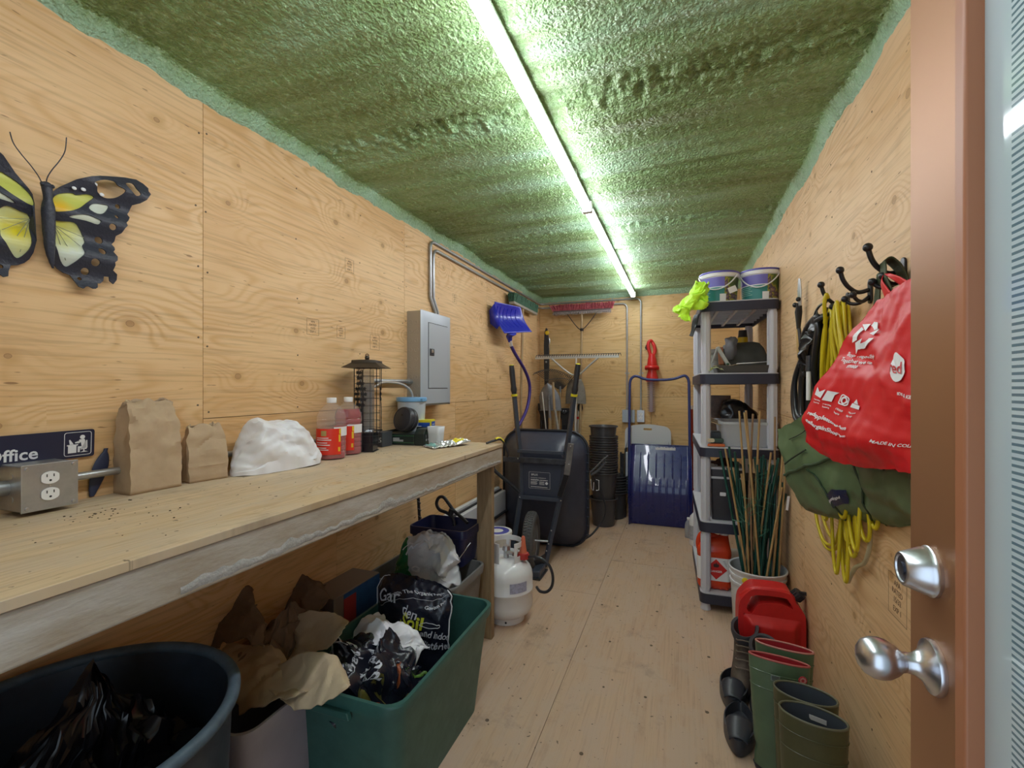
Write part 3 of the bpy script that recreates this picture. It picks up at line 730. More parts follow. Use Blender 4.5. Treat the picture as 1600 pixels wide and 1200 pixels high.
mb = MB(); mb.ball((-1.486,.687,1.852), (.011,.011,.010), 8); mb.ball((-1.482,.678,1.853), .005, 6); mb.ball((-1.482,.697,1.853), .005, 6); mk('head', mb, M_bfly, bf, 60)
for (y, z, r) in ((.753,1.875,.0055),(.772,1.879,.0060),(.797,1.903,.006),(.812,1.880,.006)):
    mb = MB(); mb.ball((XL+.012+.10*(y-.688)+.004, y, z), (.002, r, r*.8), 6); mk('white_spot', mb, M_offwhite, bf, 60)
for A in ([(0.686,1.848),(0.688,1.87),(0.697,1.894),(0.713,1.926),(0.724,1.956),(0.727,1.992)], [(0.68,1.849),(0.672,1.868),(0.657,1.889),(0.64,1.908),(0.626,1.928),(0.62,1.951)]):
    mb = MB(); mb.tube(spline([(-1.485, y, z) for y, z in A], 6), .0012, 6); mk('antenna', mb, M_bfly, bf, 60)

# ================================================================ things on the bench
def paper_bag(name, label, loc, rot, w, d, h, seed, pinch, mt, ragged=.012):
    t = thing(name, label, 'paper bag', loc, rot=rot)
    rnd = random.Random(seed); nz = noise.noise
    nu, nv = 64, 26
    def fn(u, v):
        # perimeter position
        a = (u % 1)*4; k = int(a) % 4; f = a-int(a)
        W, D = w/2, d/2
        dz = max(0, v-.45)/.55; D2 = D*(1-pinch*dz**1.4)
        if k == 0: x, y = -W+2*W*f, -D2
        elif k == 1: x, y = W, -D2+2*D2*f
        elif k == 2: x, y = W-2*W*f, D2
        else: x, y = -W, D2-2*D2*f
        if k in (1, 3):   # side gusset folds in
            x += (-1 if k == 1 else 1)*.55*D*dz*(1-abs(2*f-1))
        cr = nz((u*9+seed, v*5, seed))*.006*(v**.6) + abs(nz((u*4, v*9, seed+5)))*-.004
        x *= 1+cr*2; y += cr*(1 if y > 0 else -1)
        cc = crump((x*1.6, y*1.6+seed, h*v*1.6), seed+20)*.0055*(.3+v); x += cc.x; y += cc.y
        x *= 1-.05*dz; 
        z = h*v
        if v > .93: z += ragged*nz((u*14, 3, seed))
        z -= .004*math.exp(-((v-.30)/.02)**2)*0
        y += .003*math.exp(-((v-.27)/.015)**2)*(-1 if k == 0 else 0)
        return (x+.010*dz*nz((v*3, seed, 0)), y + .02*dz*dz*nz((u*2+seed, 7, v)), z)
    mb = MB(); mb.grid(fn, nu, nv, cu=True)
    base = [fn(i/nu, 0) for i in range(nu)]; mb.add(base, [tuple(range(nu-1,-1,-1))])
    mk('bag', mb, mt, t, 28, local=True, solid=.0008); return t
paper_bag('paper_bag', 'tall open brown paper bag standing left of the smaller one', (-1.482, .921, BZ+.001), (0,0,R(88)), .137, .080, .262, 3, .55, M_card)
paper_bag('paper_bag', 'short brown paper bag with crumpled top beside the tall bag', (-1.474, 1.082, BZ+.001), (0,0,R(80)), .115, .070, .178, 8, .75, M_card, .018)

def crumple(name, loc, fn, mt, parent=None, nu=70, nv=44, smooth=32, label=None, cat=None, group=None, rot=None):
    t = thing(name, label, cat, loc, group, rot) if parent is None else parent
    return t
M_wbag = mat('white_film', (.80,.81,.86), .38, spec=.4)
wb2 = thing('plastic_bag', 'crumpled white plastic bag lying between paper bag and red bottles', 'plastic bag', (-1.41, 1.305, BZ))
def fnw(u, v):
    th = 2*math.pi*u; ph = math.pi*v*.5+.001          # dome, v=1 bottom rim
    prof = [(-.165,.085),(-.12,.125),(-.085,.20),(-.03,.185),(.03,.185),(.08,.155),(.13,.135),(.165,.03)]
    yy = -math.cos(th)*math.sin(ph)
    y = yy*.158; ysh = .055*max(0, yy)
    # height by position along the bag
    hh = 0
    for (a, ha), (b, hb) in zip(prof[:-1], prof[1:]):
        if a <= y <= b: hh = ha+(hb-ha)*(y-a)/(b-a)
    x = math.sin(th)*math.sin(ph)*.085
    z = hh*max(0.0, math.cos(ph))**.55
    p = Vector((x, y, z)); n_ = noise.noise
    r = abs(n_((x*14, y*14, z*14+3)))*.030 + abs(n_((x*31, y*31, z*31)))*.012
    k = 1 - r/.14
    q = Vector((-1.425+p.x*k+ysh, 1.315+p.y*1.06*(.9+.1*k), BZ+.004+max(0, p.z*(.85+.15*k))))+crump(p, 5)*.0085*(1 if v < .97 else .3)
    q.z = max(q.z, BZ+.001); q.x = max(q.x, XL+.004)
    return tuple(q)
mb = MB(); mb.grid(fnw, 110, 56, cu=True); mk('bag_film', mb, M_wbag, wb2, 30)

# nectar bottles
M_pet = mat('clear_plastic', (.85,.80,.80), .06, alpha=.13, spec=.8)
M_nect = mat('red_nectar', (.30,.008,.022), .12, coat=.6)
M_redlab = mat('red_label', (.75,.035,.015), .4)
M_yel = mat('yellow_print', (.80,.55,.04), .4)
def bottle(loc, fill, label, rz):
    t = thing('nectar_bottle', label, 'bottle', loc, 'red nectar bottles on the bench', rot=(0,0,rz))
    ribs = []
    prof = [(.001,.003),(.040,.001),(.056,.004),(.059,.012)]
    z = .02
    while z < .150:
        prof += [(.0595, z), (.0595, z+.010), (.0572, z+.014), (.0595, z+.018)]; z += .021
    prof += [(.060,.165),(.058,.185),(.050,.203),(.037,.219),(.024,.229),(.0175,.234),(.0165,.240)]
    mb = MB(); mb.lathe(prof, 32); b_ = mk('bottle_shell', mb, M_pet, t, 50, local=True)
    lp = [(r*.965, z) for r, z in prof if z <= fill]; lp.append((lp[-1][0], fill)); lp.append((.0001, fill))
    mb = MB(); mb.lathe(lp, 32); mk('nectar', mb, M_nect, t, 50, local=True)
    mb = MB(); mb.lathe([(.0195,.236),(.020,.238),(.020,.256),(.0185,.258),(.0001,.258)], 28); mk('cap', mb, M_white, t, 40, local=True)
    # label wraps the front-left of the bottle
    mb = MB(); mb.grid(lambda u, v: (.0612*math.cos(R(-158+126*u)), .0612*math.sin(R(-158+126*u)), .022+.108*v), 16, 2); lb = mk('label', mb, M_redlab, t, 60, local=True)
    mb = MB(); mb.grid(lambda u, v: (.0606*math.cos(R(-60+80*u)), .0606*math.sin(R(-60+80*u)), .098+.038*v), 10, 2); mk('white_strip', mb, M_offwhite, t, 60, local=True)
    p = MB()
    for k, (z0, a0, a1) in enumerate([(.090,-135,-80),(.082,-135,-70),(.070,-135,-85),(.061,-135,-75),(.049,-132,-88),(.041,-135,-80)]):
        p.grid(lambda u, v: (.0616*math.cos(R(a0+(a1-a0)*u)), .0616*math.sin(R(a0+(a1-a0)*u)), z0+.0035*v), 8, 2)
    mk('label_print', p, M_offwhite, lb, local=True)
    p = MB()
    for a0, z0, dz in ((-42,.075,.03),(-44,.035,.018),(-40,.108,.02)):
        p.grid(lambda u, v: (.0616*math.cos(R(a0+8*u)), .0616*math.sin(R(a0+8*u)), z0+dz*v), 3, 2)
    mk('label_flowers', p, M_yel, lb, local=True)
    p = MB(); p.grid(lambda u, v: (.0616*math.cos(R(-110+22*u)), .0616*math.sin(R(-110+22*u)), .100+.022*v), 4, 2); mk('label_emblem', p, mat('emblem_tan', (.45,.33,.12), .5), lb, local=True)
bottle((-1.400, 1.592, BZ+.0005), .128, 'half-empty red nectar bottle with white cap, nearer of the two', R(20))
bottle((-1.425, 1.728, BZ+.0005), .205, 'nearly full red nectar bottle beside the bird feeder', R(5))

# bird feeder
M_iron = mat('feeder_black', (.02,.021,.025), .45, .3)
M_bronze = mat('feeder_roof', (.075,.062,.050), .45, .6)
M_tube = mat('feeder_tube', (.72,.76,.82), .1, trans=.85, ior=1.1)
fd = thing('bird_feeder', 'caged tube bird feeder with brown roof and black leaf trim', 'bird feeder', (-1.40, 1.83, BZ+.0005), rot=(0,0,R(20)))
mb = MB(); mb.box((0,0,.045), (.078,.078,.088)); mb.box((0,0,.002), (.088,.088,.004)); mk('base_tray', mb, M_blackg, fd, bevel=.003, local=True)
mb = MB(); mb.lathe([(.033,.09),(.033,.385)], 24); mk('seed_tube', mb, M_tube, fd, 60, local=True)
mb = MB()
for k in range(12):
    a = 2*math.pi*k/12; mb.tube([(.060*math.cos(a), .060*math.sin(a), .03), (.060*math.cos(a), .060*math.sin(a), .395)], .0011, 5)
for k in range(11): mb.tube([(.060*math.cos(a), .060*math.sin(a), .04+.035*k) for a in [2*math.pi*i/20 for i in range(20)]], .0010, 5, closed=True)
mk('cage', mb, M_iron, fd, 50, local=True)
mb = MB(); random.seed(21)
for k in range(3):
    a0 = 2*math.pi*k/3+.4; pts = [((.064)*math.cos(a0+.18*math.sin(z*30)), .064*math.sin(a0+.18*math.sin(z*30)), z) for z in [.09+.3*i/24 for i in range(25)]]
    mb.tube(pts, .002, 5)
    for i in range(2, 24, 2):
        p = Vector(pts[i]); a = a0+.18*math.sin(p.z*30)
        for sgn in (-1, 1):
            M = frame(p, (-math.sin(a)*sgn, math.cos(a)*sgn, .45), (0,0,1))
            mb.prism([(0,0),(.006,-.005),(.013,-.008),(.013,-.002),(.020,-.001),(.015,.004),(.016,.010),(.009,.007),(.004,.010),(.003,.003)], .0012, M)
mk('leaf_trim', mb, M_iron, fd, local=True)
mb = MB(); mb.rloft([rring(.185,.185,.004,.393,3), rring(.115,.115,.004,.417,3), rring(.112,.112,.004,.428,3), rring(.06,.06,.004,.432,3)]); mk('roof', mb, M_bronze, fd, bevel=.001, local=True)
mb = MB(); mb.ball((0,0,.442), (.011,.011,.012), 8); mb.tube([(.008*math.cos(a), 0, .452+.008*math.sin(a)) for a in [2*math.pi*i/12 for i in range(12)]], .0018, 6, closed=True); mk('hanger', mb, M_bronze, fd, 60, local=True)
mb = MB()
for a in (0, 90, 180, 270): mb.tube([(.03*math.cos(R(a)), .03*math.sin(R(a)), .10), (.072*math.cos(R(a)), .072*math.sin(R(a)), .10)], .003, 6)
mk('perch', mb, M_iron, fd, 50, local=True)
# small dark box with white figure, between feeder and tray
sb = thing('small_box', 'small dark grey box with a white mark behind the bird feeder', 'box', (-1.47, 2.005, BZ+.0005))
mb = MB(); mb.bx((-1.505,1.97,BZ+.0005), (-1.415,2.055,BZ+.075)); mk('carton', mb, mat('dark_carton', (.06,.07,.085), .5), sb, bevel=.002)
mb = MB(); put_text(mb, '5', .034, frame((-1.4285,1.9695,BZ+.024), (1,0,0), (0,0,1)), 0, 'CENTER', .02); mk('figure_mark', mb, M_offwhite, sb)
# product tray with round device
M_tray = mat('tray_black', (.018,.028,.026), .35)
M_gline = mat('tray_green', (.05,.20,.08), .5)
tr_ = thing('product_tray', 'black card product tray with thin green lines on the bench', 'box', (-1.385, 2.16, BZ+.0005), rot=(0,0,R(6)))
mb = MB()
mb.bx((-.105,-.085,0), (.075,.06,.060))
mb.prism([(-.085,0),(.06,0),(.06,.085),(-.06,.085),(-.085,.060)], .055, frame((.075,0,0), (0,1,0), (0,0,1)))
mb.bx((-.105,.052,.06), (.075,.060,.085)); mb.bx((-.105,-.085,.06), (-.098,.06,.072)) 
mk('tray', mb, M_tray, tr_, bevel=.003, local=True)
mb = MB()
for z in (.048, .013): mb.bx((-.103,-.0857,z), (.075,-.085,z+.0022))
for z in (.062, .013): mb.bx((.1302,-.078,z), (.1308,.055,z+.0018))
mk('green_line', mb, M_gline, tr_, local=True)
mb = MB(); rnd = random.Random(2)
for k in range(4): mb.bx((-.045,-.0857,.020+.005*k), (-.045+rnd.uniform(.035,.06),-.0852,.0225+.005*k))
put_text(mb, '1', .022, frame((.1302,-.058,.040), (0,1,0), (0,0,1)), 0, 'CENTER', .02)
for k in range(4): mb.ball((.1305,-.056+.026*k,.028), (.0006,.008,.007), 6)
mk('tray_print', mb, M_offwhite, tr_, local=True)
dv = thing('round_device', 'round black disc-shaped device standing in the product tray', 'speaker', (-1.372, 2.14, 1.178))
MD = frame((-1.372, 2.115, 1.178), (.93,-.20,0), (0,.22,1)) @ Matrix.Rotation(0, 4, 'Z')
nrm = MD.col[2].xyz
if nrm.y > 0: MD = MD @ Matrix.Rotation(math.pi, 4, 'Y')
mb = MB(); mb.lathe([(.0001,.030),(.052,.030),(.056,.027),(.060,.029),(.064,.026),(.066,.018),(.066,.004),(.063,.002),(.063,-.002),(.066,-.004),(.066,-.022),(.062,-.030),(.0001,-.031)], 48, 0, MD); mk('shell', mb, mat('device_black', (.028,.030,.040), .38, bump=.15, bscale=200), dv, 40)
mb = MB(); mb.lathe([(.0035,.0),(.0035,.002),(.0001,.002)], 10, 0, MD @ Matrix.Translation((.0,.02,.030))); mk('button', mb, M_blackg, dv)
# clear tub, blue lid
M_mtub = mat('milky_tub', (.62,.70,.80), .25, alpha=.85)
M_blid = mat('lid_blue', (.16,.38,.66), .35)
tb = thing('storage_tub', 'milky plastic tub with light blue lid behind the round device', 'tub', (-1.425, 2.255, BZ+.0005))
mb = MB(); c = (-1.425, 2.255, BZ+.001); mb.lathe([(.001,0),(.064,0),(.066,.004),(.079,.225),(.080,.235)], 36, 0, None, c); mk('tub', mb, M_mtub, tb, 50)
mb = MB(); mb.lathe([(.083,.222),(.085,.224),(.085,.243),(.083,.246),(.001,.244)], 36, 0, None, c); mb.box((c[0]+.085, c[1]-.02, c[2]+.232), (.012,.03,.016)); mk('lid', mb, M_blid, tb, 40)
# blue and yellow carton
M_bl = mat('carton_blue', (.02,.10,.50), .4, var=.35, vscale=30); M_yl = mat('carton_yellow', (.85,.72,.03), .4)
cb = thing('bulb_carton', 'blue and yellow carton at the back of the bench', 'carton', (-1.335, 2.27, BZ+.0005), rot=(0,0,R(14)))
mb = MB(); mb.bx((-.075,-.04,0), (.035,.04,.122)); mk('carton', mb, M_yl, cb, bevel=.001, local=True)
mb = MB(); mb.bx((-.071,-.0406,.004), (.028,-.0402,.108)); mb.bx((.0352,-.034,.006), (.0356,.036,.112)); mk('blue_panel', mb, M_bl, cb, local=True)
mb = MB()
for z in (.085, .088, .055): mb.bx((-.055,-.0411,z), (-.02,-.0407,z+.002))
for z in (.095, .06, .03): mb.bx((.0358,-.02,z), (.0361,.02,z+.003))
mk('carton_print', mb, M_offwhite, cb, local=True)
# translucent square cup
M_cup = mat('frosted_cup', (.70,.74,.80), .4, alpha=.9)
cp = thing('frosted_cup', 'square translucent white cup in front of the blue carton', 'cup', (-1.205, 2.14, BZ+.0005), rot=(0,0,R(-6)))
mb = MB(); mb.rloft([rring(.062,.05,.010,0,4), rring(.070,.056,.010,.06,4), rring(.076,.06,.010,.098,4)], cap1=False); mk('cup', mb, M_cup, cp, 40, local=True, solid=.0015)
# crinkled foil packet
M_foil = mat('foil', (.72,.76,.76), .18, .55, var=.2, vscale=30)
pk = thing('foil_packet', 'crinkled clear and yellow packet lying at the bench end', 'packet', (-1.14, 2.13, BZ))
def fp(u, v):
    a = u-.5; b_ = v-.5
    x = -1.135+a*.10+b_*.10; y = 2.13+b_*.22-a*.07
    z = BZ+.003+.012*(1-abs(2*a)**2)*(1-abs(2*b_)**4)+.020*abs(noise.noise((u*6, v*9, 1)))+.025*max(0, b_)*1.2
    return (x, y, z)
mb = MB(); mb.grid(fp, 26, 40); mk('packet_film', mb, M_foil, pk, 25, solid=.001)
mb = MB(); mb.grid(lambda u, v: tuple(Vector(fp(.2+.6*u, .62+.25*v))+Vector((0,0,.002))), 12, 10); mk('packet_label', mb, M_yl, pk, 40)
mb = MB(); mb.grid(lambda u, v: tuple(Vector(fp(.9*u+.02, .04+.12*v))+Vector((0,0,.002))), 12, 6); mk('packet_base', mb, mat('packet_teal', (.20,.42,.40), .4), pk, 40)
# little bungee hook at the bench end
bg = thing('elastic_bungee', 'black and yellow bungee cord hooked over the far bench corner', 'cord', (-.93, 2.30, BZ))
mb = MB(); mb.tube(spline([(-.97,2.26,BZ+.006),(-.945,2.30,BZ+.016),(-.92,2.34,BZ+.02),(-.905,2.37,1.03),(-.895,2.385,.985),(-.905,2.40,.965)], 8), .006, 8); mk('cord', mb, M_black, bg, 60)
mb = MB(); mb.tube(spline([(-.938,2.31,BZ+.024),(-.93,2.33,BZ+.028),(-.918,2.345,BZ+.02),(-.91,2.362,1.045)], 6), .0065, 8); mk('cord_band', mb, M_yl, bg, 60)
# ================================================================ under the bench
def box_tote(name, label, x0, x1, y0, y1, z0, z1, mt, taper=.86, rim=.016, th=.004, r=.04, cat='storage bin', ribs=True, handles=True, rz=0.0):
    cx, cy = (x0+x1)/2, (y0+y1)/2; w, d = x1-x0, y1-y0; h = z1-z0
    t = thing(name, label, cat, (cx, cy, z0), rot=(0,0,rz))
    def ring(s, z, e=0): return rring(w*s+e, d*s+e, r, z, 6)
    mb = MB()
    outer = [ring(taper, 0), ring(taper, .002), ring(taper+(1-taper)*.55, h*.55), ring(taper+(1-taper)*.94, h-.045)]
    rimr = [ring(1, h-.045, .004), ring(1, h-.042, .012), ring(1, h-.006, rim), ring(1, h, rim-.004), ring(1, h, -th)]
    inner = [ring(taper+(1-taper)*.9, h-.05, -2*th), ring(taper+(1-taper)*.5, h*.5, -2*th), ring(taper, th*1.5, -2*th)]
    mb.rloft(outer+rimr+inner)
    b = mk('bin_body', mb, mt, t, 30, local=True)
    if ribs:
        mb = MB()
        for sx in (-1, 1):
            for fy in (-.28, 0, .28):
                a = taper*w/2; mb.add([(sx*(a-.002), fy*d-.018, .02), (sx*(a-.002), fy*d+.018, .02), (sx*(w/2-.004), fy*d+.022, h-.05), (sx*(w/2-.004), fy*d-.022, h-.05),
                        (sx*(a-.014), fy*d-.012, .02), (sx*(a-.014), fy*d+.012, .02), (sx*(w/2-.018), fy*d+.016, h-.05), (sx*(w/2-.018), fy*d-.016, h-.05)],
                        [(0,1,2,3),(4,7,6,5),(0,4,5,1),(1,5,6,2),(2,6,7,3),(3,7,4,0)])
        mk('bin_rib', mb, mt, b, local=True, bevel=.003)
    if handles:
        for sy in (-1, 1):
            mb = MB(); mb.prism([(-.075,-.012),(.075,-.012),(.068,.010),(-.068,.010)], .018, frame((0, sy*(d/2+.004), h-.05), (-sy,0,0), (0,0,1)))
            mk('handle_lip', mb, mt, t, local=True, bevel=.004)
    return t
M_green = mat('tote_green', (.042,.135,.118), .42, var=.2, vscale=14, bump=.05)
M_gbin = mat('tote_grey', (.19,.19,.185), .45, var=.15, vscale=12)
M_lav = mat('bin_lavender', (.36,.35,.43), .4, var=.1)
M_navb = mat('bin_navy', (.020,.026,.105), .35, var=.2)
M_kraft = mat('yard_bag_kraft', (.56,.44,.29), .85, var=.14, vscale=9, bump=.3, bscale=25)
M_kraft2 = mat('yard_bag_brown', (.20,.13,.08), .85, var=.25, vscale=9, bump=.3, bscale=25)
M_gbag = mat('garbage_bag', (.008,.008,.011), .22, spec=.4)
M_soilb = mat('soil_bag_film', (.012,.014,.026), .26, spec=.6)
M_tub = mat('tub_rubber', (.028,.040,.062), .45, var=.35, vscale=9, bump=.1)
M_tubrim = mat('tub_rim', (.075,.115,.155), .6, var=.35, vscale=20, bump=.2)

# big round tub
tc_ = (-1.18, .57, 0)
tub = thing('round_tub', 'large round dark rubber tub holding a black rubbish bag under the bench', 'tub', tc_)
mb = MB(); mb.lathe([(.001,.0),(.235,.0),(.245,.01),(.285,.35),(.296,.625),(.300,.652)], 64, 0, None, tc_); mb.lathe([(.291,.650),(.285,.62),(.272,.35),(.235,.02),(.001,.015)], 64, 0, None, tc_); tb_ = mk('tub_wall', mb, M_tub, tub, 40)
mb = MB(); mb.tube([(tc_[0]+.3005*math.cos(a), tc_[1]+.3005*math.sin(a), .655) for a in [2*math.pi*i/72 for i in range(72)]], .0135, 10, closed=True); mk('tub_rim', mb, M_tubrim, tub, 60)
gb = thing('rubbish_bag', 'shiny black rubbish bag bunched inside the round tub', 'rubbish bag', (-1.2,.57,.3))
def bagfn(cx, cy, z0, rx, ry, h, seed, peak=(0,0), pw=3, amp=.05, fold=9):
    def fn(u, v):
        th = 2*math.pi*u; r = math.sin(v*math.pi/2)
        f = noise.noise((math.cos(th)*2.2, math.sin(th)*2.2, seed+v*1.3)); g = abs(noise.noise((math.cos(th)*fold*.6, math.sin(th)*fold*.6, seed+v*2)))
        x = cx+peak[0]*(1-r)+rx*r*math.cos(th)*(1+.25*f); y = cy+peak[1]*(1-r)+ry*r*math.sin(th)*(1+.25*f)
        z = z0+h*(1-r)**1.0*(1-.15*f)-g*amp*(.25+r)+amp*.5*noise.noise((x*25, y*25, seed))
        return tuple(Vector((x, y, z))+crump((x, y, z), int(seed)+50)*amp*.16)
    return fn
mb = MB(); mb.grid(bagfn(-1.175,.60,.44,.235,.235,.285,4,(-.02,.03),amp=.09), 110, 40, cu=True); mk('bag_film', mb, M_gbag, gb, 25)
mb = MB(); mb.grid(sheet_fn([[(-1.30,.63,.52),(-1.26,.66,.60),(-1.22,.68,.645)],[(-1.27,.60,.52),(-1.22,.63,.595),(-1.17,.67,.615)],[(-1.22,.56,.50),(-1.17,.60,.57),(-1.11,.66,.545)],[(-1.18,.54,.46),(-1.12,.58,.52),(-1.06,.66,.47)]], .018, 16, 3), 40, 30); mk('bag_fold', mb, M_gbag, gb, 25, solid=.001)

# lavender grey bin with the paper yard bags on top
box_tote('storage_bin', 'lavender-grey plastic bin under the brown paper yard bags', -1.49, -1.115, .93, 1.40, 0, .40, M_lav, r=.05, ribs=False)
mb = MB(); mb.bx((-1.47,.96,.33), (-1.14,1.36,.39))
pb = thing('yard_bag', 'torn pale brown paper yard bag with curled flap on the lavender bin', 'paper bag', (-1.25,1.2,.40))
S1 = [[(-1.572,1.22,0.432),(-1.447,1.22,0.448),(-1.328,1.22,0.455),(-1.243,1.22,0.428)],[(-1.452,1.15,0.425),(-1.335,1.15,0.437),(-1.211,1.15,0.442),(-1.132,1.15,0.428)],[(-1.356,1.09,0.395),(-1.252,1.09,0.408),(-1.123,1.09,0.436),(-1.037,1.09,0.442)],[(-1.28,1.05,0.341),(-1.194,1.05,0.382),(-1.106,1.05,0.427),(-1.034,1.05,0.462)]]
mb = MB(); mb.grid(sheet_fn(S1, .010, 9, 2, .05, .5, True), 40, 40); mk('lower_flap', mb, M_kraft, pb, 14, solid=.0016)
# upper curl: a sheet whose left part rolls up
S2 = [[(-1.526,1.34,0.453),(-1.473,1.31,0.416),(-1.409,1.28,0.385),(-1.329,1.24,0.395)],[(-1.536,1.42,0.375),(-1.473,1.38,0.356),(-1.375,1.32,0.37),(-1.263,1.24,0.413)],[(-1.415,1.38,0.465),(-1.343,1.34,0.449),(-1.27,1.29,0.441),(-1.193,1.24,0.44)],[(-1.312,1.38,0.502),(-1.254,1.34,0.476),(-1.184,1.29,0.468),(-1.125,1.24,0.471)],[(-1.19,1.36,0.524),(-1.144,1.32,0.515),(-1.115,1.28,0.504),(-1.096,1.24,0.493)],[(-1.108,1.34,0.525),(-1.084,1.31,0.528),(-1.072,1.28,0.529),(-1.073,1.25,0.518)]]
mb = MB(); mb.grid(sheet_fn(S2, .008, 10, 6, .06, .5, True), 50, 40); mk('curled_flap', mb, M_kraft, pb, 14, solid=.0016)
S3 = [[(-1.315,1.2,0.399),(-1.265,1.16,0.41),(-1.206,1.12,0.426),(-1.135,1.09,0.428)],[(-1.236,1.2,0.458),(-1.182,1.16,0.449),(-1.123,1.12,0.44),(-1.073,1.09,0.415)],[(-1.155,1.2,0.507),(-1.103,1.16,0.479),(-1.048,1.12,0.46),(-1.008,1.09,0.445)],[(-1.076,1.2,0.526),(-1.02,1.16,0.506),(-0.98,1.12,0.488),(-0.959,1.09,0.465)],[(-1.025,1.2,0.512),(-0.967,1.16,0.507),(-0.926,1.12,0.5),(-0.92,1.09,0.482)],[(-0.985,1.2,0.485),(-0.933,1.16,0.49),(-0.906,1.12,0.495),(-0.906,1.09,0.492)]]
S3 = [[(a*.985, b-.035, c-.004) for a, b, c in r] for r in S3]
mb = MB(); mb.grid(sheet_fn(S3, .008, 10, 12, .06, .5, True), 50, 40); mk('front_flap', mb, M_kraft, pb, 14, solid=.0016)
pb2 = thing('yard_bag', 'crumpled darker brown paper yard bag against the wall in shadow', 'paper bag', (-1.42,1.45,.42))
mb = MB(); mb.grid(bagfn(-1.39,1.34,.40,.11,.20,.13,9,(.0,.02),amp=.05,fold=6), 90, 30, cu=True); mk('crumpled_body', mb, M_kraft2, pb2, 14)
S4 = [[(-2.01,1.56,0.464),(-1.828,1.5,0.423),(-1.69,1.44,0.39),(-1.586,1.38,0.373)],[(-1.792,1.56,0.446),(-1.669,1.5,0.421),(-1.55,1.44,0.406),(-1.453,1.38,0.409)],[(-1.625,1.56,0.527),(-1.528,1.5,0.483),(-1.418,1.44,0.47),(-1.359,1.38,0.45)],[(-1.501,1.56,0.55),(-1.403,1.5,0.529),(-1.328,1.44,0.509),(-1.282,1.38,0.488)],[(-1.405,1.56,0.531),(-1.345,1.5,0.524),(-1.291,1.44,0.508),(-1.267,1.38,0.498)]]
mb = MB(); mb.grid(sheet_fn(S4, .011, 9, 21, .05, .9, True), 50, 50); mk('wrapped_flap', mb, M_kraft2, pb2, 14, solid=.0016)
S5 = [[(-2.081,1.3,0.482),(-1.929,1.24,0.456),(-1.749,1.18,0.431),(-1.608,1.14,0.432)],[(-1.871,1.3,0.579),(-1.732,1.24,0.525),(-1.584,1.18,0.496),(-1.469,1.14,0.481)],[(-1.658,1.3,0.634),(-1.55,1.24,0.578),(-1.42,1.18,0.547),(-1.338,1.14,0.516)],[(-1.51,1.3,0.594),(-1.41,1.24,0.566),(-1.327,1.18,0.541),(-1.268,1.14,0.519)]]
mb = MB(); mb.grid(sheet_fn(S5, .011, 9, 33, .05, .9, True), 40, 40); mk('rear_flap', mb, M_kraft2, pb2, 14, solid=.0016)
# cardboard carton, blue printed end, behind the bags
cbx = thing('cardboard_carton', 'cardboard carton with a blue and red printed end beside the green tote', 'carton', (-1.40,1.62,0))
mb = MB(); mb.bx((-1.515,1.56,0), (-1.36,1.87,.465)); mk('carton', mb, mat('carton_grey', (.22,.17,.14), .7), cbx, bevel=.003)
mb = MB(); mb.bx((-1.3605,1.62,.28), (-1.3592,1.87,.46)); mk('printed_end', mb, mat('print_blue', (.03,.11,.30), .4, var=.3, vscale=20), cbx)
mb = MB(); mb.bx((-1.3598,1.62,.28), (-1.3588,1.70,.44)); mk('red_print', mb, mat('print_red', (.35,.04,.04), .5), cbx)

# green tote
gt = box_tote('green_tote', 'long green plastic tote full of soil bags in front of the bench leg', -1.225, -.775, 1.145, 1.865, 0, .42, M_green, taper=.84, r=.055, rim=.022, th=.005)
mb = MB()
for i in range(4): mb.box((0-.05+.022*i, -.352, .398), (.008,.012,.05))
for i in range(4): mb.box((0-.03+.022*i, .350, .398), (.008,.012,.05))
mk('handle_slot', mb, M_dark, gt, local=True)
# standing soil bag
s1 = thing('soil_bag', 'black potting soil bag with white lettering standing up in the green tote', 'soil bag', (-1.05,1.66,.10))
CB = [[(-1.225,1.66,.08),(-1.235,1.665,.24),(-1.232,1.67,.40),(-1.225,1.68,.52),(-1.200,1.69,.568)],
      [(-1.14,1.62,.08),(-1.145,1.62,.24),(-1.15,1.625,.40),(-1.155,1.65,.54),(-1.155,1.68,.588)],
      [(-1.05,1.60,.08),(-1.05,1.60,.24),(-1.05,1.605,.40),(-1.05,1.64,.54),(-1.05,1.675,.585)],
      [(-.96,1.62,.08),(-.955,1.62,.24),(-.95,1.625,.40),(-.945,1.65,.52),(-.950,1.68,.575)],
      [(-.895,1.66,.08),(-.885,1.66,.24),(-.880,1.665,.40),(-.875,1.68,.52),(-.890,1.69,.560)]]
CB = [[(a, b, c-.035) for a, b, c in r] for r in CB]
fS = sheet_fn(CB, .007, 11, 4)
mb = MB(); mb.grid(fS, 60, 60); mb.grid(lambda u, v: tuple(Vector(fS(u, v))+Vector((0, .012+.05*math.sin(math.pi*u)*(1-v*.7), 0))), 60, 60)
b1 = mk('bag_film', mb, M_soilb, s1, 40)
mb = MB(); mb.tube([Vector(fS(1, v/24))+Vector((.003,-.002,0)) for v in range(25)], .0028, 6); mk('white_seam', mb, M_offwhite, b1, 60)
mb = MB(); mb.tube([Vector(fS(0, v/24))+Vector((-.002,-.002,0)) for v in range(10, 25)]+[Vector(fS(u/30, 1)) for u in range(0, 8)], .0018, 6); mk('white_seam', mb, M_offwhite, b1, 60)
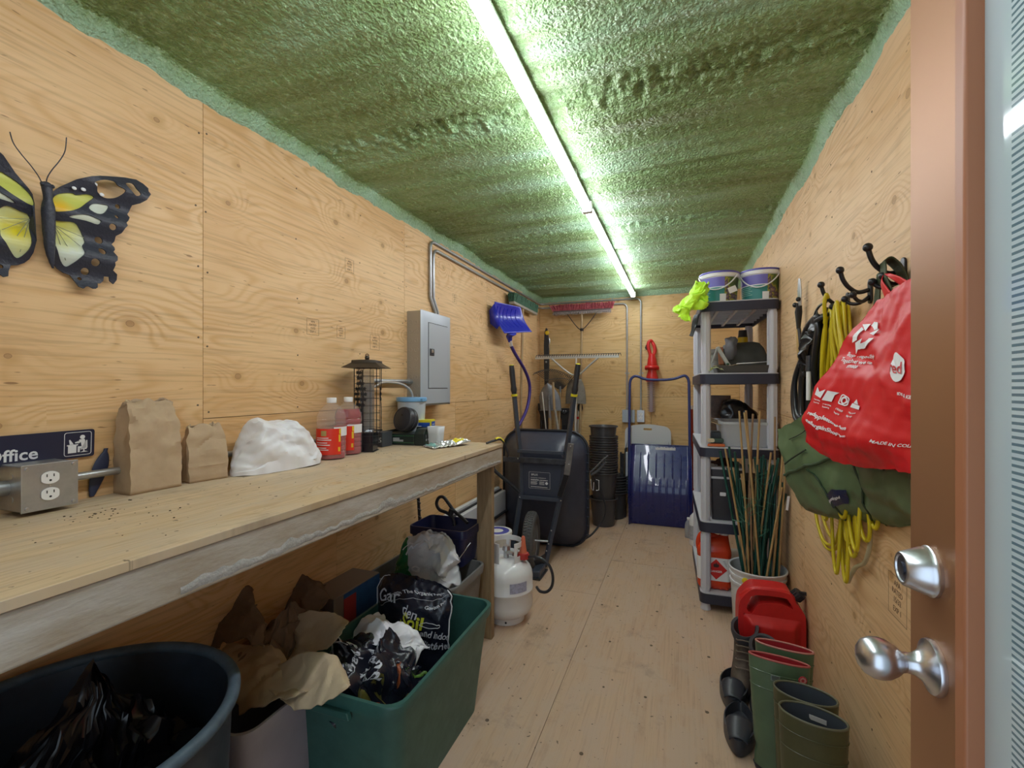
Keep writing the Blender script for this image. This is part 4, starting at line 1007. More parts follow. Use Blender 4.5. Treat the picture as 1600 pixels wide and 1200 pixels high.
def on_surface(fn, s, size, u0, v0, su, sv, rot=0.0, bold=.01, du=1, shear=0):
    """lay lettering on a bent sheet: letter x,y in metres -> surface parameters"""
    me = text_mesh(s, size, .0004, 'CENTER', bold); out = []
    ca, sa = math.cos(rot), math.sin(rot)
    for v in me.vertices:
        x, y = v.co.x*ca-v.co.y*sa, v.co.x*sa+v.co.y*ca
        u = u0+x/su; w = v0+y/sv
        p = Vector(fn(min(max(u,0),1), min(max(w,0),1))); e = .002
        a = Vector(fn(min(u+e,1), w))-Vector(fn(max(u-e,0), w)); b = Vector(fn(u, min(w+e,1)))-Vector(fn(u, max(w-e,0)))
        n = a.cross(b).normalized(); out.append(p+n*(.0022+v.co.z))
    m = MB(); m.v = [tuple(q) for q in out]; m.f = [tuple(p.vertices) for p in me.polygons]; m.m = [0]*len(m.f)
    bpy.data.meshes.remove(me); return m
def merge(*ms):
    o = MB()
    for m in ms: o.add(m.v, m.f)
    return o
SU, SV = .34, .50
M_soilw = mat('soil_print', (.62,.64,.70), .4)
mk('lettering', merge(on_surface(fS, 'Gar', .066, .26, .66, SU, SV, 0), on_surface(fS, 'den', .045, .53, .60, SU, SV, -.25),
   on_surface(fS, 'tropical and indoor', .031, .70, .475, SU, SV, -.05, .014), on_surface(fS, 'plantes et d\'intérieur', .031, .66, .405, SU, SV, -.03, .014),
   on_surface(fS, 'From The Organic People', .021, .60, .775, SU, SV, .36, .012), on_surface(fS, 'Garden Pro', .017, .80, .705, SU, SV, .42, .02)), M_soilw, b1)
mk('lettering', on_surface(fS, 'Soil', .056, .56, .535, SU, SV, -.18, .03), mat('soil_yellow', (.60,.66,.04), .4), b1)
mb = MB(); el = [Vector(fS(.76+.10*math.cos(a), .555+.018*math.sin(a))) + Vector((0,-.003,0)) for a in [2*math.pi*i/24 for i in range(24)]]
mb.tube(el, .0013, 5, closed=True)
mb.tube([Vector(fS(.12+.84*i/20, .62+.20*i/20))+Vector((0,-.0025,0)) for i in range(21)], .0007, 4)
mk('bag_outline', mb, M_soilw, b1)
# white film between the bags
wf = thing('white_film', 'crumpled white plastic film between the two soil bags', 'plastic film', (-1.05,1.5,.4))
mb = MB(); mb.grid(sheet_fn([[(-1.20,1.50,.385),(-1.19,1.55,.415),(-1.18,1.60,.41)],[(-1.12,1.45,.405),(-1.12,1.50,.445),(-1.11,1.56,.435)],[(-1.04,1.42,.40),(-1.04,1.47,.445),(-1.03,1.54,.435)],[(-.97,1.43,.37),(-.96,1.48,.42),(-.95,1.54,.41)],[(-.92,1.47,.32),(-.92,1.51,.36),(-.91,1.55,.37)]], .014, 14, 5), 50, 24); mk('film', mb, M_wbag, wf, 30, solid=.001)
# crumpled soil bag in front
s2 = thing('soil_bag', 'crumpled black soil bag with leaf pictures lying at the front of the green tote', 'soil bag', (-1.0,1.35,.25))
C2 = [[(-1.20,1.22,.24),(-1.20,1.32,.32),(-1.19,1.42,.38),(-1.17,1.48,.385)],
      [(-1.12,1.18,.30),(-1.11,1.28,.39),(-1.09,1.38,.415),(-1.07,1.46,.42)],
      [(-1.03,1.18,.29),(-1.02,1.27,.375),(-1.00,1.37,.425),(-.98,1.46,.43)],
      [(-.95,1.20,.25),(-.93,1.28,.33),(-.91,1.38,.37),(-.89,1.46,.375)],
      [(-.88,1.24,.16),(-.85,1.30,.22),(-.84,1.40,.25),(-.83,1.48,.26)]]
f2 = sheet_fn(C2, .026, 13, 14)
mb = MB(); mb.grid(f2, 80, 64); mb.grid(lambda u, v: (f2(u,v)[0], f2(u,v)[1], .12), 12, 12); b2 = mk('bag_film', mb, M_soilb, s2, 28)
mk('lettering', merge(on_surface(f2, 'tropical and', .030, .52, .58, .34, .30, -1.0, .014), on_surface(f2, 'indoor plants', .030, .44, .52, .34, .30, -1.0, .014),
    on_surface(f2, 'plantes', .028, .36, .47, .34, .30, -1.0, .014), on_surface(f2, 'Garden', .036, .18, .52, .34, .30, .8, .012), on_surface(f2, 'Soil', .02, .2, .28, .34, .30, .8, .012)), M_soilw, b2)
leafm = [mat('leaf_green', (.10,.22,.03), .4, var=.4, vscale=40), mat('leaf_orange', (.36,.085,.02), .4, var=.3, vscale=40), mat('leaf_olive', (.14,.13,.03), .4, var=.5, vscale=40)]
rnd = random.Random(4)
for k, (u0, v0, s_, a, m_) in enumerate([(.84,.80,.16,.6,0),(.76,.62,.15,-1.2,1),(.88,.52,.13,.9,2),(.72,.40,.14,-.4,2),(.90,.34,.13,1.2,0),(.80,.22,.12,-.7,1),(.66,.24,.10,.2,2),(.94,.66,.10,-.9,1)]):
    m = MB()
    def lf(u, v, u0=u0, v0=v0, s_=s_, a=a, k=k):
        x = (u-.5)*2; w = math.sin(math.pi*u)**.7*(.45)*(v-.5)*2
        du, dv_ = (x*math.cos(a)-w*math.sin(a))*s_*.5, (x*math.sin(a)+w*math.cos(a))*s_*.6
        p = Vector(f2(min(max(u0+du,0),1), min(max(v0+dv_,0),1))); return (p.x, p.y, p.z+.003+.0006*k)
    m.grid(lf, 12, 7); mk('leaf_picture', m, leafm[m_], b2, 60)

# grey tote behind, with carrier bag and navy bin
box_tote('grey_tote', 'grey plastic tote behind the green tote holding a white carrier bag', -1.47, -.985, 1.90, 2.27, 0, .42, M_gbin, taper=.86, r=.05, rim=.02)
pbg = thing('carrier_bag', 'white carrier bag with green print in the grey tote', 'plastic bag', (-1.15,2.0,.3))
C3 = [[(-1.34,1.95,.30),(-1.335,1.955,.45),(-1.31,1.97,.56),(-1.27,2.0,.61)],
      [(-1.25,1.92,.28),(-1.25,1.92,.44),(-1.24,1.945,.58),(-1.20,1.99,.635)],
      [(-1.15,1.91,.27),(-1.15,1.905,.42),(-1.15,1.93,.58),(-1.13,1.98,.645)],
      [(-1.05,1.92,.27),(-1.045,1.92,.42),(-1.055,1.94,.56),(-1.07,1.99,.63)],
      [(-.995,1.96,.28),(-.99,1.965,.42),(-1.00,1.98,.50),(-1.03,2.01,.59)]]
f3 = sheet_fn(C3, .016, 12, 8)
mb = MB(); mb.grid(f3, 60, 50); mb.grid(lambda u, v: tuple(Vector(f3(u, v))+Vector((0, .01+.11*math.sin(math.pi*u)*(1-v*.8), 0))), 50, 40)
b3 = mk('bag_film', mb, mat('carrier_film', (.62,.64,.68), .35, var=.06, vscale=16), pbg, 30)
mb = MB(); mb.grid(lambda u, v: tuple(Vector(f3(.02+.62*u*(1-.30*v), .05+(.86-.66*u)*v))+Vector((0,-.003,0))), 30, 20); gp = mk('green_print', mb, mat('print_green', (.012,.16,.055), .4), b3, 60)
fz = lambda u, v: tuple(Vector(f3(u, v))+Vector((0,-.003,0)))
mk('lettering', on_surface(fz, 'Pr', .080, .18, .60, .36, .38, -.45, .012), M_offwhite, gp); mk('lettering', on_surface(fz, 'o', .07, .42, .42, .36, .38, -.5, .012), M_offwhite, gp)
nb = box_tote('navy_bin', 'small navy plastic bin resting on the grey tote against the wall side', -1.36, -1.035, 2.13, 2.36, .4205, .615, M_navb, taper=.84, r=.03, rim=.012, th=.003, ribs=False, handles=False, cat='bin')
mb = MB(); mb.tube(spline([(-.168,-.02,.17),(-.10,-.135,.10),(0,-.15,.03),(.10,-.14,.02),(.165,-.05,.12)], 8), .0022, 6); mk('wire_handle', mb, M_steel, nb, 60, local=True)
np_ = thing('paper_sheet', 'white paper lying inside the navy bin', 'paper', (-1.2,2.25,.5))
mb = MB(); mb.grid(sheet_fn([[(-1.31,2.20,.565),(-1.31,2.32,.50)],[(-1.18,2.17,.575),(-1.18,2.32,.50)],[(-1.10,2.17,.555),(-1.10,2.32,.49)]], .006, 12, 4), 20, 14); mk('sheet', mb, M_offwhite, np_, 40, solid=.001)
# hidden crate carrying the rear of the navy bin
cr = thing('plastic_crate', 'black plastic crate standing behind the grey tote', 'crate', (-1.2,2.42,0))
mb = MB(); mb.rloft([rring(.34,.15,.02,0,4,-1.21,2.375), rring(.36,.16,.02,.4195,4,-1.21,2.375)]); mk('crate', mb, M_black, cr, 30)
# black bungee loop
bl = thing('bungee_loop', 'looped black rubber cord with a hook rising out of the navy bin', 'cord', (-1.2,2.4,.6))
mb = MB(); mb.tube(spline([(-1.11,2.32,.60),(-1.16,2.34,.625),(-1.215,2.36,.65),(-1.25,2.36,.69),(-1.28,2.36,.72),(-1.31,2.36,.715),(-1.325,2.36,.68),(-1.30,2.35,.65),(-1.25,2.35,.635),(-1.215,2.35,.61),(-1.20,2.34,.57)], 8), .0095, 8); mk('cord', mb, M_black, bl, 60)
mb = MB(); mb.tube([(-1.222,2.355,.66),(-1.235,2.355,.625)], .017, 10); mk('knot', mb, M_black, bl, 40)
# black cane by the wall
cn = thing('black_pole', 'thin black pole with twisted cord against the wall behind the navy bin', 'pole', (-1.49,2.42,0))
mb = MB(); mb.tube([(-1.47,2.475,0),(-1.487,2.40,.93)], .009, 8); mk('pole', mb, M_black, cn, 60)
mb = MB(); mb.tube([Vector((-1.4865,2.402,.925)).lerp(Vector((-1.475,2.45,.35)), i/90)+Vector((.0105*math.cos(i*.9), .0105*math.sin(i*.9), 0)) for i in range(91)], .0022, 5); mk('twisted_cord', mb, mat('cord_greyblack', (.20,.20,.22), .5), cn, 60)
# folded white table along the wall
ft = thing('folded_table', 'folded white plastic table with black edges leaning along the left wall', 'folding table', (-1.46,3.1,0))
M_tabw = mat('table_white', (.62,.64,.68), .5)
mb = MB(); mb.bx((-1.505,2.50,.012), (-1.470,3.72,.495)); mk('table_leaf', mb, M_tabw, ft, bevel=.008)
mb = MB(); mb.bx((-1.468,2.50,.02), (-1.452,3.72,.478)); mk('black_frame', mb, M_black, ft, bevel=.003)
mb = MB(); mb.bx((-1.450,2.50,.012), (-1.415,3.72,.47)); mk('table_leaf', mb, M_tabw, ft, bevel=.008)
mb = MB(); mb.tube([(-1.405,2.55,.30),(-1.405,3.70,.30)], .011, 8); mb.tube([(-1.405,2.58,.16),(-1.405,3.68,.16)], .011, 8); mk('folded_leg', mb, M_black, ft, 60)

# propane tank
M_tank = mat('tank_white', (.78,.79,.82), .30, var=.05, vscale=12, coat=.3)
tk = thing('propane_tank', 'white propane tank with collar standing beyond the bench leg', 'gas cylinder', (-.968,2.55,0))
c = (-.968, 2.55, 0)
mb = MB(); mb.lathe([(.001,.028),(.08,.030),(.118,.038),(.141,.055),(.152,.080),(.155,.105),(.155,.178),(.157,.180),(.157,.186),(.155,.188),(.155,.250),(.151,.280),(.140,.306),(.118,.328),(.088,.343),(.05,.350),(.001,.352)], 48, 0, None, c); mk('tank_body', mb, M_tank, tk, 50)
mb = MB(); mb.lathe([(.102,.048),(.104,.010),(.107,.001),(.104,.0),(.100,.010),(.098,.048)], 40, 0, None, c); ft_ = mk('foot_ring', mb, M_tank, tk, 50)
mb = MB(); mb.ball((c[0]+.035,c[1]-.100,.018), (.006,.004,.006), 6); mk('foot_hole', mb, M_dark, ft_)
# collar: two bands with a grip cut-out
mb = MB()
def arc(a0, a1, z0, z1, r0=.090, r1=.094, n=26):
    vs = []; fs = []
    for i in range(n+1):
        a = R(a0+(a1-a0)*i/n)
        for r, z in ((r0,z0),(r1,z0),(r1,z1),(r0,z1)): vs.append((c[0]+r*math.cos(a), c[1]+r*math.sin(a), z))
    for i in range(n):
        for j in range(4): fs.append((i*4+j, i*4+(j+1)%4, (i+1)*4+(j+1)%4, (i+1)*4+j))
    fs += [(3,2,1,0), tuple((n*4)+j for j in range(4))]; mb.add(vs, fs)
arc(-40, 235, .335, .375); arc(-40, 235, .425, .455)
for a in (-40, 35, 98, 160, 222): arc(a, a+13, .370, .430)
arc(-160,-95,.335,.455); 
mk('collar', mb, M_tank, tk, 40, bevel=.0015)
mb = MB(); mb.cyl((c[0],c[1],.345), (c[0],c[1],.395), .016, n=14); mb.cyl((c[0],c[1],.385), (c[0]+.055,c[1]-.03,.385), .011, n=12); mb.cyl((c[0],c[1],.395),(c[0],c[1],.42),.024,.020,n=12); mk('valve', mb, M_steel, tk, 40)
mb = MB(); mb.grid(lambda u, v: (c[0]+.1565*math.cos(R(-62+40*u)), c[1]+.1565*math.sin(R(-62+40*u)), .20+.055*v), 8, 2); mk('label', mb, mat('tank_label', (.45,.47,.66), .5, var=.4, vscale=60), tk)
# hose with orange connector
hs = thing('gas_hose', 'black gas hose with an orange cone connector curling from the white tank', 'hose', (-.85,2.56,.16))
mb = MB(); mb.tube(spline([(-.835,2.565,.365),(-.79,2.56,.372),(-.74,2.56,.358),(-.705,2.56,.325),(-.688,2.56,.27),(-.695,2.56,.215),(-.725,2.56,.18),(-.77,2.58,.168),(-.805,2.63,.166)], 8), .0085, 8); mk('hose', mb, M_black, hs, 60)
M_or = mat('faded_orange', (.62,.15,.075), .5)
mb = MB(); mb.lathe([(.001,.0),(.024,.0),(.020,.012),(.015,.05),(.010,.092),(.004,.098),(.001,.099)], 20, 0, None, (-.868,2.565,.385)); mk('cone_grip', mb, M_or, hs, 50)
mb = MB()
mb.lathe([(.016,-.036),(.031,-.034),(.033,-.028),(.033,-.010),(.031,.0),(.016,.004)], 22, 0, None, (-.868,2.565,.385))
for k in range(12):
    a = 2*math.pi*k/12; mb.box((-.868+.033*math.cos(a), 2.565+.033*math.sin(a), .366), (.006,.006,.022))
mk('red_nut', mb, mat('nut_red', (.42,.035,.03), .45), hs, 40)
mb = MB(); mb.cyl((-.965,2.56,.385), (-.868,2.565,.372), .009, n=10); mk('fitting', mb, M_steel, hs, 50)
# small pail behind the tank
pl = thing('white_pail', 'white pail with a blue-edged round lid behind the propane tank', 'pail', (-1.20,2.98,0))
mb = MB(); mb.lathe([(.001,0),(.085,0),(.098,.33),(.100,.345)], 36, 0, None, (-1.20,2.98,0)); mk('pail', mb, M_white, pl, 50)
mb = MB(); mb.lathe([(.104,.335),(.106,.345),(.104,.358),(.001,.358)], 36, 0, None, (-1.20,2.98,0)); mk('lid', mb, M_white, pl, 50)
mb = MB(); mb.lathe([(.085,.3585),(.083,.3600),(.045,.3600),(.044,.3585)], 36, 0, None, (-1.20,2.98,0)); mk('lid_print', mb, mat('lid_violet', (.09,.10,.45), .4), pl, 50)
# ================================================================ back of the room
M_potb = mat('pot_black', (.060,.060,.066), .33)
M_navyp = mat('tray_slate', (.045,.055,.090), .40, var=.2, vscale=8)
M_frame = mat('frame_slate', (.070,.085,.12), .38, .3)
M_wood = mat('ash_handle', (.46,.33,.18), .6, col2=(.34,.23,.12), vscale=10, stretch=(6,6,.5))
M_greyst = mat('shovel_steel', (.28,.29,.31), .45, .5, var=.3, vscale=14)
M_tan = mat('shovel_tan', (.30,.28,.24), .5, .4, var=.25, vscale=14)
M_lalu = mat('rake_aluminium', (.60,.60,.58), .4, .6)
M_blue = mat('shovel_blue', (.020,.030,.42), .30, coat=.3)
M_purp = mat('handle_indigo', (.045,.025,.22), .4)
M_scoop = mat('scoop_blue', (.012,.022,.16), .26, var=.15, vscale=5, coat=.5)
M_scoopt = mat('scoop_tube', (.025,.040,.17), .35)
M_redp = mat('trimmer_red', (.62,.02,.02), .35)
M_rubber = mat('tyre_rubber', (.085,.087,.092), .75)

# --- wheelbarrow standing on its nose
bw = thing('wheelbarrow', 'dark slate wheelbarrow standing upright on its nose with handles up', 'wheelbarrow', (-1.06,3.5,0))
RY, PY = 3.86, 3.545
def tr_ring(x0, x1, z0, z1, y, r, n=8): return [(x, y+(z-z0)*0.0, z) for x, z in rrect(x1-x0, z1-z0, r, n, (x0+x1)/2, (z0+z1)/2)]
mb = MB()
mb.rloft([tr_ring(-1.485,-.735,.004,.975,RY,.17), tr_ring(-1.475,-.745,.012,.965,RY-.004,.17), tr_ring(-1.440,-.775,.05,.94,RY-.10,.20), tr_ring(-1.34,-.83,.22,.90,RY-.23,.15), tr_ring(-1.25,-.86,.42,.86,PY+.02,.08), tr_ring(-1.235,-.872,.45,.845,PY,.07)], cap0=False)
trm = mk('tray', mb, M_navyp, bw, 35)
mb = MB(); mb.tube([(x, y, z) for x, y, z in tr_ring(-1.488,-.732,.006,.978,RY,.17)], .011, 8, closed=True); mk('tray_rim', mb, M_black, trm, 60)
for k, z in enumerate([.12+.075*i for i in range(10)]):
    mb = MB(); mb.box((-.737, RY-.006, z), (.024,.02,.006)); mk('rim_rib', mb, M_navyp, trm)
# rails with grips
for nm, P_ in (('left', [(-1.245,3.40,1.50),(-1.215,3.44,1.05),(-1.195,3.47,.80),(-1.190,3.46,.50),(-1.205,3.36,.22),(-1.215,3.30,.10)]), ('right', [(-.724,3.40,1.50),(-.79,3.44,1.05),(-.835,3.47,.80),(-.872,3.46,.50),(-.920,3.36,.22),(-.945,3.30,.04)])):
    mb = MB(); mb.tube(P_, .0215, 4); rl = mk('frame_rail', mb, M_frame, bw, bevel=.003)
    a, b = Vector(P_[0]), Vector(P_[1]); d = (a-b).normalized()
    mb = MB(); mb.tube([a+d*.02, a-d*.03, a-d*.14, a-d*.17, a-d*.20], [.019,.0225,.021,.026,.019], 12); g = mk('grip', mb, M_black, bw, 60)
    mb = MB(); mb.cyl(a+d*.026, a+d*.019, .015, .019, 12); mb.cyl(a-d*.205, a-d*.222, .026, n=12); mk('yellow_ring', mb, mat('ring_yellow', (.72,.62,.02), .5), g, 50)
mb = MB(); mb.bx((-1.335,3.435,.758), (-.805,3.452,.800)); mk('cross_plate', mb, mat('worn_plate', (.075,.08,.10), .5, .5, var=.5, vscale=14), bw, bevel=.004)
mb = MB(); mb.bx((-1.215,3.44,.835), (-.845,3.465,.86)); mk('cross_bar', mb, M_frame, bw, bevel=.003)
mb = MB(); mb.prism([(-1.215,.80),(-.845,.80),(-.885,.47),(-1.165,.47)], .010, frame((0,3.478,0), (1,0,0), (0,0,1))); pt = mk('belly_plate', mb, M_navyp, bw, bevel=.003)
mb = MB(); mb.bx((-1.20,3.43,.475), (-.87,3.455,.505)); mk('cross_bar', mb, M_frame, bw, bevel=.003)
# warning label
LBY = 3.4665
mb = MB(); Ml = frame((-1.125,LBY,.560), (1,0,0), (0,0,1))
me = flat([rrect(.170,.128,.003,2,.085,.064), rrect(.1675,.1255,.003,2,.085,.064)], .0006); mb.join(me, 0, Ml)
put_text(mb, 'EPLUS', .020, Ml @ Matrix.Translation((.018,.100,0)), 0, 'LEFT', .01)
put_text(mb, 'PROFESSIONAL WHEELBARROW', .0085, Ml @ Matrix.Translation((.014,.080,0)), 0, 'LEFT')
put_text(mb, 'WARNING', .0135, Ml @ Matrix.Translation((.014,.062,0)), 0, 'LEFT', .03); put_text(mb, 'AVERTISSEMENT', .0095, Ml @ Matrix.Translation((.084,.062,0)), 0, 'LEFT', .03)
for k in range(4): mb.prism([(.014,.052-.007*k),(.014+.055-.006*(k%2),.052-.007*k),(.014+.055-.006*(k%2),.0545-.007*k),(.014,.0545-.007*k)], .0005, Ml); mb.prism([(.084,.052-.007*k),(.125,.052-.007*k),(.125,.0545-.007*k),(.084,.0545-.007*k)], .0005, Ml)
mb.prism(circ(.011,16,.143,.044), .0005, Ml); mb.prism([(.014,.012),(.150,.010),(.150,.0135),(.014,.0155)], .0005, Ml)
mk('warning_label', mb, M_offwhite, pt)
# legs
mb = MB(); mb.tube(spline([(-1.385,3.36,.735),(-1.378,3.36,.705),(-1.33,3.38,.655),(-1.25,3.42,.58),(-1.195,3.44,.525)], 5), .014, 8); mb.lathe([(.016,-.004),(.016,.004),(.001,.004)], 12, 0, frame((-1.385,3.345,.73),(1,0,0),(0,0,1))); mk('leg', mb, M_black, bw, 60)
mb = MB(); mb.beam((-.765,3.36,.935), (-.797,3.36,.70), .045, .012, up=(0,1,0)); lg = mk('leg', mb, mat('worn_leg', (.22,.21,.21), .55, .4, var=.4, vscale=10), bw, bevel=.003); lg['label'] = 'worn bare metal leg'
mb = MB(); mb.beam((-.795,3.365,.712), (-.872,3.44,.52), .038, .014, up=(0,1,0)); mk('leg_brace', mb, M_black, bw, bevel=.002)
mb = MB()
for p in ((-.768,3.352,.915),(-.780,3.352,.78),(-.822,3.43,.78),(-1.205,3.43,.79),(-.86,3.43,.49),(-1.19,3.43,.49),(-.905,3.32,.29),(-.918,3.29,.20),(-.93,3.28,.15),(-.865,3.53,.83),(-1.17,3.53,.83)): mb.ball(p, (.006,.004,.006), 5)
mk('bolts', mb, M_steel, bw, 60)
# wheel
WC = Vector((-1.045,3.27,.215)); Mw_ = frame(WC, (0,1,0), (0,0,1)) @ Matrix.Identity(4)
Mw_ = Matrix.Translation(WC) @ Matrix.Rotation(R(8), 4, 'Z') @ Matrix.Rotation(R(90), 4, 'Y')
mb = MB(); mb.lathe([(.130,-.030),(.165,-.042),(.195,-.036),(.208,-.018),(.210,0),(.208,.018),(.195,.036),(.165,.042),(.130,.030),(.125,0),(.130,-.030)], 48, 0, Mw_); wh = mk('tyre', mb, M_rubber, bw, 50)
mb = MB()
for k in range(60):
    for s_ in (-1, 1):
        a = 2*math.pi*(k+.25*s_)/60; r_ = .2095
        for q in range(2):
            zc = s_*(.007+.013*q); rr_ = r_-.0035*q
            M = Mw_ @ Matrix.Translation((rr_*math.cos(a), rr_*math.sin(a), zc)) @ Matrix.Rotation(a, 4, 'Z') @ Matrix.Rotation(s_*R(28), 4, 'X')
            mb.add([(x*.0035, y*.0062, z*.0058) for z in (-1,1) for y in (-1,1) for x in (-1,1)], [(0,2,3,1),(4,5,7,6),(0,1,5,4),(1,3,7,5),(3,2,6,7),(2,0,4,6)], 0, M)
tag(mk('tyre_tread', mb, M_rubber, wh), kind='stuff')
mb = MB(); mb.lathe([(.001,-.028),(.05,-.03),(.125,-.024),(.130,-.030),(.130,.030),(.125,.024),(.05,.03),(.001,.028)], 32, 0, Mw_); mk('wheel_rim', mb, M_greyst, bw, 40)
mb = MB(); mb.cyl((-1.215,3.25,.215), (-.925,3.30,.215), .009, n=10); mk('axle', mb, M_steel, bw, 50)
mb = MB(); mb.bx((-1.09,3.10,.0),(-.925,3.30,.012)); mb.beam((-1.07,3.13,.006), (-.94,3.30,.075), .12, .006, up=(1,0,0)); mk('nose_guard', mb, M_black, bw, bevel=.002)
mb = MB(); mb.box((-.985,3.20,.030), (.10,.16,.055)); mk('nose_block', mb, M_frame, bw, bevel=.012)

# --- stacks of black nursery pots
def pot_proto(name, label, loc, group, s=1.0):
    t = thing(name, label, 'plant pot', loc, group)
    mb = MB(); h = .27*s
    mb.lathe([(.001,.004),(.100*s,.004),(.102*s,.0),(.118*s,h*.55),(.1265*s,h-.020),(.1265*s,h-.014),(.139*s,h-.0125),(.141*s,h-.009),(.141*s,h-.002),(.139*s,h),(.135*s,h),(.1335*s,h-.004),(.124*s,h-.020),(.116*s,h*.5),(.098*s,.008),(.001,.008)], 36)
    mk('pot', mb, M_potb, t, 30, local=True); return t
p0 = pot_proto('plant_pot', 'lowest black plastic pot of the tall nested stack by the back wall', (-.722,4.60,.0), 'nested black plant pots')
N_P = 18
ORD = ['','second','third','fourth','fifth','sixth','seventh','eighth','ninth','tenth','eleventh','twelfth','thirteenth','fourteenth','fifteenth','sixteenth','seventeenth','eighteenth','nineteenth','twentieth','twenty-first','twenty-second']
for k in range(1, N_P):
    c_ = copy_tree(p0); c_.location = (-.722+.002*math.sin(k*2.1), 4.60+.002*math.cos(k*1.7), .25+.0235*(k-1) if k < N_P-1 else .25+.0235*(N_P-3)+.10)
    c_['label'] = 'black plastic pot, %s from the top of the tall nested stack' % ORD[N_P-1-k]
    if k == N_P-1: c_['label'] = 'topmost black plastic pot raised above the tall nested stack'
q0 = pot_proto('plant_pot', 'wide black plastic pot low behind the tall nested pot stack', (-.66,4.90,0), 'wide black pots behind the stack', 1.0)
for k in range(1, 7):
    c_ = copy_tree(q0); c_.location = (-.66, 4.90, .028*k)
for k, o_ in enumerate([o for o in bpy.data.objects if o.parent is None and o.get('group') == 'wide black pots behind the stack']): o_['label'] = 'black plastic pot, %s from the floor in the short stack behind' % (['lowest']+ORD[1:])[k]
# --- cable with plug by the pots
bc_ = thing('black_cable', 'black cable with grey clip looping between wheelbarrow and pots', 'cable', (-.69,4.15,.3))
mb = MB(); mb.tube(spline([(-.74,4.08,.60),(-.70,4.10,.49),(-.66,4.12,.40),(-.63,4.12,.30),(-.64,4.12,.20),(-.69,4.10,.12),(-.74,4.06,.06),(-.80,4.02,.02)], 8), .0085, 8); mk('cord', mb, M_black, bc_, 60)
mb = MB(); mb.tube(spline([(-.755,4.05,.60),(-.70,4.06,.655),(-.64,4.07,.72),(-.60,4.08,.755)], 6), .016, 8, flat=.5); mb.tube(spline([(-.75,4.06,.58),(-.69,4.07,.62),(-.62,4.08,.70)], 6), .011, 8); mk('handle_end', mb, mat('cable_grey_end', (.10,.105,.115), .4), bc_, 60)
mb = MB()
for x in (-.728, -.69): mb.tube([(x-.018,4.05,.545),(x-.014,4.05,.46),(x+.004,4.05,.45),(x+.008,4.05,.52)] if x < -.7 else [(x-.012,4.05,.545),(x+.014,4.05,.54),(x+.014,4.05,.455),(x-.010,4.05,.45)], .003, 6)
mk('wire_clip', mb, M_offwhite, bc_, 60)

# --- white folding chair behind the scoop
fc = thing('folding_chair', 'folded white plastic chair with black frame behind the blue snow scoop', 'folding chair', (-.33,4.96,0))
M_chw = mat('chair_white', (.58,.60,.64), .45)
o_ = [(x, z) for x, z in rrect(.455, .26, .07, 7, 0, .13)]
arch = [(-.2275,.0)]+[(-.2275+.455*i/14, .028*math.sin(math.pi*i/14)+.0) for i in range(1,14)]+[(.2275,.0)]
top = [(x, z+.012*math.cos(x/.2275*1.57)) for x, z in rrect(.455,.26,.07,7,0,.13) if z > .12]
top.sort(key=lambda p: math.atan2(p[1]-.1, p[0]))
out = arch[:] + top
slot = rrect(.085, .022, .010, 4, 0, .205)
out = [(.2275,0),(.2275,.17)]+[(.1475+.08*math.cos(R(a)), .17+.070*math.sin(R(a))) for a in (20,40,60,80)]+[(.07,.252),(0,.256),(-.07,.252)]+[(-.1475+.08*math.cos(R(a)), .17+.070*math.sin(R(a))) for a in (100,120,140,160)]+[(-.2275,.17),(-.2275,0)]+[(-.2+.4*i/12, .012+.045*math.sin(math.pi*i/12)) for i in range(13)]
me = flat([out, slot], .020); mb = MB(); mb.join(me, 0, frame((-.328,4.975,.712), (1,0,0), (0,.03,1))); mk('backrest', mb, M_chw, fc, bevel=.004)
mb = MB(); mb.prism([(-.20,-.01),(.20,-.01),(.18,.012),(.06,.035),(-.06,.035),(-.18,.012)], .012, frame((-.328,4.955,.70), (1,0,0), (0,0,1))); mk('back_bracket', mb, M_black, fc, bevel=.002)
for sx in (-1, 1):
    mb = MB(); mb.tube([(-.328+sx*.225,4.93,0),(-.328+sx*.222,4.965,.70),(-.328+sx*.20,4.97,.80)], .0125, 8); mk('leg', mb, M_black, fc, 60)
    mb = MB(); mb.tube([(-.328+sx*.250,4.89,0),(-.328+sx*.245,4.935,.66)], .0125, 8); mk('leg', mb, M_black, fc, 60)
mb = MB(); mb.bx((-.545,4.905,.26), (-.11,4.945,.68)); mk('seat', mb, M_chw, fc, bevel=.012)
mb = MB()
for z in (.06,.12,.18,.24,.3,.36,.42,.48): mb.bx((-.60,4.88,z), (-.575,4.90,z+.035))
mb.bx((-.598,4.882,.02),(-.58,4.9,.68)); mb.bx((.075,4.84,.02),(.095,4.862,.68))
mk('side_bracket', mb, M_black, fc, bevel=.003)

# --- blue snow scoop
ss = thing('snow_scoop', 'navy blue snow scoop with a tall tubular handle leaning on the back wall', 'snow scoop', (-.2,4.72,0))
def scf(u, v):
    x = -.482+.572*u+(.010*v)*(0); 
    z = .002+.765*v
    y = 4.735 - .055*math.sin(math.pi*min(1,v*1.15))**1 + .155*max(0,(v-.42)/.58)**1.5
    e = abs(2*u-1)
    y -= .055*max(0, (e-.86)/.14)**2*(1-.35*v)*(1 if v < .99 else 1)
    rib = 0
    for k in range(6):
        cx = .17+.132*k; wd = .026
        if abs(u-cx) < wd and .62-.0*k < v < .93: rib = max(rib, 1)
    for k in range(9):
        y -= .0016*math.exp(-((u-(.08+.105*k))/.010)**2)*(v < .6)
    z -= 0
    return (x+.012*(1-v)*(u-.5), y, z)
mb = MB(); mb.grid(scf, 130, 90); bl_ = mk('blade', mb, M_scoop, ss, 45, solid=.004)
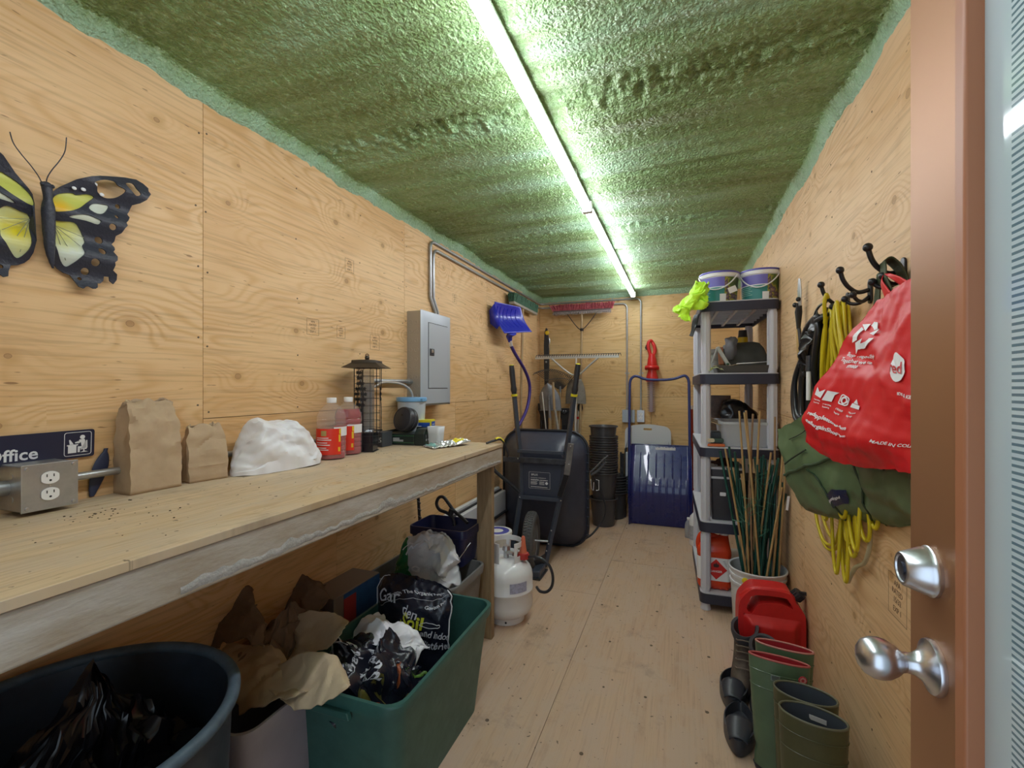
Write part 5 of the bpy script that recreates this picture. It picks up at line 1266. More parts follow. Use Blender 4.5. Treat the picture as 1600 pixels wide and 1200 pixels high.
mb = MB(); mb.tube([Vector(scf(u/30, 1))+Vector((0,-.002,.002)) for u in range(31)], .006, 8); mk('blade_lip', mb, M_scoop, bl_, 60)
for k in range(6):
    u = .17+.132*k; mb = MB(); mb.tube([Vector(scf(u-.008*(v_-.5), v_))+Vector((0,-.003,0)) for v_ in [.60+.31*i/10 for i in range(11)]], [.004]+[.0125]*9+[.004], 10, flat=.55); mk('raised_rib', mb, M_scoop, bl_, 60)
mb = MB()
rnd = random.Random(9)
for k in range(14):
    u = .42+.024*k; a = Vector(scf(u, .952)); w = .006
    mb.prism([(-w,-.010-rnd.random()*.008),(w,-.012-rnd.random()*.006),(w,.014+rnd.random()*.01),(-w,.016+rnd.random()*.008)], .0008, frame((a.x, a.y-.005, a.z), (1,0,0), (0,0,1)))
mk('torn_label', mb, M_offwhite, bl_)
mb = MB(); mb.tube(spline([(-.497,4.80,.18),(-.500,4.83,.70),(-.502,4.90,1.30),(-.498,4.915,1.41),(-.470,4.92,1.455),(-.43,4.92,1.462),(-.36,4.92,1.435),(-.28,4.92,1.425),(-.15,4.92,1.425),(-.06,4.92,1.437),(.015,4.92,1.462),(.045,4.92,1.455),(.066,4.915,1.41),(.070,4.90,1.30),(.075,4.83,.70),(.078,4.80,.22)], 6), .0135, 10); mk('tube_handle', mb, M_scoopt, ss, 60)
for x in (-.495, .075):
    mb = MB(); mb.tube([(x,4.812,.30),(x,4.832,.76)], .018, 10); mk('tube_sleeve', mb, M_scoopt, ss, 60)

# --- hedge trimmer on the back wall
ht = thing('hedge_trimmer', 'red hedge trimmer hanging blade down on the back wall', 'hedge trimmer', (-.30,5.06,1.5))
mb = MB()
mb.tube(spline([(-.285,5.06,1.815),(-.300,5.05,1.835),(-.322,5.045,1.82),(-.328,5.04,1.77),(-.315,5.04,1.72),(-.300,5.04,1.66)], 6), [.015]*3+[.017]*28, 10)
mb.tube(spline([(-.285,5.06,1.815),(-.268,5.05,1.78),(-.262,5.045,1.72),(-.285,5.04,1.67)], 6), .017, 10)
mb.lathe([(.001,1.700),(.030,1.695),(.045,1.63),(.050,1.585),(.044,1.54),(.042,1.515),(.056,1.47),(.064,1.43),(.060,1.410),(.001,1.409)], 20, 0, None, (-.290,5.045,0))
mk('housing', mb, M_redp, ht, 50)
mb = MB(); mb.tube([(-.345,5.035,1.545),(-.345,5.0,1.555),(-.29,4.98,1.555),(-.235,5.0,1.555),(-.235,5.035,1.545)], .020, 10); mk('guard', mb, M_redp, ht, 60)
mb = MB(); mb.tube([(-.325,5.05,1.80),(-.345,5.05,1.785),(-.352,5.05,1.76),(-.34,5.05,1.745)], .010, 8); mk('trigger', mb, M_black, ht, 60)
mb = MB(); Mb_ = frame((-.30,5.055,1.09), (1,0,0), (.04,0,1)); teeth = []
mb.prism([(-.016,0),(.016,0),(.016,.325),(-.016,.325)], .006, Mb_)
for k in range(17):
    z = .008+.0188*k
    for s_ in (-1, 1): mb.prism([(s_*.014, z), (s_*.038, z+.003), (s_*.038, z+.0075), (s_*.014, z+.0105)][::s_], .006, Mb_)
mk('blade', mb, mat('blade_reddish', (.30,.22,.22), .4, .5), ht)

# --- electrical boxes on the back wall
eb = thing('junction_box', 'blank grey junction box on the back wall left of the small outlet', 'electrical box', (-.53,5.08,1.04))
mb = MB(); mb.bx((-.593,5.055,.978), (-.468,YB,1.108)); mk('box_body', mb, M_galv, eb, bevel=.003)
mb = MB(); mb.bx((-.595,5.051,.976), (-.466,5.0548,1.110)); mk('cover_plate', mb, mat('cover_greyblue', (.40,.46,.52), .4, .4), eb, bevel=.001)
for x, z in ((-.582,.99),(-.48,.99),(-.582,1.096),(-.48,1.096)): screw(frame((x,5.051,z), (1,0,0), (0,0,1)), .004, eb)
eo = thing('wall_outlet', 'small steel outlet box with white sockets on the back wall', 'outlet', (-.405,5.08,1.045))
mb = MB(); mb.bx((-.440,5.055,.985), (-.370,YB,1.106)); mk('box_body', mb, M_galv, eo, bevel=.003)
mb = MB(); mb.bx((-.442,5.051,.983), (-.368,5.0548,1.108)); mk('cover_plate', mb, M_steel, eo, bevel=.001)
for v in (.0195, -.0195): duplex(eo, frame((-.405,5.051,1.045+v), (1,0,0), (0,0,1)), 1.2)

# --- red bristled push broom
pbm = thing('push_broom', 'push broom with a red bristled head upside down under the ceiling', 'broom', (-1.02,4.95,0))
mb = MB(); mb.bx((-1.325,4.955,2.150), (-.705,4.985,2.192)); mk('broom_block', mb, mat('block_dark', (.10,.085,.08), .7), pbm, bevel=.005)
rnd = random.Random(3); br = MB()
for i in range(78):
    for j in range(5):
        x = -1.335+.645*i/77+rnd.uniform(-.003,.003); yb = 4.957+.006*j; sp_ = (j-2)*.010
        b0 = Vector((x, yb, 2.185)); b1 = Vector((x+rnd.uniform(-.012,.012)+(.02 if i > 70 else -.02 if i < 7 else 0), yb+sp_-.02+rnd.uniform(-.008,.008), 2.247+rnd.uniform(-.008,.005)))
        br.tube([b0, b1], [.0035,.0045], 4)
tag(mk('bristles', br, mat('bristle_red', (.62,.17,.19), .6, col2=(.30,.035,.06), vscale=60), pbm), kind='stuff')
br = MB()
for i in range(90):
    x = -1.33+.63*i/89; br.tube([(x,4.952,2.170),(x+rnd.uniform(-.006,.006),4.945,2.135+rnd.uniform(-.006,.008))], [.003,.002], 4)
tag(mk('bristle_roots', br, mat('bristle_dark', (.13,.09,.09), .6, col2=(.45,.40,.36), vscale=90), pbm), kind='stuff')
mb = MB(); mb.tube([(-1.012,4.965,2.16),(-1.02,4.955,1.3),(-1.028,4.86,.02)], .0125, 10); mk('pole', mb, M_wood, pbm, 60)
mb = MB(); mb.tube(spline([(-1.17,4.955,2.148),(-1.10,4.94,2.05),(-1.045,4.94,1.985),(-1.012,4.94,1.965)], 5), .0045, 6); mb.tube(spline([(-.85,4.955,2.148),(-.92,4.94,2.05),(-.98,4.94,1.985),(-1.012,4.94,1.965)], 5), .0045, 6)
mb.cyl((-1.012,4.965,1.985), (-1.012,4.965,1.955), .019, n=12); mk('brace', mb, mat('brace_dark', (.05,.045,.045), .5, .6), pbm, 60)

# --- landscape rake
lr = thing('landscape_rake', 'wide aluminium landscape rake with toothed head up against the back wall', 'rake', (-1.03,4.80,0))
mb = MB(); mb.bx((-1.48,4.775,1.650), (-.595,4.785,1.682)); hd_ = mk('rake_head', mb, M_lalu, lr, bevel=.002)
mb = MB()
for k in range(36):
    x = -1.470+.0248*k; mb.tube([(x,4.776,1.668),(x+.004,4.778,1.692),(x+.014,4.84,1.700),(x+.018,4.885,1.675)], [.0042,.0042,.0036,.002], 5)
tag(mk('teeth', mb, mat('teeth_dark', (.09,.09,.09), .5, .4), hd_), kind='stuff')
mb = MB()
mb.tube(spline([(-1.298,4.775,1.655),(-1.19,4.77,1.56),(-1.09,4.77,1.487),(-1.05,4.77,1.48)], 5), .010, 8)
mb.tube(spline([(-.802,4.775,1.655),(-.90,4.77,1.57),(-.98,4.77,1.497),(-1.02,4.77,1.48)], 5), .010, 8)
mb.tube([(-1.034,4.775,1.655),(-1.034,4.77,1.47)], .011, 8); mk('head_brace', mb, M_lalu, lr, 60)
mb = MB(); mb.tube([(-1.034,4.772,1.50),(-1.036,4.75,.9),(-1.04,4.62,.02)], .013, 10); mk('pole', mb, M_lalu, lr, 60)

# --- leaf rake
lf_ = thing('leaf_rake', 'fan leaf rake with thin steel tines behind the shovels', 'rake', (-1.23,4.90,0))
mb = MB(); hub = Vector((-1.235,4.90,1.33))
for k in range(22):
    t = k/21; tip = Vector((-1.500+.42*t, 4.87, 1.47+.075*math.sin(math.pi*t*.9+.5)))
    mid = hub.lerp(tip, .55)+Vector((.02*(t-.5), 0, .015*math.sin(math.pi*t)))
    pts = spline([hub+Vector((.05*(t-.5),0,0)), mid, tip, tip+Vector((-.022,-.035,-.022))], 4); mb.tube(pts, .0036, 5)
mk('tines', mb, mat('tine_steel', (.10,.095,.09), .5, .5), lf_, 60)
mb = MB(); mb.tube(spline([(-1.40,4.893,1.425),(-1.30,4.89,1.440),(-1.20,4.89,1.445),(-1.13,4.89,1.43)], 5), .004, 6); mb.tube([(-1.235,4.90,1.36),(-1.235,4.90,1.27)], [.014,.012], 10); mk('spreader', mb, M_greyst, lf_, 60)
mb = MB(); mb.tube([(-1.235,4.90,1.30),(-1.24,4.86,.9),(-1.245,4.76,.02)], .012, 10); mk('pole', mb, M_wood, lf_, 60)

# --- shovels, blade up
def shovel(label, x, y, ztip, w, h, mt, rot, grp, handle_mt, hx, square=False):
    t = thing('shovel', label, 'shovel', (x, y, 0), grp)
    def fn(u, v):
        a = 2*u-1
        if square: wv = w*(.62+.38*min(1, v*3.0)) if v < .33 else w*(1.0)
        prof = math.sin(min(1, (1-v)*1.6)*math.pi/2)**.75 if not square else (1-.45*v**3)
        ww = w*.5*prof
        yy = y - .030*math.cos(a*1.4) + .02*(1-v)
        return (x+a*ww + rot*(v-.5)*h, yy, ztip-h+h*v)
    mb = MB(); mb.grid(fn, 20, 24); b = mk('blade', mb, mt, t, 60, solid=.003)
    mb = MB(); mb.tube([(x-w/2*.98+rot*-.5*h,y-.012,ztip-h+.002),(x-rot*.5*h,y-.034,ztip-h+.006),(x+w/2*.98+rot*-.5*h,y-.012,ztip-h+.002)], .005, 6); mb.tube([(x-rot*.5*h*.2, y-.032, ztip-h*.45),(x-rot*h*.55,y-.03,ztip-h-.10)], [.006,.018], 10); mk('socket', mb, mt, t, 60)
    mb = MB(); mb.tube([(x-rot*h*.5,y-.03,ztip-h-.07),(x+hx,y-.14,.02)], .0165, 10); mk('pole', mb, handle_mt, t, 60)
    return t
shovel('steel-blue round shovel standing blade up left of the square one', -1.33, 4.80, 1.395, .235, .295, M_greyst, -.10, 'shovels by the back wall', M_wood, .05)
shovel('tan-grey wide shovel standing blade up behind the right barrow handle', -1.073, 4.93, 1.435, .222, .262, M_tan, 0, 'shovels by the back wall', M_greyst, .06, True)
for (nm, lab, P_, r_, mt_) in (('wooden_pole', 'thin pale wooden pole beside the round shovel blade', [(-1.262,4.70,1.40),(-1.225,4.66,.9),(-1.215,4.60,.02)], .013, M_wood),
                           ('metal_rod', 'thin shiny metal rod leaning in front of the round shovel', [(-1.385,4.72,1.30),(-1.33,4.68,.9),(-1.30,4.62,.02)], .007, M_lalu)):
    t = thing(nm, lab, 'pole', P_[-1]); mb = MB(); mb.tube(P_, r_, 8); mk('rod', mb, mt_, t, 60)
t = thing('tool_pole', 'worn grey tool handle leaning between shovel and pale pole', 'pole', (-1.14,4.60,.02)); mb = MB(); mb.tube([(-1.225,4.64,1.12),(-1.17,4.62,.8),(-1.14,4.58,.02)], .013, 8); mk('rod', mb, mat('worn_handle', (.33,.31,.28), .7, var=.3), t, 60)
t = thing('tool_pole', 'pale wooden handle standing left of the right barrow grip', 'pole', (-1.09,4.70,.02)); mb = MB(); mb.tube([(-1.10,4.82,1.15),(-1.095,4.80,.9),(-1.09,4.72,.02)], [.014,.018,.014], 8); mk('rod', mb, mat('pale_wood', (.62,.48,.28), .6), t, 60)

# --- long black saw sheath with yellow button
st_ = thing('saw_sheath', 'long black tool sheath with a yellow round button near the corner', 'tool', (-1.40,5.0,1.4))
mb = MB(); Msh = frame((-1.418,5.02,1.36), (1,0,0), (.055,0,1))
mb.prism([(-.022,0),(.020,0),(.030,.22),(.030,.46),(.024,.56),(.010,.645),(-.006,.655),(-.022,.60),(-.030,.46),(-.028,.22)], .030, Msh); mk('sheath', mb, M_black, st_, bevel=.006)
mb = MB(); mb.lathe([(.024,.0),(.024,.006),(.020,.010),(.001,.010)], 24, 0, Msh @ Matrix.Translation((.012,.595,.030))); mk('yellow_button', mb, mat('button_yellow', (.75,.50,.02), .4), st_, 50)
mb = MB(); mb.tube([Msh @ Vector(p) for p in ((.034,.54,.03),(.042,.50,.034),(.036,.45,.034),(.042,.40,.03))], .006, 6); mb.ball(Msh @ Vector((0,.27,.034)), .012, 6); mk('clasp', mb, M_steel, st_, 60)
mb = MB(); mb.tube([(-1.418,5.02,1.38),(-1.405,4.98,.9),(-1.40,4.88,.02)], .014, 8); mk('pole', mb, M_black, st_, 60)
# black plastic tool heads low in the corner
for (lab, x, z, w, h) in (('black plastic tool rack low in the back left corner', -1.435, 1.17, .15, .34), ('black angular tool head behind the round shovel pole', -1.20, 1.12, .12, .30)):
    t = thing('black_tool_rack', lab, 'tool rack', (x,4.95,z))
    mb = MB(); mb.prism([(-w/2,0),(w/2,0),(w/2*.95,-.07),(w/2*.62,-.13),(w/2*.60,-h),(w/2*.22,-h),(w/2*.20,-.19),(-w/2*.20,-.19),(-w/2*.22,-h),(-w/2*.60,-h),(-w/2*.62,-.13),(-w/2*.95,-.07)], .04, frame((x,5.0,z), (1,0,0), (0,0,1))); mk('body', mb, M_black, t, bevel=.006)
    mb = MB(); mb.tube(spline([(x-w*.28,4.95,z-.03),(x,4.94,z-.055),(x+w*.28,4.95,z-.03)], 5), .010, 8); mk('grip_bar', mb, M_black, t, 60)
    mb = MB(); mb.tube([(x,4.98,z-.15),(x+.01,4.90,.02)], .014, 8); mk('pole', mb, M_black, t, 60)
    for q in (-.012, .012):
        mb = MB(); mb.bx((x+q-.004,4.957,z-.035),(x+q+.004,4.9595,z-.022)); mk('white_mark', mb, M_offwhite, t)
t = thing('black_disc', 'small black disc tool head with red tag beside the right handle', 'tool', (-1.03,5.05,1.12))
mb = MB(); mb.lathe([(.001,.012),(.030,.010),(.034,.0),(.030,-.010),(.001,-.012)], 24, 0, frame((-1.035,4.985,1.13), (1,0,0), (0,0,1)) @ Matrix.Diagonal((.9,1.5,1,1))); mk('disc', mb, M_black, t, 50)
mb = MB(); mb.tube([(-1.055,4.985,1.10),(-1.06,4.96,.6),(-1.06,4.90,.02)], .011, 8); mk('pole', mb, M_lalu, t, 60)
mb = MB(); mb.bx((-1.072,4.965,1.005),(-1.045,4.972,1.03)); mk('red_tag', mb, M_redp, t)

# --- blue shovel hanging on the left wall
bs = thing('wall_shovel', 'bright blue snow shovel with bent indigo handle hanging on the left wall', 'snow shovel', (-1.42,3.9,1.4))
def sbf(u, v):
    # u along the wall (far), v downwards; concave scoop facing the room
    a = Vector((-1.455,3.56,2.060)).lerp(Vector((-1.37,3.97,2.075)), u); b = Vector((-1.44,3.62,1.80)).lerp(Vector((-1.32,4.00,1.85)), u)
    p = a.lerp(b, v); s_ = math.sin(math.pi*min(1,v*1.05))
    p.x -= .055*s_*(math.sin(math.pi*u)**.4); p.x += .05*(v**3)
    p.x = max(p.x, XL+.012)
    p.z += .006*math.cos(u*math.pi*2*5)*v*0
    return tuple(p)
mb = MB(); mb.grid(sbf, 50, 30)
# closed left cheek
mb.add([(-1.455,3.56,2.045),(-1.505,3.565,1.99),(-1.50,3.575,1.88),(-1.45,3.60,1.835),(-1.42,3.598,1.87)], [(0,1,2,3,4)])
sb_ = mk('scoop_blade', mb, M_blue, bs, 50, solid=.005)
mb = MB()
for k in range(6):
    u = .14+.14*k; mb.tube([Vector(sbf(u, .12+.7*i/8))+Vector((.004,0,0)) for i in range(9)], .0045, 6)
mk('blade_rib', mb, M_blue, sb_, 60)
mb = MB(); mb.tube([Vector(sbf(.30, 1))+Vector((-.01,0,0)), (-1.40,3.76,1.79), (-1.40,3.785,1.745)], [.045,.030,.017], 12, flat=.6); mk('neck', mb, M_blue, bs, 60)
mb = MB(); mb.tube([(-1.40,3.785,1.755),(-1.40,3.805,1.71)], .0165, 10); mk('ferrule', mb, M_alu, bs, 60)
mb = MB(); mb.tube(spline([(-1.40,3.80,1.715),(-1.40,3.90,1.655),(-1.40,4.03,1.590),(-1.40,4.16,1.525),(-1.40,4.28,1.44),(-1.40,4.335,1.35),(-1.40,4.31,1.23),(-1.40,4.22,1.12),(-1.40,4.05,1.02),(-1.42,3.93,.94),(-1.46,3.90,.82),(-1.46,3.92,.70)], 8), .0155, 10); mk('bent_handle', mb, M_purp, bs, 60)
t = thing('wall_hook', 'thin wire hook holding the blue shovel under the green broom', 'hook', (XL,4.25,2.0))
mb = MB(); mb.tube([(XL+.002,4.36,2.12),(XL+.03,4.34,2.10),(XL+.06,4.28,2.01),(XL+.09,4.22,2.0),(XL+.09,4.18,2.03)], .004, 6); mb.tube([(XL+.002,4.40,2.12),(XL+.04,4.34,2.0)], .004, 6); mk('wire', mb, mat('hook_brown', (.20,.12,.08), .6, .4), t, 60)
# --- green push broom high on the left wall
gbm = thing('push_broom', 'push broom with green bristles high in the back left corner', 'broom', (-1.46,4.3,0))
mb = MB(); mb.bx((-1.485,3.98,2.110), (-1.43,4.70,2.135)); mk('broom_block', mb, mat('block_grey', (.36,.33,.27), .6), gbm, bevel=.004)
br = MB(); rnd = random.Random(8)
for i in range(95):
    for j in range(6):
        y = 3.975+.73*i/94; x = -1.483+.0095*j
        br.tube([(x,y,2.135),(x+rnd.uniform(-.006,.010)+(j-2)*.004, y+rnd.uniform(-.006,.006), 2.215+rnd.uniform(-.006,.004))], [.0035,.0045], 4)
tag(mk('bristles', br, mat('bristle_green', (.045,.15,.075), .6, col2=(.02,.07,.035), vscale=70), gbm), kind='stuff')
mb = MB(); mb.tube([(-1.45,4.27,2.11),(-1.47,4.27,1.2),(-1.44,4.26,.02)], .0125, 10); mk('pole', mb, M_wood, gbm, 60)

# --- red pole and jugs behind the shelf
t = thing('red_pole', 'dark red pole with white cap standing behind the shelf unit', 'pole', (.085,4.95,0))
mb = MB(); mb.tube([(.098,4.95,.002),(.086,4.98,1.13)], .022, 12); mk('pole', mb, mat('pole_red', (.26,.02,.015), .5), t, 60)
mb = MB(); mb.tube([(.086,4.98,1.131),(.086,4.98,1.165)], .022, 12); mk('cap', mb, M_white, t, 60)
t = thing('white_jug', 'white jug with grey label on the floor behind the shelf', 'jug', (.115,4.28,0))
mb = MB(); mb.lathe([(.001,.0),(.06,.0),(.064,.01),(.064,.20),(.058,.24),(.03,.275),(.022,.285),(.022,.30),(.001,.30)], 28, 0, None, (.125,4.28,.0)); mk('jug', mb, M_white, t, 50)
mb = MB(); mb.grid(lambda u, v: (.125+.0648*math.cos(R(170+110*u)), 4.28+.0648*math.sin(R(170+110*u)), .05+.12*v), 12, 2); lb_ = mk('label', mb, mat('label_pale', (.50,.53,.58), .5, var=.4, vscale=50), t)
t = thing('clear_bottle', 'clear plastic bottle lying beside the blue snow scoop', 'bottle', (.075,4.45,0))
mb = MB(); mb.lathe([(.001,0),(.032,.0),(.034,.01),(.034,.11),(.028,.14),(.014,.165),(.014,.18),(.001,.18)], 20, 0, Matrix.Translation((.06,4.47,.0)) @ Matrix.Rotation(R(8), 4, 'X')); mk('bottle_shell', mb, mat('bottle_bluish', (.62,.68,.80), .15, trans=.5), t, 50)
mb = MB(); mb.lathe([(.015,.165),(.016,.182),(.001,.183)], 14, 0, Matrix.Translation((.06,4.47,.0)) @ Matrix.Rotation(R(8), 4, 'X')); mk('cap', mb, M_white, t, 50)
# ================================================================ shelf unit on the right
M_post2 = mat('shelf_post', (.60,.61,.68), .4)
M_shelf = mat('shelf_grey', (.58,.59,.64), .45)
M_band = mat('shelf_band', (.022,.025,.048), .42)
SROT = R(1.6); SX, SY = .107, 3.03; SW, SD = .425, .90
LEV = [(.045,.110),(.475,.540),(.930,.990),(1.370,1.435),(1.806,1.866)]
su = thing('shelf_unit', 'five-tier plastic shelf unit with grey posts and dark edges', 'shelf', (SX, SY, 0), rot=(0,0,SROT))
MSU = Matrix.Translation((SX, SY, 0)) @ Matrix.Rotation(SROT, 4, 'Z')
for z0, z1 in LEV:
    mb = MB(); o = rrect(SW, SD, .035, 6, SW/2, SD/2)
    mb.prism(o, .012, Matrix.Translation((0,0,z1-.012)))
    sh = mk('shelf_board', mb, M_shelf, su, 40, local=True)
    mb = MB(); me = flat([rrect(SW+.006, SD+.006, .038, 6, SW/2, SD/2), rrect(SW-.012, SD-.012, .03, 6, SW/2, SD/2)], z1-z0-.006); mb.join(me, 0, Matrix.Translation((0,0,z0)))
    mk('shelf_edge', mb, M_band, su, 40, bevel=.0015, local=True)
    mb = MB()
    for y in [SD*i/8 for i in range(1,8)]: mb.bx((.01,y-.006,z0+.018),(SW-.01,y+.006,z1-.013))
    for x in [SW*i/4 for i in range(1,4)]: mb.bx((x-.008,.01,z0+.012),(x+.008,SD-.01,z1-.013))
    mk('shelf_rib', mb, M_shelf, sh, local=True)
for x in (.032, SW-.032):
    for y in (.035, SD-.035):
        for k in range(4):
            za, zb = LEV[k][1]-.001, LEV[k+1][0]+.004
            mb = MB(); mb.lathe([(.024,za),(.0262,za+.02),(.0262,zb-.02),(.024,zb)], 20, 0, None, (x,y,0))
            for a in range(8):
                an = 2*math.pi*a/8; mb.cyl((x+.0262*math.cos(an), y+.0262*math.sin(an), za+.02), (x+.0262*math.cos(an), y+.0262*math.sin(an), zb-.02), .0028, n=5)
            mk('post', mb, M_post2, su, 50, local=True)
        mb = MB(); mb.lathe([(.030,0),(.031,.004),(.026,.022),(.026,.050)], 20, 0, None, (x,y,0)); mk('foot', mb, M_post2, su, 50, local=True)
def at(x, y, z): return tuple(MSU @ Vector((x, y, z)))
# --- tubs on top
M_lidv = mat('lid_violet_blue', (.10,.09,.42), .35)
M_violet = mat('tub_violet', (.16,.145,.50), .4); M_teal = mat('tub_teal', (.03,.23,.22), .4)
def pic_mat(name):
    m, nt, b, N, L = newmat(name)
    tc = N('ShaderNodeTexCoord'); v = N('ShaderNodeTexNoise'); v.inputs['Scale'].default_value = 14; v.inputs['Detail'].default_value = 3; L(tc.outputs['Object'], v.inputs[0])
    r = N('ShaderNodeValToRGB'); r.color_ramp.interpolation = 'EASE'; e = r.color_ramp.elements
    e[0].position = .3; e[0].color = (.03,.05,.015,1); e[1].position = .75; e[1].color = (.33,.18,.16,1)
    for p, c in ((.42,(.07,.12,.03,1)),(.50,(.13,.18,.04,1)),(.56,(.35,.33,.05,1)),(.60,(.08,.05,.10,1)),(.67,(.30,.20,.18,1))): q = e.new(p); q.color = c
    L(v.outputs[0], r.inputs[0]); L(r.outputs[0], b.inputs['Base Color']); b.inputs['Roughness'].default_value = .4; return m
M_pic = pic_mat('tub_picture')
def tub(label, x, y, rot):
    c = at(x, y, 1.867); t = thing('handled_tub', label, 'tub', c, 'lidded tubs on the shelf top', rot=(0,0,rot))
    mb = MB(); mb.lathe([(.001,0),(.096,0),(.098,.004),(.108,.150),(.109,.158)], 40); mk('tub', mb, M_white, t, 50, local=True)
    mb = MB(); mb.lathe([(.108,.155),(.116,.157),(.118,.163),(.118,.176),(.114,.179)], 40); mk('rim', mb, M_white, t, 50, local=True)
    mb = MB(); mb.lathe([(.1165,.178),(.118,.181),(.116,.189),(.109,.190),(.001,.188)], 40); mk('lid', mb, M_lidv, t, 50, local=True)
    def patch(a0, a1, z0, z1, m_, nm, e=.0012, par=None):
        q = MB(); q.grid(lambda u, v: ((.098+.010*((z0+(z1-z0)*v)/.15)+e)*math.cos(R(a0+(a1-a0)*u)), (.098+.010*((z0+(z1-z0)*v)/.15)+e)*math.sin(R(a0+(a1-a0)*u)), z0+(z1-z0)*v), 14, 3); return mk(nm, q, m_, par or t, 60, local=True)
    patch(-205,-85,.096,.152, M_violet, 'violet_band'); patch(-205,-85,.008,.090, M_teal, 'teal_band')
    patch(-85,25,.006,.152, M_pic, 'picture_panel')
    patch(-100,-80,.006,.050, M_offwhite, 'white_tag', .0022)
    q = MB(); q.tube([(.121*math.cos(R(a)), .121*math.sin(R(a)), .168-.125*math.sin(math.pi*(i/20))**1.0*.75) for i, a in enumerate([-175+130*k/20 for k in range(21)])], .0042, 6); mk('handle', q, M_white, t, 60, local=True)
    q = MB()
    for k in range(5): q.grid(lambda u, v: (.1062*math.cos(R(-190+60*u-6*(k%2)*u)), .1062*math.sin(R(-190+60*u-6*(k%2)*u)), .034+.011*k+.003*v), 8, 2)
    mk('tub_print', q, mat('print_palegreen', (.35,.60,.50), .5), t, local=True)
    return t
t1_ = tub('left white lidded tub with violet and picture label on the shelf top', .118, .145, R(8))
mb = MB(); mb.prism([(-.026,-.018),(.026,-.018),(.026,.018),(-.026,.018)], .001, frame((.052,-.108,.072), (1,.28,.42), (-.42,0,1))); mk('hang_tag', mb, M_offwhite, t1_, local=True)
tub('right white lidded tub with violet and picture label on the shelf top', .350, .150, R(8))
# hi-vis cloth
hv = thing('hi_vis_cloth', 'crumpled neon yellow-green cloth hanging over the top left shelf edge', 'cloth', (.10,3.03,1.87))
M_hv = mat('neon_yellow_green', (.52,.88,.02), .55, sheen=.3)
H = [[(-.01,2.93,1.735),(-.035,2.96,1.78),(-.045,3.00,1.83),(-.03,3.04,1.85)],
     [(.03,2.92,1.745),(.015,2.94,1.80),(.01,2.99,1.86),(.02,3.05,1.885)],
     [(.075,2.95,1.80),(.070,2.95,1.86),(.075,2.98,1.935),(.075,3.05,1.965)],
     [(.125,2.97,1.83),(.12,2.965,1.88),(.115,2.98,1.945),(.11,3.03,1.985)],
     [(.165,2.98,1.85),(.160,2.975,1.88),(.155,2.99,1.91),(.145,3.03,1.935)]]
mb = MB(); mb.grid(sheet_fn(H, .020, 22, 5, .05), 60, 44); mk('cloth', mb, M_hv, hv, 35, solid=.003)
t = thing('black_strap', 'short black strap dangling left of the shelf under the neon cloth', 'strap', (.07,3.1,1.7)); mb = MB(); mb.grid(sheet_fn([[(.075,3.09,1.80),(.060,3.08,1.72),(.045,3.07,1.67)],[(.10,3.06,1.80),(.085,3.05,1.72),(.065,3.04,1.66)]], .004, 20, 2), 8, 20); mk('strap', mb, M_black, t, 40, solid=.004)
# --- shelf two
t = thing('grey_pot', 'light grey plastic flower pot at the back of the second shelf', 'plant pot', at(.09,.30,1.436))
c = at(.105,.30,1.436); mb = MB(); mb.lathe([(.001,.004),(.062,0),(.068,.09),(.074,.092),(.076,.135),(.086,.137),(.090,.160),(.086,.160),(.07,.10),(.001,.02)], 32, 0, None, c); mk('pot', mb, mat('pot_grey', (.34,.36,.35), .5), t, 40)
M_obag = mat('olive_grey_cloth', (.085,.085,.075), .8, var=.2, vscale=14, bump=.3)
t = thing('tool_bag', 'dark grey soft tool bag with flap on the second shelf', 'bag', at(.28,.40,1.436))
mb = MB(); rb = []
for z, w, d, x in ((0,.26,.24,.285),(.03,.27,.25,.285),(.10,.265,.22,.282),(.16,.24,.16,.278),(.195,.21,.10,.272),(.205,.16,.04,.268)):
    rb.append([at(p[0], p[1], 1.438+z+.04*(p[0]-.28)*z/.2+.006*noise.noise((p[0]*20,p[1]*20,z*20))) for p in rrect(w, d, .03, 6, x, .36)])
mb.rloft(rb); mk('bag_body', mb, M_obag, t, 50, bevel=0)
mb = MB(); mb.grid(sheet_fn([[at(.155,.22,1.53),at(.150,.20,1.60),at(.165,.22,1.655)],[at(.19,.20,1.52),at(.20,.18,1.60),at(.20,.22,1.665)],[at(.215,.21,1.55),at(.225,.20,1.61),at(.225,.23,1.65)]], .008, 20, 3), 20, 20); mk('flap', mb, mat('flap_grey', (.16,.16,.17), .7), t, 40, solid=.004)
t = thing('spray_can', 'yellow banded can with dark cap behind the grey tool bag', 'can', at(.33,.55,1.436))
mb = MB(); c = at(.315,.60,1.436); mb.lathe([(.001,0),(.033,0),(.033,.265)], 24, 0, None, c); mk('can', mb, mat('can_yellow', (.70,.52,.02), .35), t, 50)
mb = MB(); mb.lathe([(.033,.262),(.029,.275),(.026,.315),(.001,.318)], 24, 0, None, c); mk('cap', mb, mat('cap_dark', (.05,.05,.055), .4), t, 50)
t = thing('trigger_sprayer', 'pale angled plastic sprayer handle with green button on the second shelf', 'sprayer', at(.15,.16,1.44))
mb = MB(); mb.beam(at(.105,.12,1.60), at(.175,.12,1.475), .022, .030, up=(0,1,0)); mb.beam(at(.105,.12,1.60), at(.075,.12,1.50), .010, .022, up=(0,1,0)); mb.beam(at(.165,.12,1.475), at(.215,.12,1.47), .020, .012, up=(0,1,0)); mk('handle', mb, mat('sprayer_pale', (.50,.52,.50), .45), t, bevel=.004)
mb = MB(); mb.ball(at(.162,.100,1.492), .008, 6); mk('green_button', mb, mat('btn_green', (.02,.10,.05), .4), t)
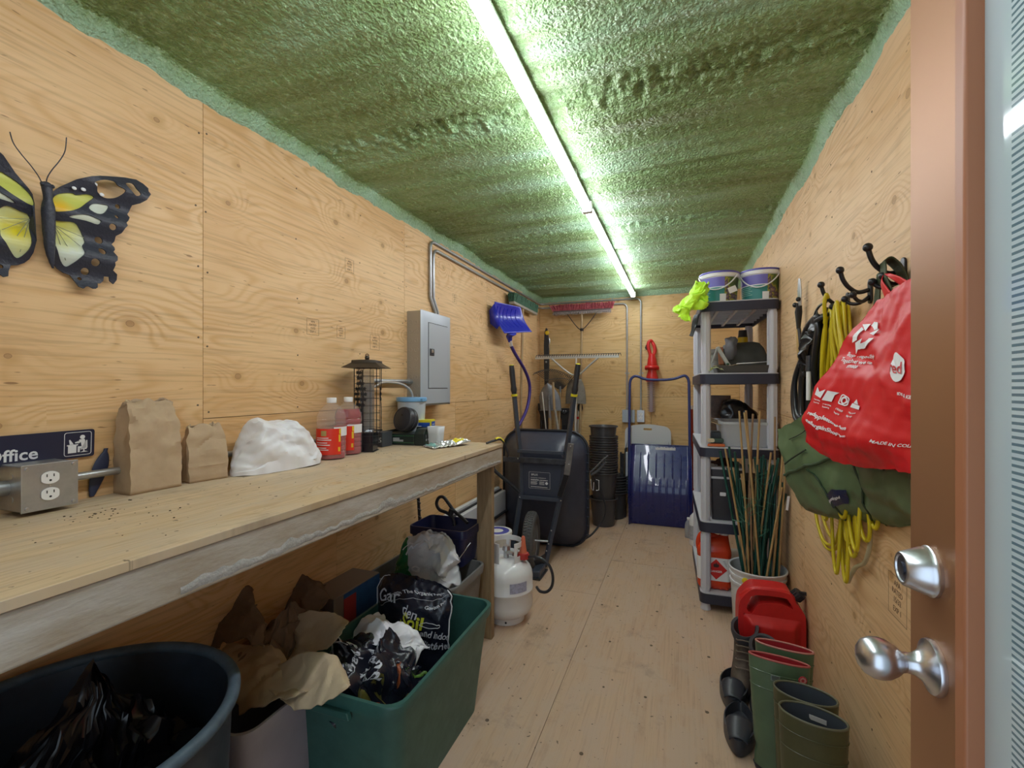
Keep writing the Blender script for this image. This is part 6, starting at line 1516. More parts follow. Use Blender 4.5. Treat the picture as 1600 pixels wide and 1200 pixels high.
mb = MB(); mb.beam(at(.125,.14,1.60), at(.13,.14,1.49), .03, .02, up=(0,1,0)); mk('orange_body', mb, mat('sprayer_rust', (.42,.16,.07), .5), t, bevel=.004)
t = thing('black_tray', 'shallow dark tray with torn cardboard on the second shelf', 'tray', at(.25,.15,1.436))
mb = MB(); ou = [at(p[0], p[1], 1.437) for p in rrect(.30,.22,.02,4,.25,.14)]; o2 = [at(p[0], p[1], 1.480) for p in rrect(.33,.25,.02,4,.25,.14)]; o3 = [at(p[0], p[1], 1.480) for p in rrect(.315,.235,.02,4,.25,.14)]; o4 = [at(p[0], p[1], 1.441) for p in rrect(.29,.21,.02,4,.25,.14)]
mb.rloft([ou, o2, o3, o4]); mk('tray', mb, mat('tray_darkgrey', (.075,.07,.065), .5), t, 30)
for (lab, nm, q, m_, zz) in (('torn pale cardboard strip lying on the dark tray', 'cardboard_strip', [(.07,.02),(.17,.015),(.24,.05),(.20,.08),(.08,.07)], M_kraft, 1.484), ('curved white paper strip lying on the tray at right', 'paper_strip', [(.20,.03),(.30,.02),(.40,.07),(.39,.085),(.29,.05),(.21,.06)], M_offwhite, 1.492)):
    t = thing(nm, lab, 'paper', at(q[0][0], q[0][1], zz)); mb = MB()
    pts = [at(a, b, zz+.10*max(0,a-.22)+.008*math.sin(a*60)) for a, b in q]; n_ = len(pts)
    mb.add(pts+[(p[0],p[1],p[2]+.003) for p in pts], [tuple(range(n_-1,-1,-1)), tuple(range(n_,2*n_))]+[(i,(i+1)%n_,(i+1)%n_+n_,i+n_) for i in range(n_)]); mk('strip', mb, m_, t)
t = thing('neon_packet', 'crumpled white and neon yellow packet at the front left of the second shelf', 'packet', at(.08,.03,1.436)); mb = MB(); mb.grid(sheet_fn([[at(.035,.01,1.445),at(.04,.08,1.45)],[at(.08,.005,1.475),at(.085,.08,1.47)],[at(.13,.01,1.45),at(.13,.08,1.455)]], .010, 40, 4), 24, 12); mk('film', mb, mat('film_white_yellow', (.62,.66,.60), .3, col2=(.55,.66,.10), vscale=30), t, 30, solid=.001)
# --- shelf three
t = thing('clear_tote', 'clear plastic storage box on the middle shelf', 'storage box', at(.27,.20,.991))
mb = MB(); Z3 = .9915
mb.rloft([[at(x,y,Z3) for x,y in rrect(.275,.30,.03,5,.268,.20)], [at(x,y,Z3+.135) for x,y in rrect(.305,.33,.03,5,.268,.20)], [at(x,y,Z3+.135) for x,y in rrect(.325,.35,.03,5,.268,.20)], [at(x,y,Z3+.150) for x,y in rrect(.325,.35,.03,5,.268,.20)], [at(x,y,Z3+.150) for x,y in rrect(.298,.323,.03,5,.268,.20)], [at(x,y,Z3+.006) for x,y in rrect(.270,.295,.03,5,.268,.20)]])
mk('box_body', mb, mat('clear_tote_film', (.60,.63,.68), .3, alpha=.55), t, 40)
for k, (lab, x, y, sx, sy, sz, m_) in enumerate([('grey papers stacked inside the clear storage box', .30,.20,.20,.22,.085,(.26,.25,.25)), ('brown goods at the left inside the clear storage box', .16,.20,.06,.20,.07,(.30,.18,.12))]):
    t = thing('box_contents', lab, 'goods', at(x,y,Z3+.007)); mb = MB(); c = at(x,y,Z3+.007+sz/2); mb.box(c, (sx,sy,sz)); mk('bundle', mb, mat('contents%d' % k, m_, .6, var=.3, vscale=30), t, bevel=.01)
t = thing('black_bag', 'black plastic sheet draped behind the clear storage box', 'bag', at(.30,.50,1.0)); mb = MB()
mb.grid(sheet_fn([[at(.15,.44,1.00),at(.155,.44,1.12),at(.17,.46,1.235),at(.20,.56,1.255)],[at(.23,.42,1.00),at(.23,.42,1.13),at(.235,.44,1.26),at(.26,.56,1.265)],[at(.31,.42,1.00),at(.31,.42,1.12),at(.31,.44,1.225),at(.32,.56,1.24)],[at(.395,.44,1.00),at(.395,.44,1.08),at(.395,.46,1.155),at(.39,.56,1.165)]], .008, 12, 7), 30, 40); mk('sheet', mb, M_blackg, t, 40, solid=.002)
t = thing('brown_print', 'dark glossy brown print standing at the back of the middle shelf', 'picture', at(.14,.60,1.0)); mb = MB(); a_, b_ = at(.065,.62,1.0), at(.24,.60,1.0); mb.prism([(0,0),(.175,0),(.175,.30),(0,.30)], .006, frame((a_[0],a_[1],.992), (1,0,0), (0,0,1))); mk('print', mb, mat('print_brown', (.15,.085,.055), .15, var=.6, vscale=9), t, bevel=.002)
for k in range(3):
    t = thing('wooden_board', ['lowest', 'middle', 'topmost'][k]+' thin wooden board slanting down left of the clear box', 'board', at(.10,.1,1.10)); t['group'] = 'slanting boards on the middle shelf'
    mb = MB(); mb.beam(at(.04,.10+.03*k,1.148+.009*k), at(.205,.10+.03*k,1.085+.010*k), .09, .006, up=(0,0,1)); mk('board', mb, mat('board%d' % k, (.42-.1*k,.31-.08*k,.19-.05*k), .6), t, bevel=.001)
t = thing('boards_box', 'small dark box under the slanting boards', 'box', at(.09,.12,.992)); mb = MB(); mb.box(at(.092,.15,1.033), (.075,.12,.080)); mk('box', mb, mat('dark_bits', (.03,.035,.045), .4), t, bevel=.006)
t = thing('green_knife', 'green and cream utility knife lying on the middle shelf', 'tool', at(.08,.03,1.01)); mb = MB(); mb.prism(rrect(.095,.026,.010,4), .018, frame(at(.085,.035,1.028), (1,0,0), (0,0,1))); b_ = mk('knife_body', mb, mat('tool_green', (.035,.07,.05), .5), t, bevel=.003)
mb = MB(); mb.prism(rrect(.040,.024,.010,4), .003, frame(at(.060,.012,1.029), (1,0,0), (0,0,1))); mb.tube([at(.068+.004*math.cos(a),.009,1.029+.004*math.sin(a)) for a in [math.pi*i/5 for i in range(10)]], .0012, 5, closed=True); mk('cream_grip', mb, mat('cream', (.60,.52,.36), .5), b_)
t = thing('orange_file', 'orange flat tool at the front edge of the middle shelf', 'tool', at(.08,.02,1.0)); mb = MB(); mb.prism(rrect(.10,.016,.006,4), .02, frame(at(.088,.030,1.001), (1,0,0), (0,0,1))); mk('handle', mb, mat('tool_orange', (.62,.14,.03), .45), t, bevel=.002)
# --- shelf four: dark drawer cabinet, small white label
t = thing('drawer_box', 'dark drawer box with grey lines and a small white label on the fourth shelf', 'storage box', at(.16,.2,.541))
mb = MB(); c = at(.152,.20,.541); mb.rloft([[at(x,y,.5415) for x,y in rrect(.17,.26,.012,4,.155,.19)], [at(x,y,.85) for x,y in rrect(.19,.28,.012,4,.155,.19)]]); bd = mk('cabinet', mb, mat('drawer_dark', (.035,.032,.040), .4, var=.3), t, 30)
for z in (.793, .850):
    mb = MB(); mb.rloft([[at(x,y,z) for x,y in rrect(.192,.282,.012,4,.155,.19)], [at(x,y,z+.013) for x,y in rrect(.194,.284,.012,4,.155,.19)]]); mk('drawer_lip', mb, M_shelf, t, 30)
mb = MB(); mb.prism(rrect(.034,.022,.004,3), .0012, frame(at(.130,.053,.700), (1,0,0), (0,0,1))); mk('white_label', mb, M_offwhite, bd)
t = thing('brown_cloth', 'brown cloth bundle on top of the dark drawer box', 'cloth', at(.16,.2,.87)); mb = MB(); mb.grid(bagfn(*at(.16,.19,0)[:2], .866, .085, .12, .05, 5), 40, 10, cu=True); mk('cloth', mb, mat('cloth_brown', (.075,.035,.03), .8), t, 40)
t = thing('dark_basket', 'black basket at the right of the fourth shelf behind the stakes', 'basket', at(.33,.3,.541)); mb = MB(); mb.rloft([[at(x,y,.5415) for x,y in rrect(.12,.26,.02,4,.33,.25)], [at(x,y,.78) for x,y in rrect(.14,.30,.02,4,.335,.25)]]); mk('basket', mb, M_black, t, 30)
# --- bottom shelf: orange-red jug
jg = thing('fluid_jug', 'orange-red fluid jug with white label and red flame diamond on the bottom shelf', 'jug', (.185,3.12,.111))
M_jug = mat('jug_orange', (.72,.055,.012), .25, trans=.12, coat=.2)
JX, JY = .188, 3.155; z0 = .1112
def jr(w, d, z, r=.03, dx=0): return rring(w, d, min(r, w/2.1, d/2.1), z0+z, 6, JX+dx, JY)
mb = MB(); rings = [jr(.16,.10,0,.03), jr(.185,.125,.012), jr(.195,.135,.03), jr(.188,.128,.045), jr(.19,.13,.052), jr(.19,.13,.200), jr(.195,.135,.210), jr(.195,.135,.232), jr(.185,.125,.255), jr(.15,.10,.285,.03,.012), jr(.10,.075,.305,.03,.035), jr(.05,.05,.318,.024,.058), jr(.045,.045,.328,.022,.060)]
mb.rloft(rings); mk('jug_body', mb, M_jug, jg, 40, bevel=0)
mb = MB(); mb.tube(spline([(JX-.085,JY,z0+.225),(JX-.088,JY,z0+.27),(JX-.070,JY,z0+.315),(JX-.035,JY,z0+.322),(JX+.01,JY,z0+.308),(JX+.035,JY,z0+.30)], 6), .016, 10); mk('handle', mb, M_jug, jg, 60)
mb = MB(); mb.lathe([(.026,.325),(.027,.328),(.027,.350),(.025,.353),(.001,.353)], 24, 0, None, (JX+.060,JY,z0)); mk('cap', mb, M_white, jg, 40)
mb = MB()
for i in range(5): mb.ball((JX-.07+.035*i, JY-.045, z0+.012), (.015,.022,.012), 6)
mk('base_lobe', mb, M_jug, jg, 60)
def jl(w, d, z, r=.03): return rring(w, d, r, z0+z, 6, JX, JY)
mb = MB(); mb.rloft([jl(.1925,.1325,.056), jl(.1925,.1325,.196)], cap0=False, cap1=False); lb = mk('label', mb, M_offwhite, jg, 40)
Md = frame((JX+.010,JY-.0668,z0+.127), (1,0,0), (0,0,1))
mb = MB(); mb.prism([(0,-.062),(.062,0),(0,.062),(-.062,0)], .0006, Md); dm = mk('red_diamond', mb, mat('diamond_red', (.60,.02,.02), .4), lb)
mb = MB(); put_text(mb, 'DANGER', .0165, Md @ Matrix.Translation((0,-.018,.0008)), 0, 'CENTER', .02); mk('lettering', mb, M_offwhite, dm)
mb = MB(); mb.prism([(-.012,.012),(.010,.012),(.018,.022),(.010,.038),(.008,.028),(0,.044),(-.004,.030),(-.010,.036),(-.016,.022)], .0008, Md); mk('flame_symbol', mb, mat('flame_dark', (.05,.015,.012), .5), dm)
mb = MB()
for k in range(5): mb.prism([(.038+.004*k,.050-.007*k),(.052+.002*k,.056-.007*k),(.052+.002*k,.058-.007*k),(.038+.004*k,.052-.007*k)], .0006, Md)
mb.prism([(-.078,-.005),(-.074,-.005),(-.074,.004),(-.078,.004)], .0006, Md)
mk('label_print', mb, mat('print_grey', (.12,.12,.2), .5), lb)

# ================================================================ stakes in the white bucket
BX, BY = .392, 2.86
bk = thing('white_bucket', 'white bucket holding plant stakes between shelf and petrol can', 'bucket', (BX, BY, 0))
mb = MB(); mb.lathe([(.001,.006),(.118,.0),(.121,.004),(.134,.27),(.1345,.275),(.140,.277),(.140,.290),(.135,.292),(.136,.315),(.142,.317),(.142,.330),(.137,.332),(.139,.352),(.145,.354),(.146,.362),(.143,.366),(.137,.362),(.131,.27),(.115,.010),(.001,.010)], 56, 0, None, (BX,BY,0)); mk('bucket', mb, mat('bucket_white', (.66,.68,.72), .4), bk, 35)
mb = MB(); mb.lathe([(.016,.0),(.016,.006),(.010,.008),(.001,.008)], 16, 0, frame((BX-.075,BY-.128,.325), (1,-.4,0), (0,0,1))); mk('yellow_tab', mb, mat('tab_yellow', (.80,.68,.03), .4), bk, 50)
M_bam = mat('bamboo', (.50,.34,.15), .5, col2=(.33,.21,.09), vscale=8, stretch=(8,8,1.2))
M_bamd = mat('bamboo_dark', (.26,.15,.09), .5, col2=(.36,.24,.13), vscale=8, stretch=(8,8,1.2))
M_stk = mat('stake_green', (.012,.085,.065), .35, var=.3, vscale=20)
rnd = random.Random(12)
def stake(i, top, mt, label, grp, r, node=.19):
    a = rnd.uniform(0, 6.28); q = rnd.uniform(.02, .095)
    b = Vector((BX+q*math.cos(a), BY+q*math.sin(a), .014)); tp = Vector(top)
    # keep the stake inside the rim where it leaves the bucket
    s_ = .36/tp.z; m = b.lerp(tp, s_); d = Vector((m.x-BX, m.y-BY))
    if d.length > .115:
        d2 = d*(.115/d.length); m2 = Vector((BX+d2.x, BY+d2.y, .36)); b = m2 + (m2-tp)*(.346/(tp.z-.36)); bd_ = Vector((b.x-BX, b.y-BY))
        if bd_.length > .108: bd_ *= .108/bd_.length; b.x, b.y = BX+bd_.x, BY+bd_.y
    t = thing('plant_stake', label, 'stake', tuple(b), grp)
    L = (tp-b).length; pts = []; rr = []
    n_ = max(3, int(L/node))
    for k in range(n_+1):
        f = k/n_
        for e, rs in ((-.006, 1), (0, 1.16), (.006, 1)) if 0 < k < n_ else ((0, 1),): 
            ff = min(1, max(0, f+e/L)); p = b.lerp(tp, ff); p += Vector((math.sin(ff*3.1)*.006*math.cos(i), math.sin(ff*3.1)*.006*math.sin(i*2), 0)); pts.append(p); rr.append(r*rs*(1.08-.16*ff))
    mb = MB(); mb.tube(pts, rr, 7); mk('stake', mb, mt, t, 60)
bam = [(.299,1.219),(.321,1.212),(.331,1.223),(.369,1.203),(.397,1.221),(.480,1.188),(.225,1.011),(.309,.873),(.505,1.02),(.516,.90),(.45,1.00),(.352,.80),(.27,.90),(.42,.86),(.36,1.02),(.50,.82)]
ORDN = ['leftmost']+ORD[1:]+['twenty-third','twenty-fourth','twenty-fifth','twenty-sixth','twenty-seventh','twenty-eighth','twenty-ninth','thirtieth','thirty-first','thirty-second','thirty-third','thirty-fourth','thirty-fifth']
rk = {i: r for r, i in enumerate(sorted(range(len(bam)), key=lambda i: bam[i][0]))}
for i, (x, z) in enumerate(bam): stake(i, (min(x,.52), 2.84+rnd.uniform(-.04,.05), z), M_bamd if i in (3,5,11,13) else M_bam, ('%s bamboo stake from the left at the top, in the white bucket' % ORDN[rk[i]]) if rk[i] else 'leftmost bamboo stake at the top, in the white bucket', 'bamboo stakes in the white bucket', .0058)
grn = [(.208,.985),(.254,1.012),(.277,.992),(.353,.918),(.378,.965),(.385,.93),(.409,.967),(.468,.928),(.486,.971),(.520,.82),(.505,.86),(.43,.90),(.44,.95),(.365,.86),(.50,.94),(.415,.86),(.47,.87),(.24,.90),(.39,.80),(.53,.78),(.485,.80),(.26,.82),(.30,.84),(.33,.96),(.36,.90),(.40,.88),(.42,.98),(.45,.83),(.46,.93),(.49,.90),(.51,.84),(.29,.93),(.315,.78),(.44,.79)]
rk = {i: r for r, i in enumerate(sorted(range(len(grn)), key=lambda i: grn[i][0]))}
for i, (x, z) in enumerate(grn): stake(i+40, (min(x,.525), 2.86+rnd.uniform(-.05,.06), z), M_stk, ('%s green coated stake from the left at the top, in the bucket' % ORDN[rk[i]]) if rk[i] else 'leftmost green coated stake at the top, in the bucket', 'green stakes in the white bucket', rnd.choice([.0062,.0072,.0078]), .3)
tw = thing('green_twine', 'loose thin green twine tangled round the stakes', 'twine', (BX,BY,.6))
rnd = random.Random(31)
for k in range(7):
    c = Vector((BX+rnd.uniform(-.11,.08), BY-.06+rnd.uniform(-.05,.03), rnd.uniform(.55,.85))); mb = MB()
    pts = [c+Vector((rnd.uniform(-.05,.05), rnd.uniform(-.02,.02), rnd.uniform(-.05,.05))) for _ in range(7)]
    mb.tube(spline(pts, 7), .0011, 4); mk('twine_curl', mb, mat('twine_green', (.06,.22,.14), .6) if k == 0 else bpy.data.materials['twine_green'], tw)
t = thing('plant_tag', 'white plastic plant tag among the green stakes', 'tag', (.52,2.82,.75)); mb = MB(); mb.beam((.522,2.80,.70), (.530,2.80,.775), .012, .0015, up=(0,1,0)); mk('tag', mb, M_offwhite, t)

# ================================================================ red petrol can
M_can = mat('can_red', (.68,.022,.022), .42, var=.25, vscale=7, bump=.06)
pc = thing('petrol_can', 'red plastic petrol can with black spout cap standing before the white bucket', 'petrol can', (.39,2.50,0))
y0c, thk = 2.405, .175
out = [(-.118,.006),(.118,.006),(.136,.024),(.138,.18),(.137,.29),(.128,.325),(.100,.362),(.088,.385),(.060,.406),(-.050,.406),(-.085,.398),(-.118,.362),(-.138,.315),(-.140,.18),(-.137,.024)]
outs = [(p.x, p.y) for p in spline([(a,b,0) for a,b in out], 3, True)]
hole = [(-.104,.308),(-.092,.352),(-.066,.378),(.040,.382),(.068,.372),(.086,.336),(.060,.346),(.030,.352),(-.040,.342),(-.064,.322),(-.084,.288)]
hole = [(p.x, p.y) for p in spline([(a,b,0) for a,b in hole], 2, True)]
mb = MB(); me = flat([outs, hole], thk-.05, 0); mb.join(me, 0, frame((.392, y0c+thk-.025, 0), (1,0,0), (0,0,1)))
cb_ = mk('can_body', mb, M_can, pc, 40, bevel=.020, seg=4)
# swelling front panel
def pan(u, v):
    x = -.118+.236*u; z = .03+.255*v
    e = min(u, 1-u, v, 1-v); q = min(1, e/.16); q = q*q*(3-2*q)
    tri = max(0, 1-abs(u-.5)*3.2)*(v)**1.2
    return (.392+x, y0c+.024-.026*q-.012*tri*q+.001, z)
mb = MB(); mb.grid(pan, 30, 30); mk('front_panel', mb, M_can, cb_, 60)
mb = MB(); put_text(mb, 'GASOLINE', .022, frame((.392,y0c-.0105,.185), (1,0,0), (0,0,1)), 0, 'CENTER'); put_text(mb, 'ESSENCE', .018, frame((.392,y0c-.0090,.155), (1,0,0), (0,0,1)), 0, 'CENTER'); mk('embossed_lettering', mb, M_can, cb_)
mb = MB(); mb.tube(spline([(.392-.118,y0c+.07,.345),(.392-.085,y0c+.05,.385),(.392-.04,y0c+.045,.398),(.392+.04,y0c+.045,.400),(.392+.078,y0c+.055,.380),(.392+.09,y0c+.07,.355)], 5), .017, 10); mk('grip', mb, M_can, pc, 60)
mb = MB(); mb.tube([(.392+.105,y0c+.09,.365),(.392+.128,y0c+.085,.392)], [.026,.026], 16); 
for k in range(14):
    a = 2*math.pi*k/14; d_ = Vector((.023,-.005,.027)).normalized(); u_ = d_.orthogonal().normalized(); w_ = d_.cross(u_)
    p = Vector((.392+.116,y0c+.088,.378))+(u_*math.cos(a)+w_*math.sin(a))*.026; mb.tube([p-d_*.014, p+d_*.014], .0035, 5)
mk('spout_cap', mb, M_black, pc, 40)
mb = MB(); mb.bx((.392+.118,y0c+.075,.385), (.392+.150,y0c+.085,.400)); mk('cap_strap', mb, M_black, pc)

# ================================================================ boots
M_bgreen = mat('boot_green', (.095,.165,.095), .33, var=.25, vscale=6, coat=.2)
M_bolive = mat('boot_olive', (.075,.080,.035), .38, var=.25, vscale=8)
M_blin = mat('boot_lining_grey', (.055,.070,.095), .8)
M_bred = mat('boot_lining_red', (.42,.02,.035), .6)
M_bbrown = mat('boot_brown', (.12,.085,.065), .75, var=.4, vscale=22, bump=.4)
M_bdark = mat('boot_collar', (.045,.045,.055), .7)
def welly(label, x, y, rz, H, rx, ry, mt, lin, mrim, grp, tilt=0.0, extra=None):
    """toe along local +x; shaft centre at the origin"""
    t = thing('rubber_boot', label, 'boot', (x, y, 0), grp, rot=(0,0,rz))
    prof = []
    def ring(z, cx, a, b, n=32): return [(cx+a*math.cos(2*math.pi*i/n), b*math.sin(2*math.pi*i/n), z) for i in range(n)]
    tl = lambda z: tilt*z
    outer = [ring(.001,.055,.125,.042), ring(.012,.055,.132,.046), ring(.035,.055,.130,.046), ring(.062,.045,.118,.045), ring(.085,.020,.090,.044), ring(.115,.004,.082,.043), ring(.16,.0,.080,.042)]
    for k in range(1, 7):
        f = k/6; outer.append(ring(.16+(H-.16)*f, tilt*f, .080+(rx-.080)*f, .042+(ry-.042)*f))
    inn = [ring(H-.002, tilt, rx-.005, ry-.005), ring(H-.06, tilt*.8, rx-.008, ry-.006), ring(.18, 0, .058, .036), ring(.10,.0,.056,.034)]
    mb = MB(); mb.rloft(outer+[ring(H+.001, tilt, rx-.002, ry-.002)], cap1=False); b = mk('boot_shell', mb, mt, t, 50, local=True)
    mb = MB(); mb.rloft([r[::-1] for r in inn], cap0=False); mk('lining', mb, lin, t, 60, local=True)
    mb = MB(); mb.tube([(tilt+(rx-.0025)*math.cos(a), (ry-.0025)*math.sin(a), H) for a in [2*math.pi*i/40 for i in range(40)]], .0036, 6, closed=True); mk('boot_rim', mb, mrim, t, 60, local=True)
    for zz in (H-.045, H-.10):
        f = (zz-.16)/(H-.16); mb = MB(); mb.tube([(tilt*f+(.080+(rx-.080)*f+.0006)*math.cos(a), (.042+(ry-.042)*f+.0006)*math.sin(a), zz) for a in [2*math.pi*i/40 for i in range(40)]], .0016, 5, closed=True); mk('seam_band', mb, mt, b, 60, local=True)
    mb = MB(); mb.rloft([ring(.0,.055,.128,.044), ring(.018,.055,.1345,.0475), ring(.020,.055,.1325,.0465)]); mk('sole', mb, M_black, t, 50, local=True)
    return t, b
RZ = R(-9)
g1, gb1 = welly('front green rubber boot with red lining and a round red badge', .318, 1.842, RZ, .400, .094, .024, M_bgreen, M_bred, mat('rim_red', (.45,.10,.09), .5), 'green rubber boots with red lining')
g2, gb2 = welly('rear green rubber boot with red lining behind its badged pair', .352, 1.937, RZ, .402, .094, .030, M_bgreen, M_bred, mat('rim_pinkish', (.50,.20,.17), .5), 'green rubber boots with red lining')
mb = MB(); mb.lathe([(.0135,0),(.0135,.002),(.001,.002)], 20, 0, frame((.070,-.0275,.362), (1,.42,0), (0,0,1))); bd = mk('round_badge', mb, mat('badge_red', (.55,.03,.06), .4), gb1, local=True)
mb = MB()
for k in range(8): mb.lathe([(.0030,0),(.0030,.0028),(.001,.0028)], 8, 0, frame((.070,-.0275,.362), (1,.42,0), (0,0,1)) @ Matrix.Translation((.0078*math.cos(k*.785), .0078*math.sin(k*.785), 0)))
mk('badge_petal', mb, mat('badge_pale', (.72,.45,.45), .5), bd, local=True)
mb = MB(); mb.prism([(-.014,-.010),(.014,-.010),(.014,.010),(-.014,.010)], .0012, frame((-.010,-.0408,.352), (1,0,0), (0,0,1))); sq = mk('square_badge', mb, mat('badge_greygreen', (.20,.27,.25), .5), gb1, local=True)
mb = MB()
for k in range(4): mb.prism([(-.011,-.007+.0042*k),(.009+.002*(k%2),-.007+.0042*k),(.009+.002*(k%2),-.0055+.0042*k),(-.011,-.0055+.0042*k)], .0018, frame((-.010,-.0408,.352), (1,0,0), (0,0,1)))
mk('badge_print', mb, M_black, sq, local=True)
o1, ob1 = welly('rear olive rubber boot with grey lining nearest the right wall', .365, 1.690, R(-14), .385, .088, .052, M_bolive, M_blin, mat('rim_olive', (.12,.12,.075), .5), 'olive rubber boots with grey lining')
o2, ob2 = welly('front olive rubber boot with a white tag in its grey lining', .362, 1.585, R(-14), .385, .088, .050, M_bolive, M_blin, mat('rim_olive2', (.12,.12,.075), .5), 'olive rubber boots with grey lining')
mb = MB(); mb.prism([(-.022,-.0075),(.022,-.0075),(.022,.0075),(-.022,.0075)], .001, frame((.012,.042,.352), (1,-.12,0), (0,-.12,1))); tg = mk('white_tag', mb, M_offwhite, o2, local=True)
# brown winter boots
def winter(label, x, y, rz, H=.245):
    t = thing('winter_boot', label, 'boot', (x, y, 0), 'brown winter boots', rot=(0,0,rz))
    def ring(z, cx, a, b, n=28, tl=0): return [(cx+a*math.cos(2*math.pi*i/n), b*math.sin(2*math.pi*i/n), z+tl*math.cos(2*math.pi*i/n)) for i in range(n)]
    mb = MB(); mb.rloft([ring(.02,.05,.135,.048), ring(.05,.05,.135,.050), ring(.075,.045,.122,.048), ring(.10,.02,.090,.046), ring(.14,.0,.068,.044), ring(.19,-.006,.064,.044,tl=-.006), ring(H-.02,-.010,.074,.054,tl=-.012)], cap1=False)
    b = mk('boot_shell', mb, M_bbrown, t, 50, local=True)
    mb = MB(); mb.rloft([ring(H-.045,-.008,.069,.049,tl=-.012), ring(H-.02,-.010,.078,.058,tl=-.014), ring(H,-.012,.078,.058,tl=-.014), ring(H-.004,-.012,.066,.046,tl=-.014), ring(.12,0,.052,.034), ring(.07,0,.05,.03)], cap0=False); mk('padded_collar', mb, M_bdark, t, 60, local=True)
    mb = MB(); mb.rloft([ring(.0,.05,.135,.050), ring(.022,.05,.140,.054), ring(.03,.05,.136,.050)]); mk('sole', mb, M_black, t, 50, local=True)
    mb = MB()
    for k in range(5):
        z = .105+.026*k; xx = .105-.022*k if k < 2 else .064+.0*k
        mb.tube([(xx,-.024,z),(xx+.012,0,z+.010),(xx,.024,z+.004)], .0028, 6); mb.ball((xx-.004,-.026,z), .0045, 5); mb.ball((xx-.004,.026,z), .0045, 5)
    mk('laces', mb, mat('lace_brown', (.16,.12,.09), .8) if 'lace_brown' not in bpy.data.materials else bpy.data.materials['lace_brown'], t, 60, local=True)
    mb = MB(); mb.prism([(-.013,-.018),(.013,-.018),(.013,.016),(-.013,.016)], .0015, frame((-.064,.0,H-.026), (0,-1,0), (0.15,0,1))); w = mk('white_tongue_label', mb, M_offwhite, t, local=True)
    mb = MB(); mb.lathe([(.004,0),(.004,.0018),(.001,.0018)], 10, 0, frame((-.064,.0,H-.026), (0,-1,0), (0.15,0,1)) @ Matrix.Translation((0,.002,0))); mk('label_mark', mb, mat('label_blue', (.05,.08,.2), .5) if 'label_blue' not in bpy.data.materials else bpy.data.materials['label_blue'], w, local=True)
    return t
winter('rear brown lace-up winter boot in front of the red can', .272, 2.375, R(258))
winter('front brown lace-up winter boot beside the green boots', .330, 2.225, R(262))
# black clogs
M_clog = mat('clog_black', (.030,.034,.045), .4)
def clog(label, x, y, rz):
    t = thing('rubber_clog', label, 'shoe', (x, y, 0), 'black rubber clogs', rot=(0,0,rz))
    def outl(s, z, n=32, zt=0.0):
        o = []
        for i in range(n):
            a = 2*math.pi*i/n; c_, s_ = math.cos(a), math.sin(a)
            o.append((.135*c_*s, (.050-.010*math.cos(a+math.pi*.0)*0-.008*math.cos(2*a+.4))*s_*s, z+zt*(c_+1)*.5))
        return o
    mb = MB(); mb.rloft([outl(.94,.0), outl(1.0,.008), outl(1.0,.03,zt=.012), outl(.985,.052,zt=.010), outl(.90,.056,zt=.006), outl(.84,.040), outl(.78,.024)]); mk('clog_body', mb, M_clog, t, 45, local=True)
    mb = MB(); mb.grid(lambda u, v: (.02+.105*u, (.047-.020*max(0,u-.5))*math.cos(math.pi*v)*(1-.2*u), .052+.035*math.sin(math.pi*v)*(1-.55*u)), 10, 14); mk('toe_strap', mb, M_clog, t, 60, solid=.004, local=True)
clog('farther black rubber clog left of the brown boots', .215, 2.245, R(262))
clog('nearer black rubber clog left of the green boots', .212, 2.000, R(262))

# ================================================================ things hanging on the right wall
M_iron2 = mat('hook_black', (.025,.025,.028), .35, .4)
def hook(label, y, z, ybend):
    t = thing('coat_hook', label, 'hook', (XR, y, z), 'black coat hooks on the right wall')
    mb = MB(); mb.prism(rrect(.028,.075,.012,4), .006, frame((XR-.0005, y, z), (0,-1,0), (0,0,1))); mk('plate', mb, M_iron2, t, bevel=.002)
    mb = MB(); pts = spline([(XR-.005,y,z+.005),(XR-.035,y-.005,z-.002),(XR-.060,y-.012,z+.012),(XR-.078,y-.02,z+.035),(XR-.088,y-.026,z+.065)], 6); mb.tube(pts, [.0065]*len(pts), 8); mb.ball(pts[-1], .0115, 8); mk('upper_prong', mb, M_iron2, t, 60)
    for s_ in (-1, 1):
        mb = MB(); pts = spline([(XR-.005,y,z-.015),(XR-.025,y+.016*s_,z-.032),(XR-.045,y+.030*s_,z-.030),(XR-.058,y+.036*s_,z-.014)], 5); mb.tube(pts, .0055, 8); mb.ball(pts[-1], .0105, 8); mk('lower_prong', mb, M_iron2, t, 60)
hook('black double coat hook nearest the door carrying the olive strap', 1.475, 1.648, 0)
hook('black double coat hook with free prongs left of the olive strap', 1.700, 1.642, 0)
hook('black hook carrying the yellow extension cord', 1.905, 1.640, 0)
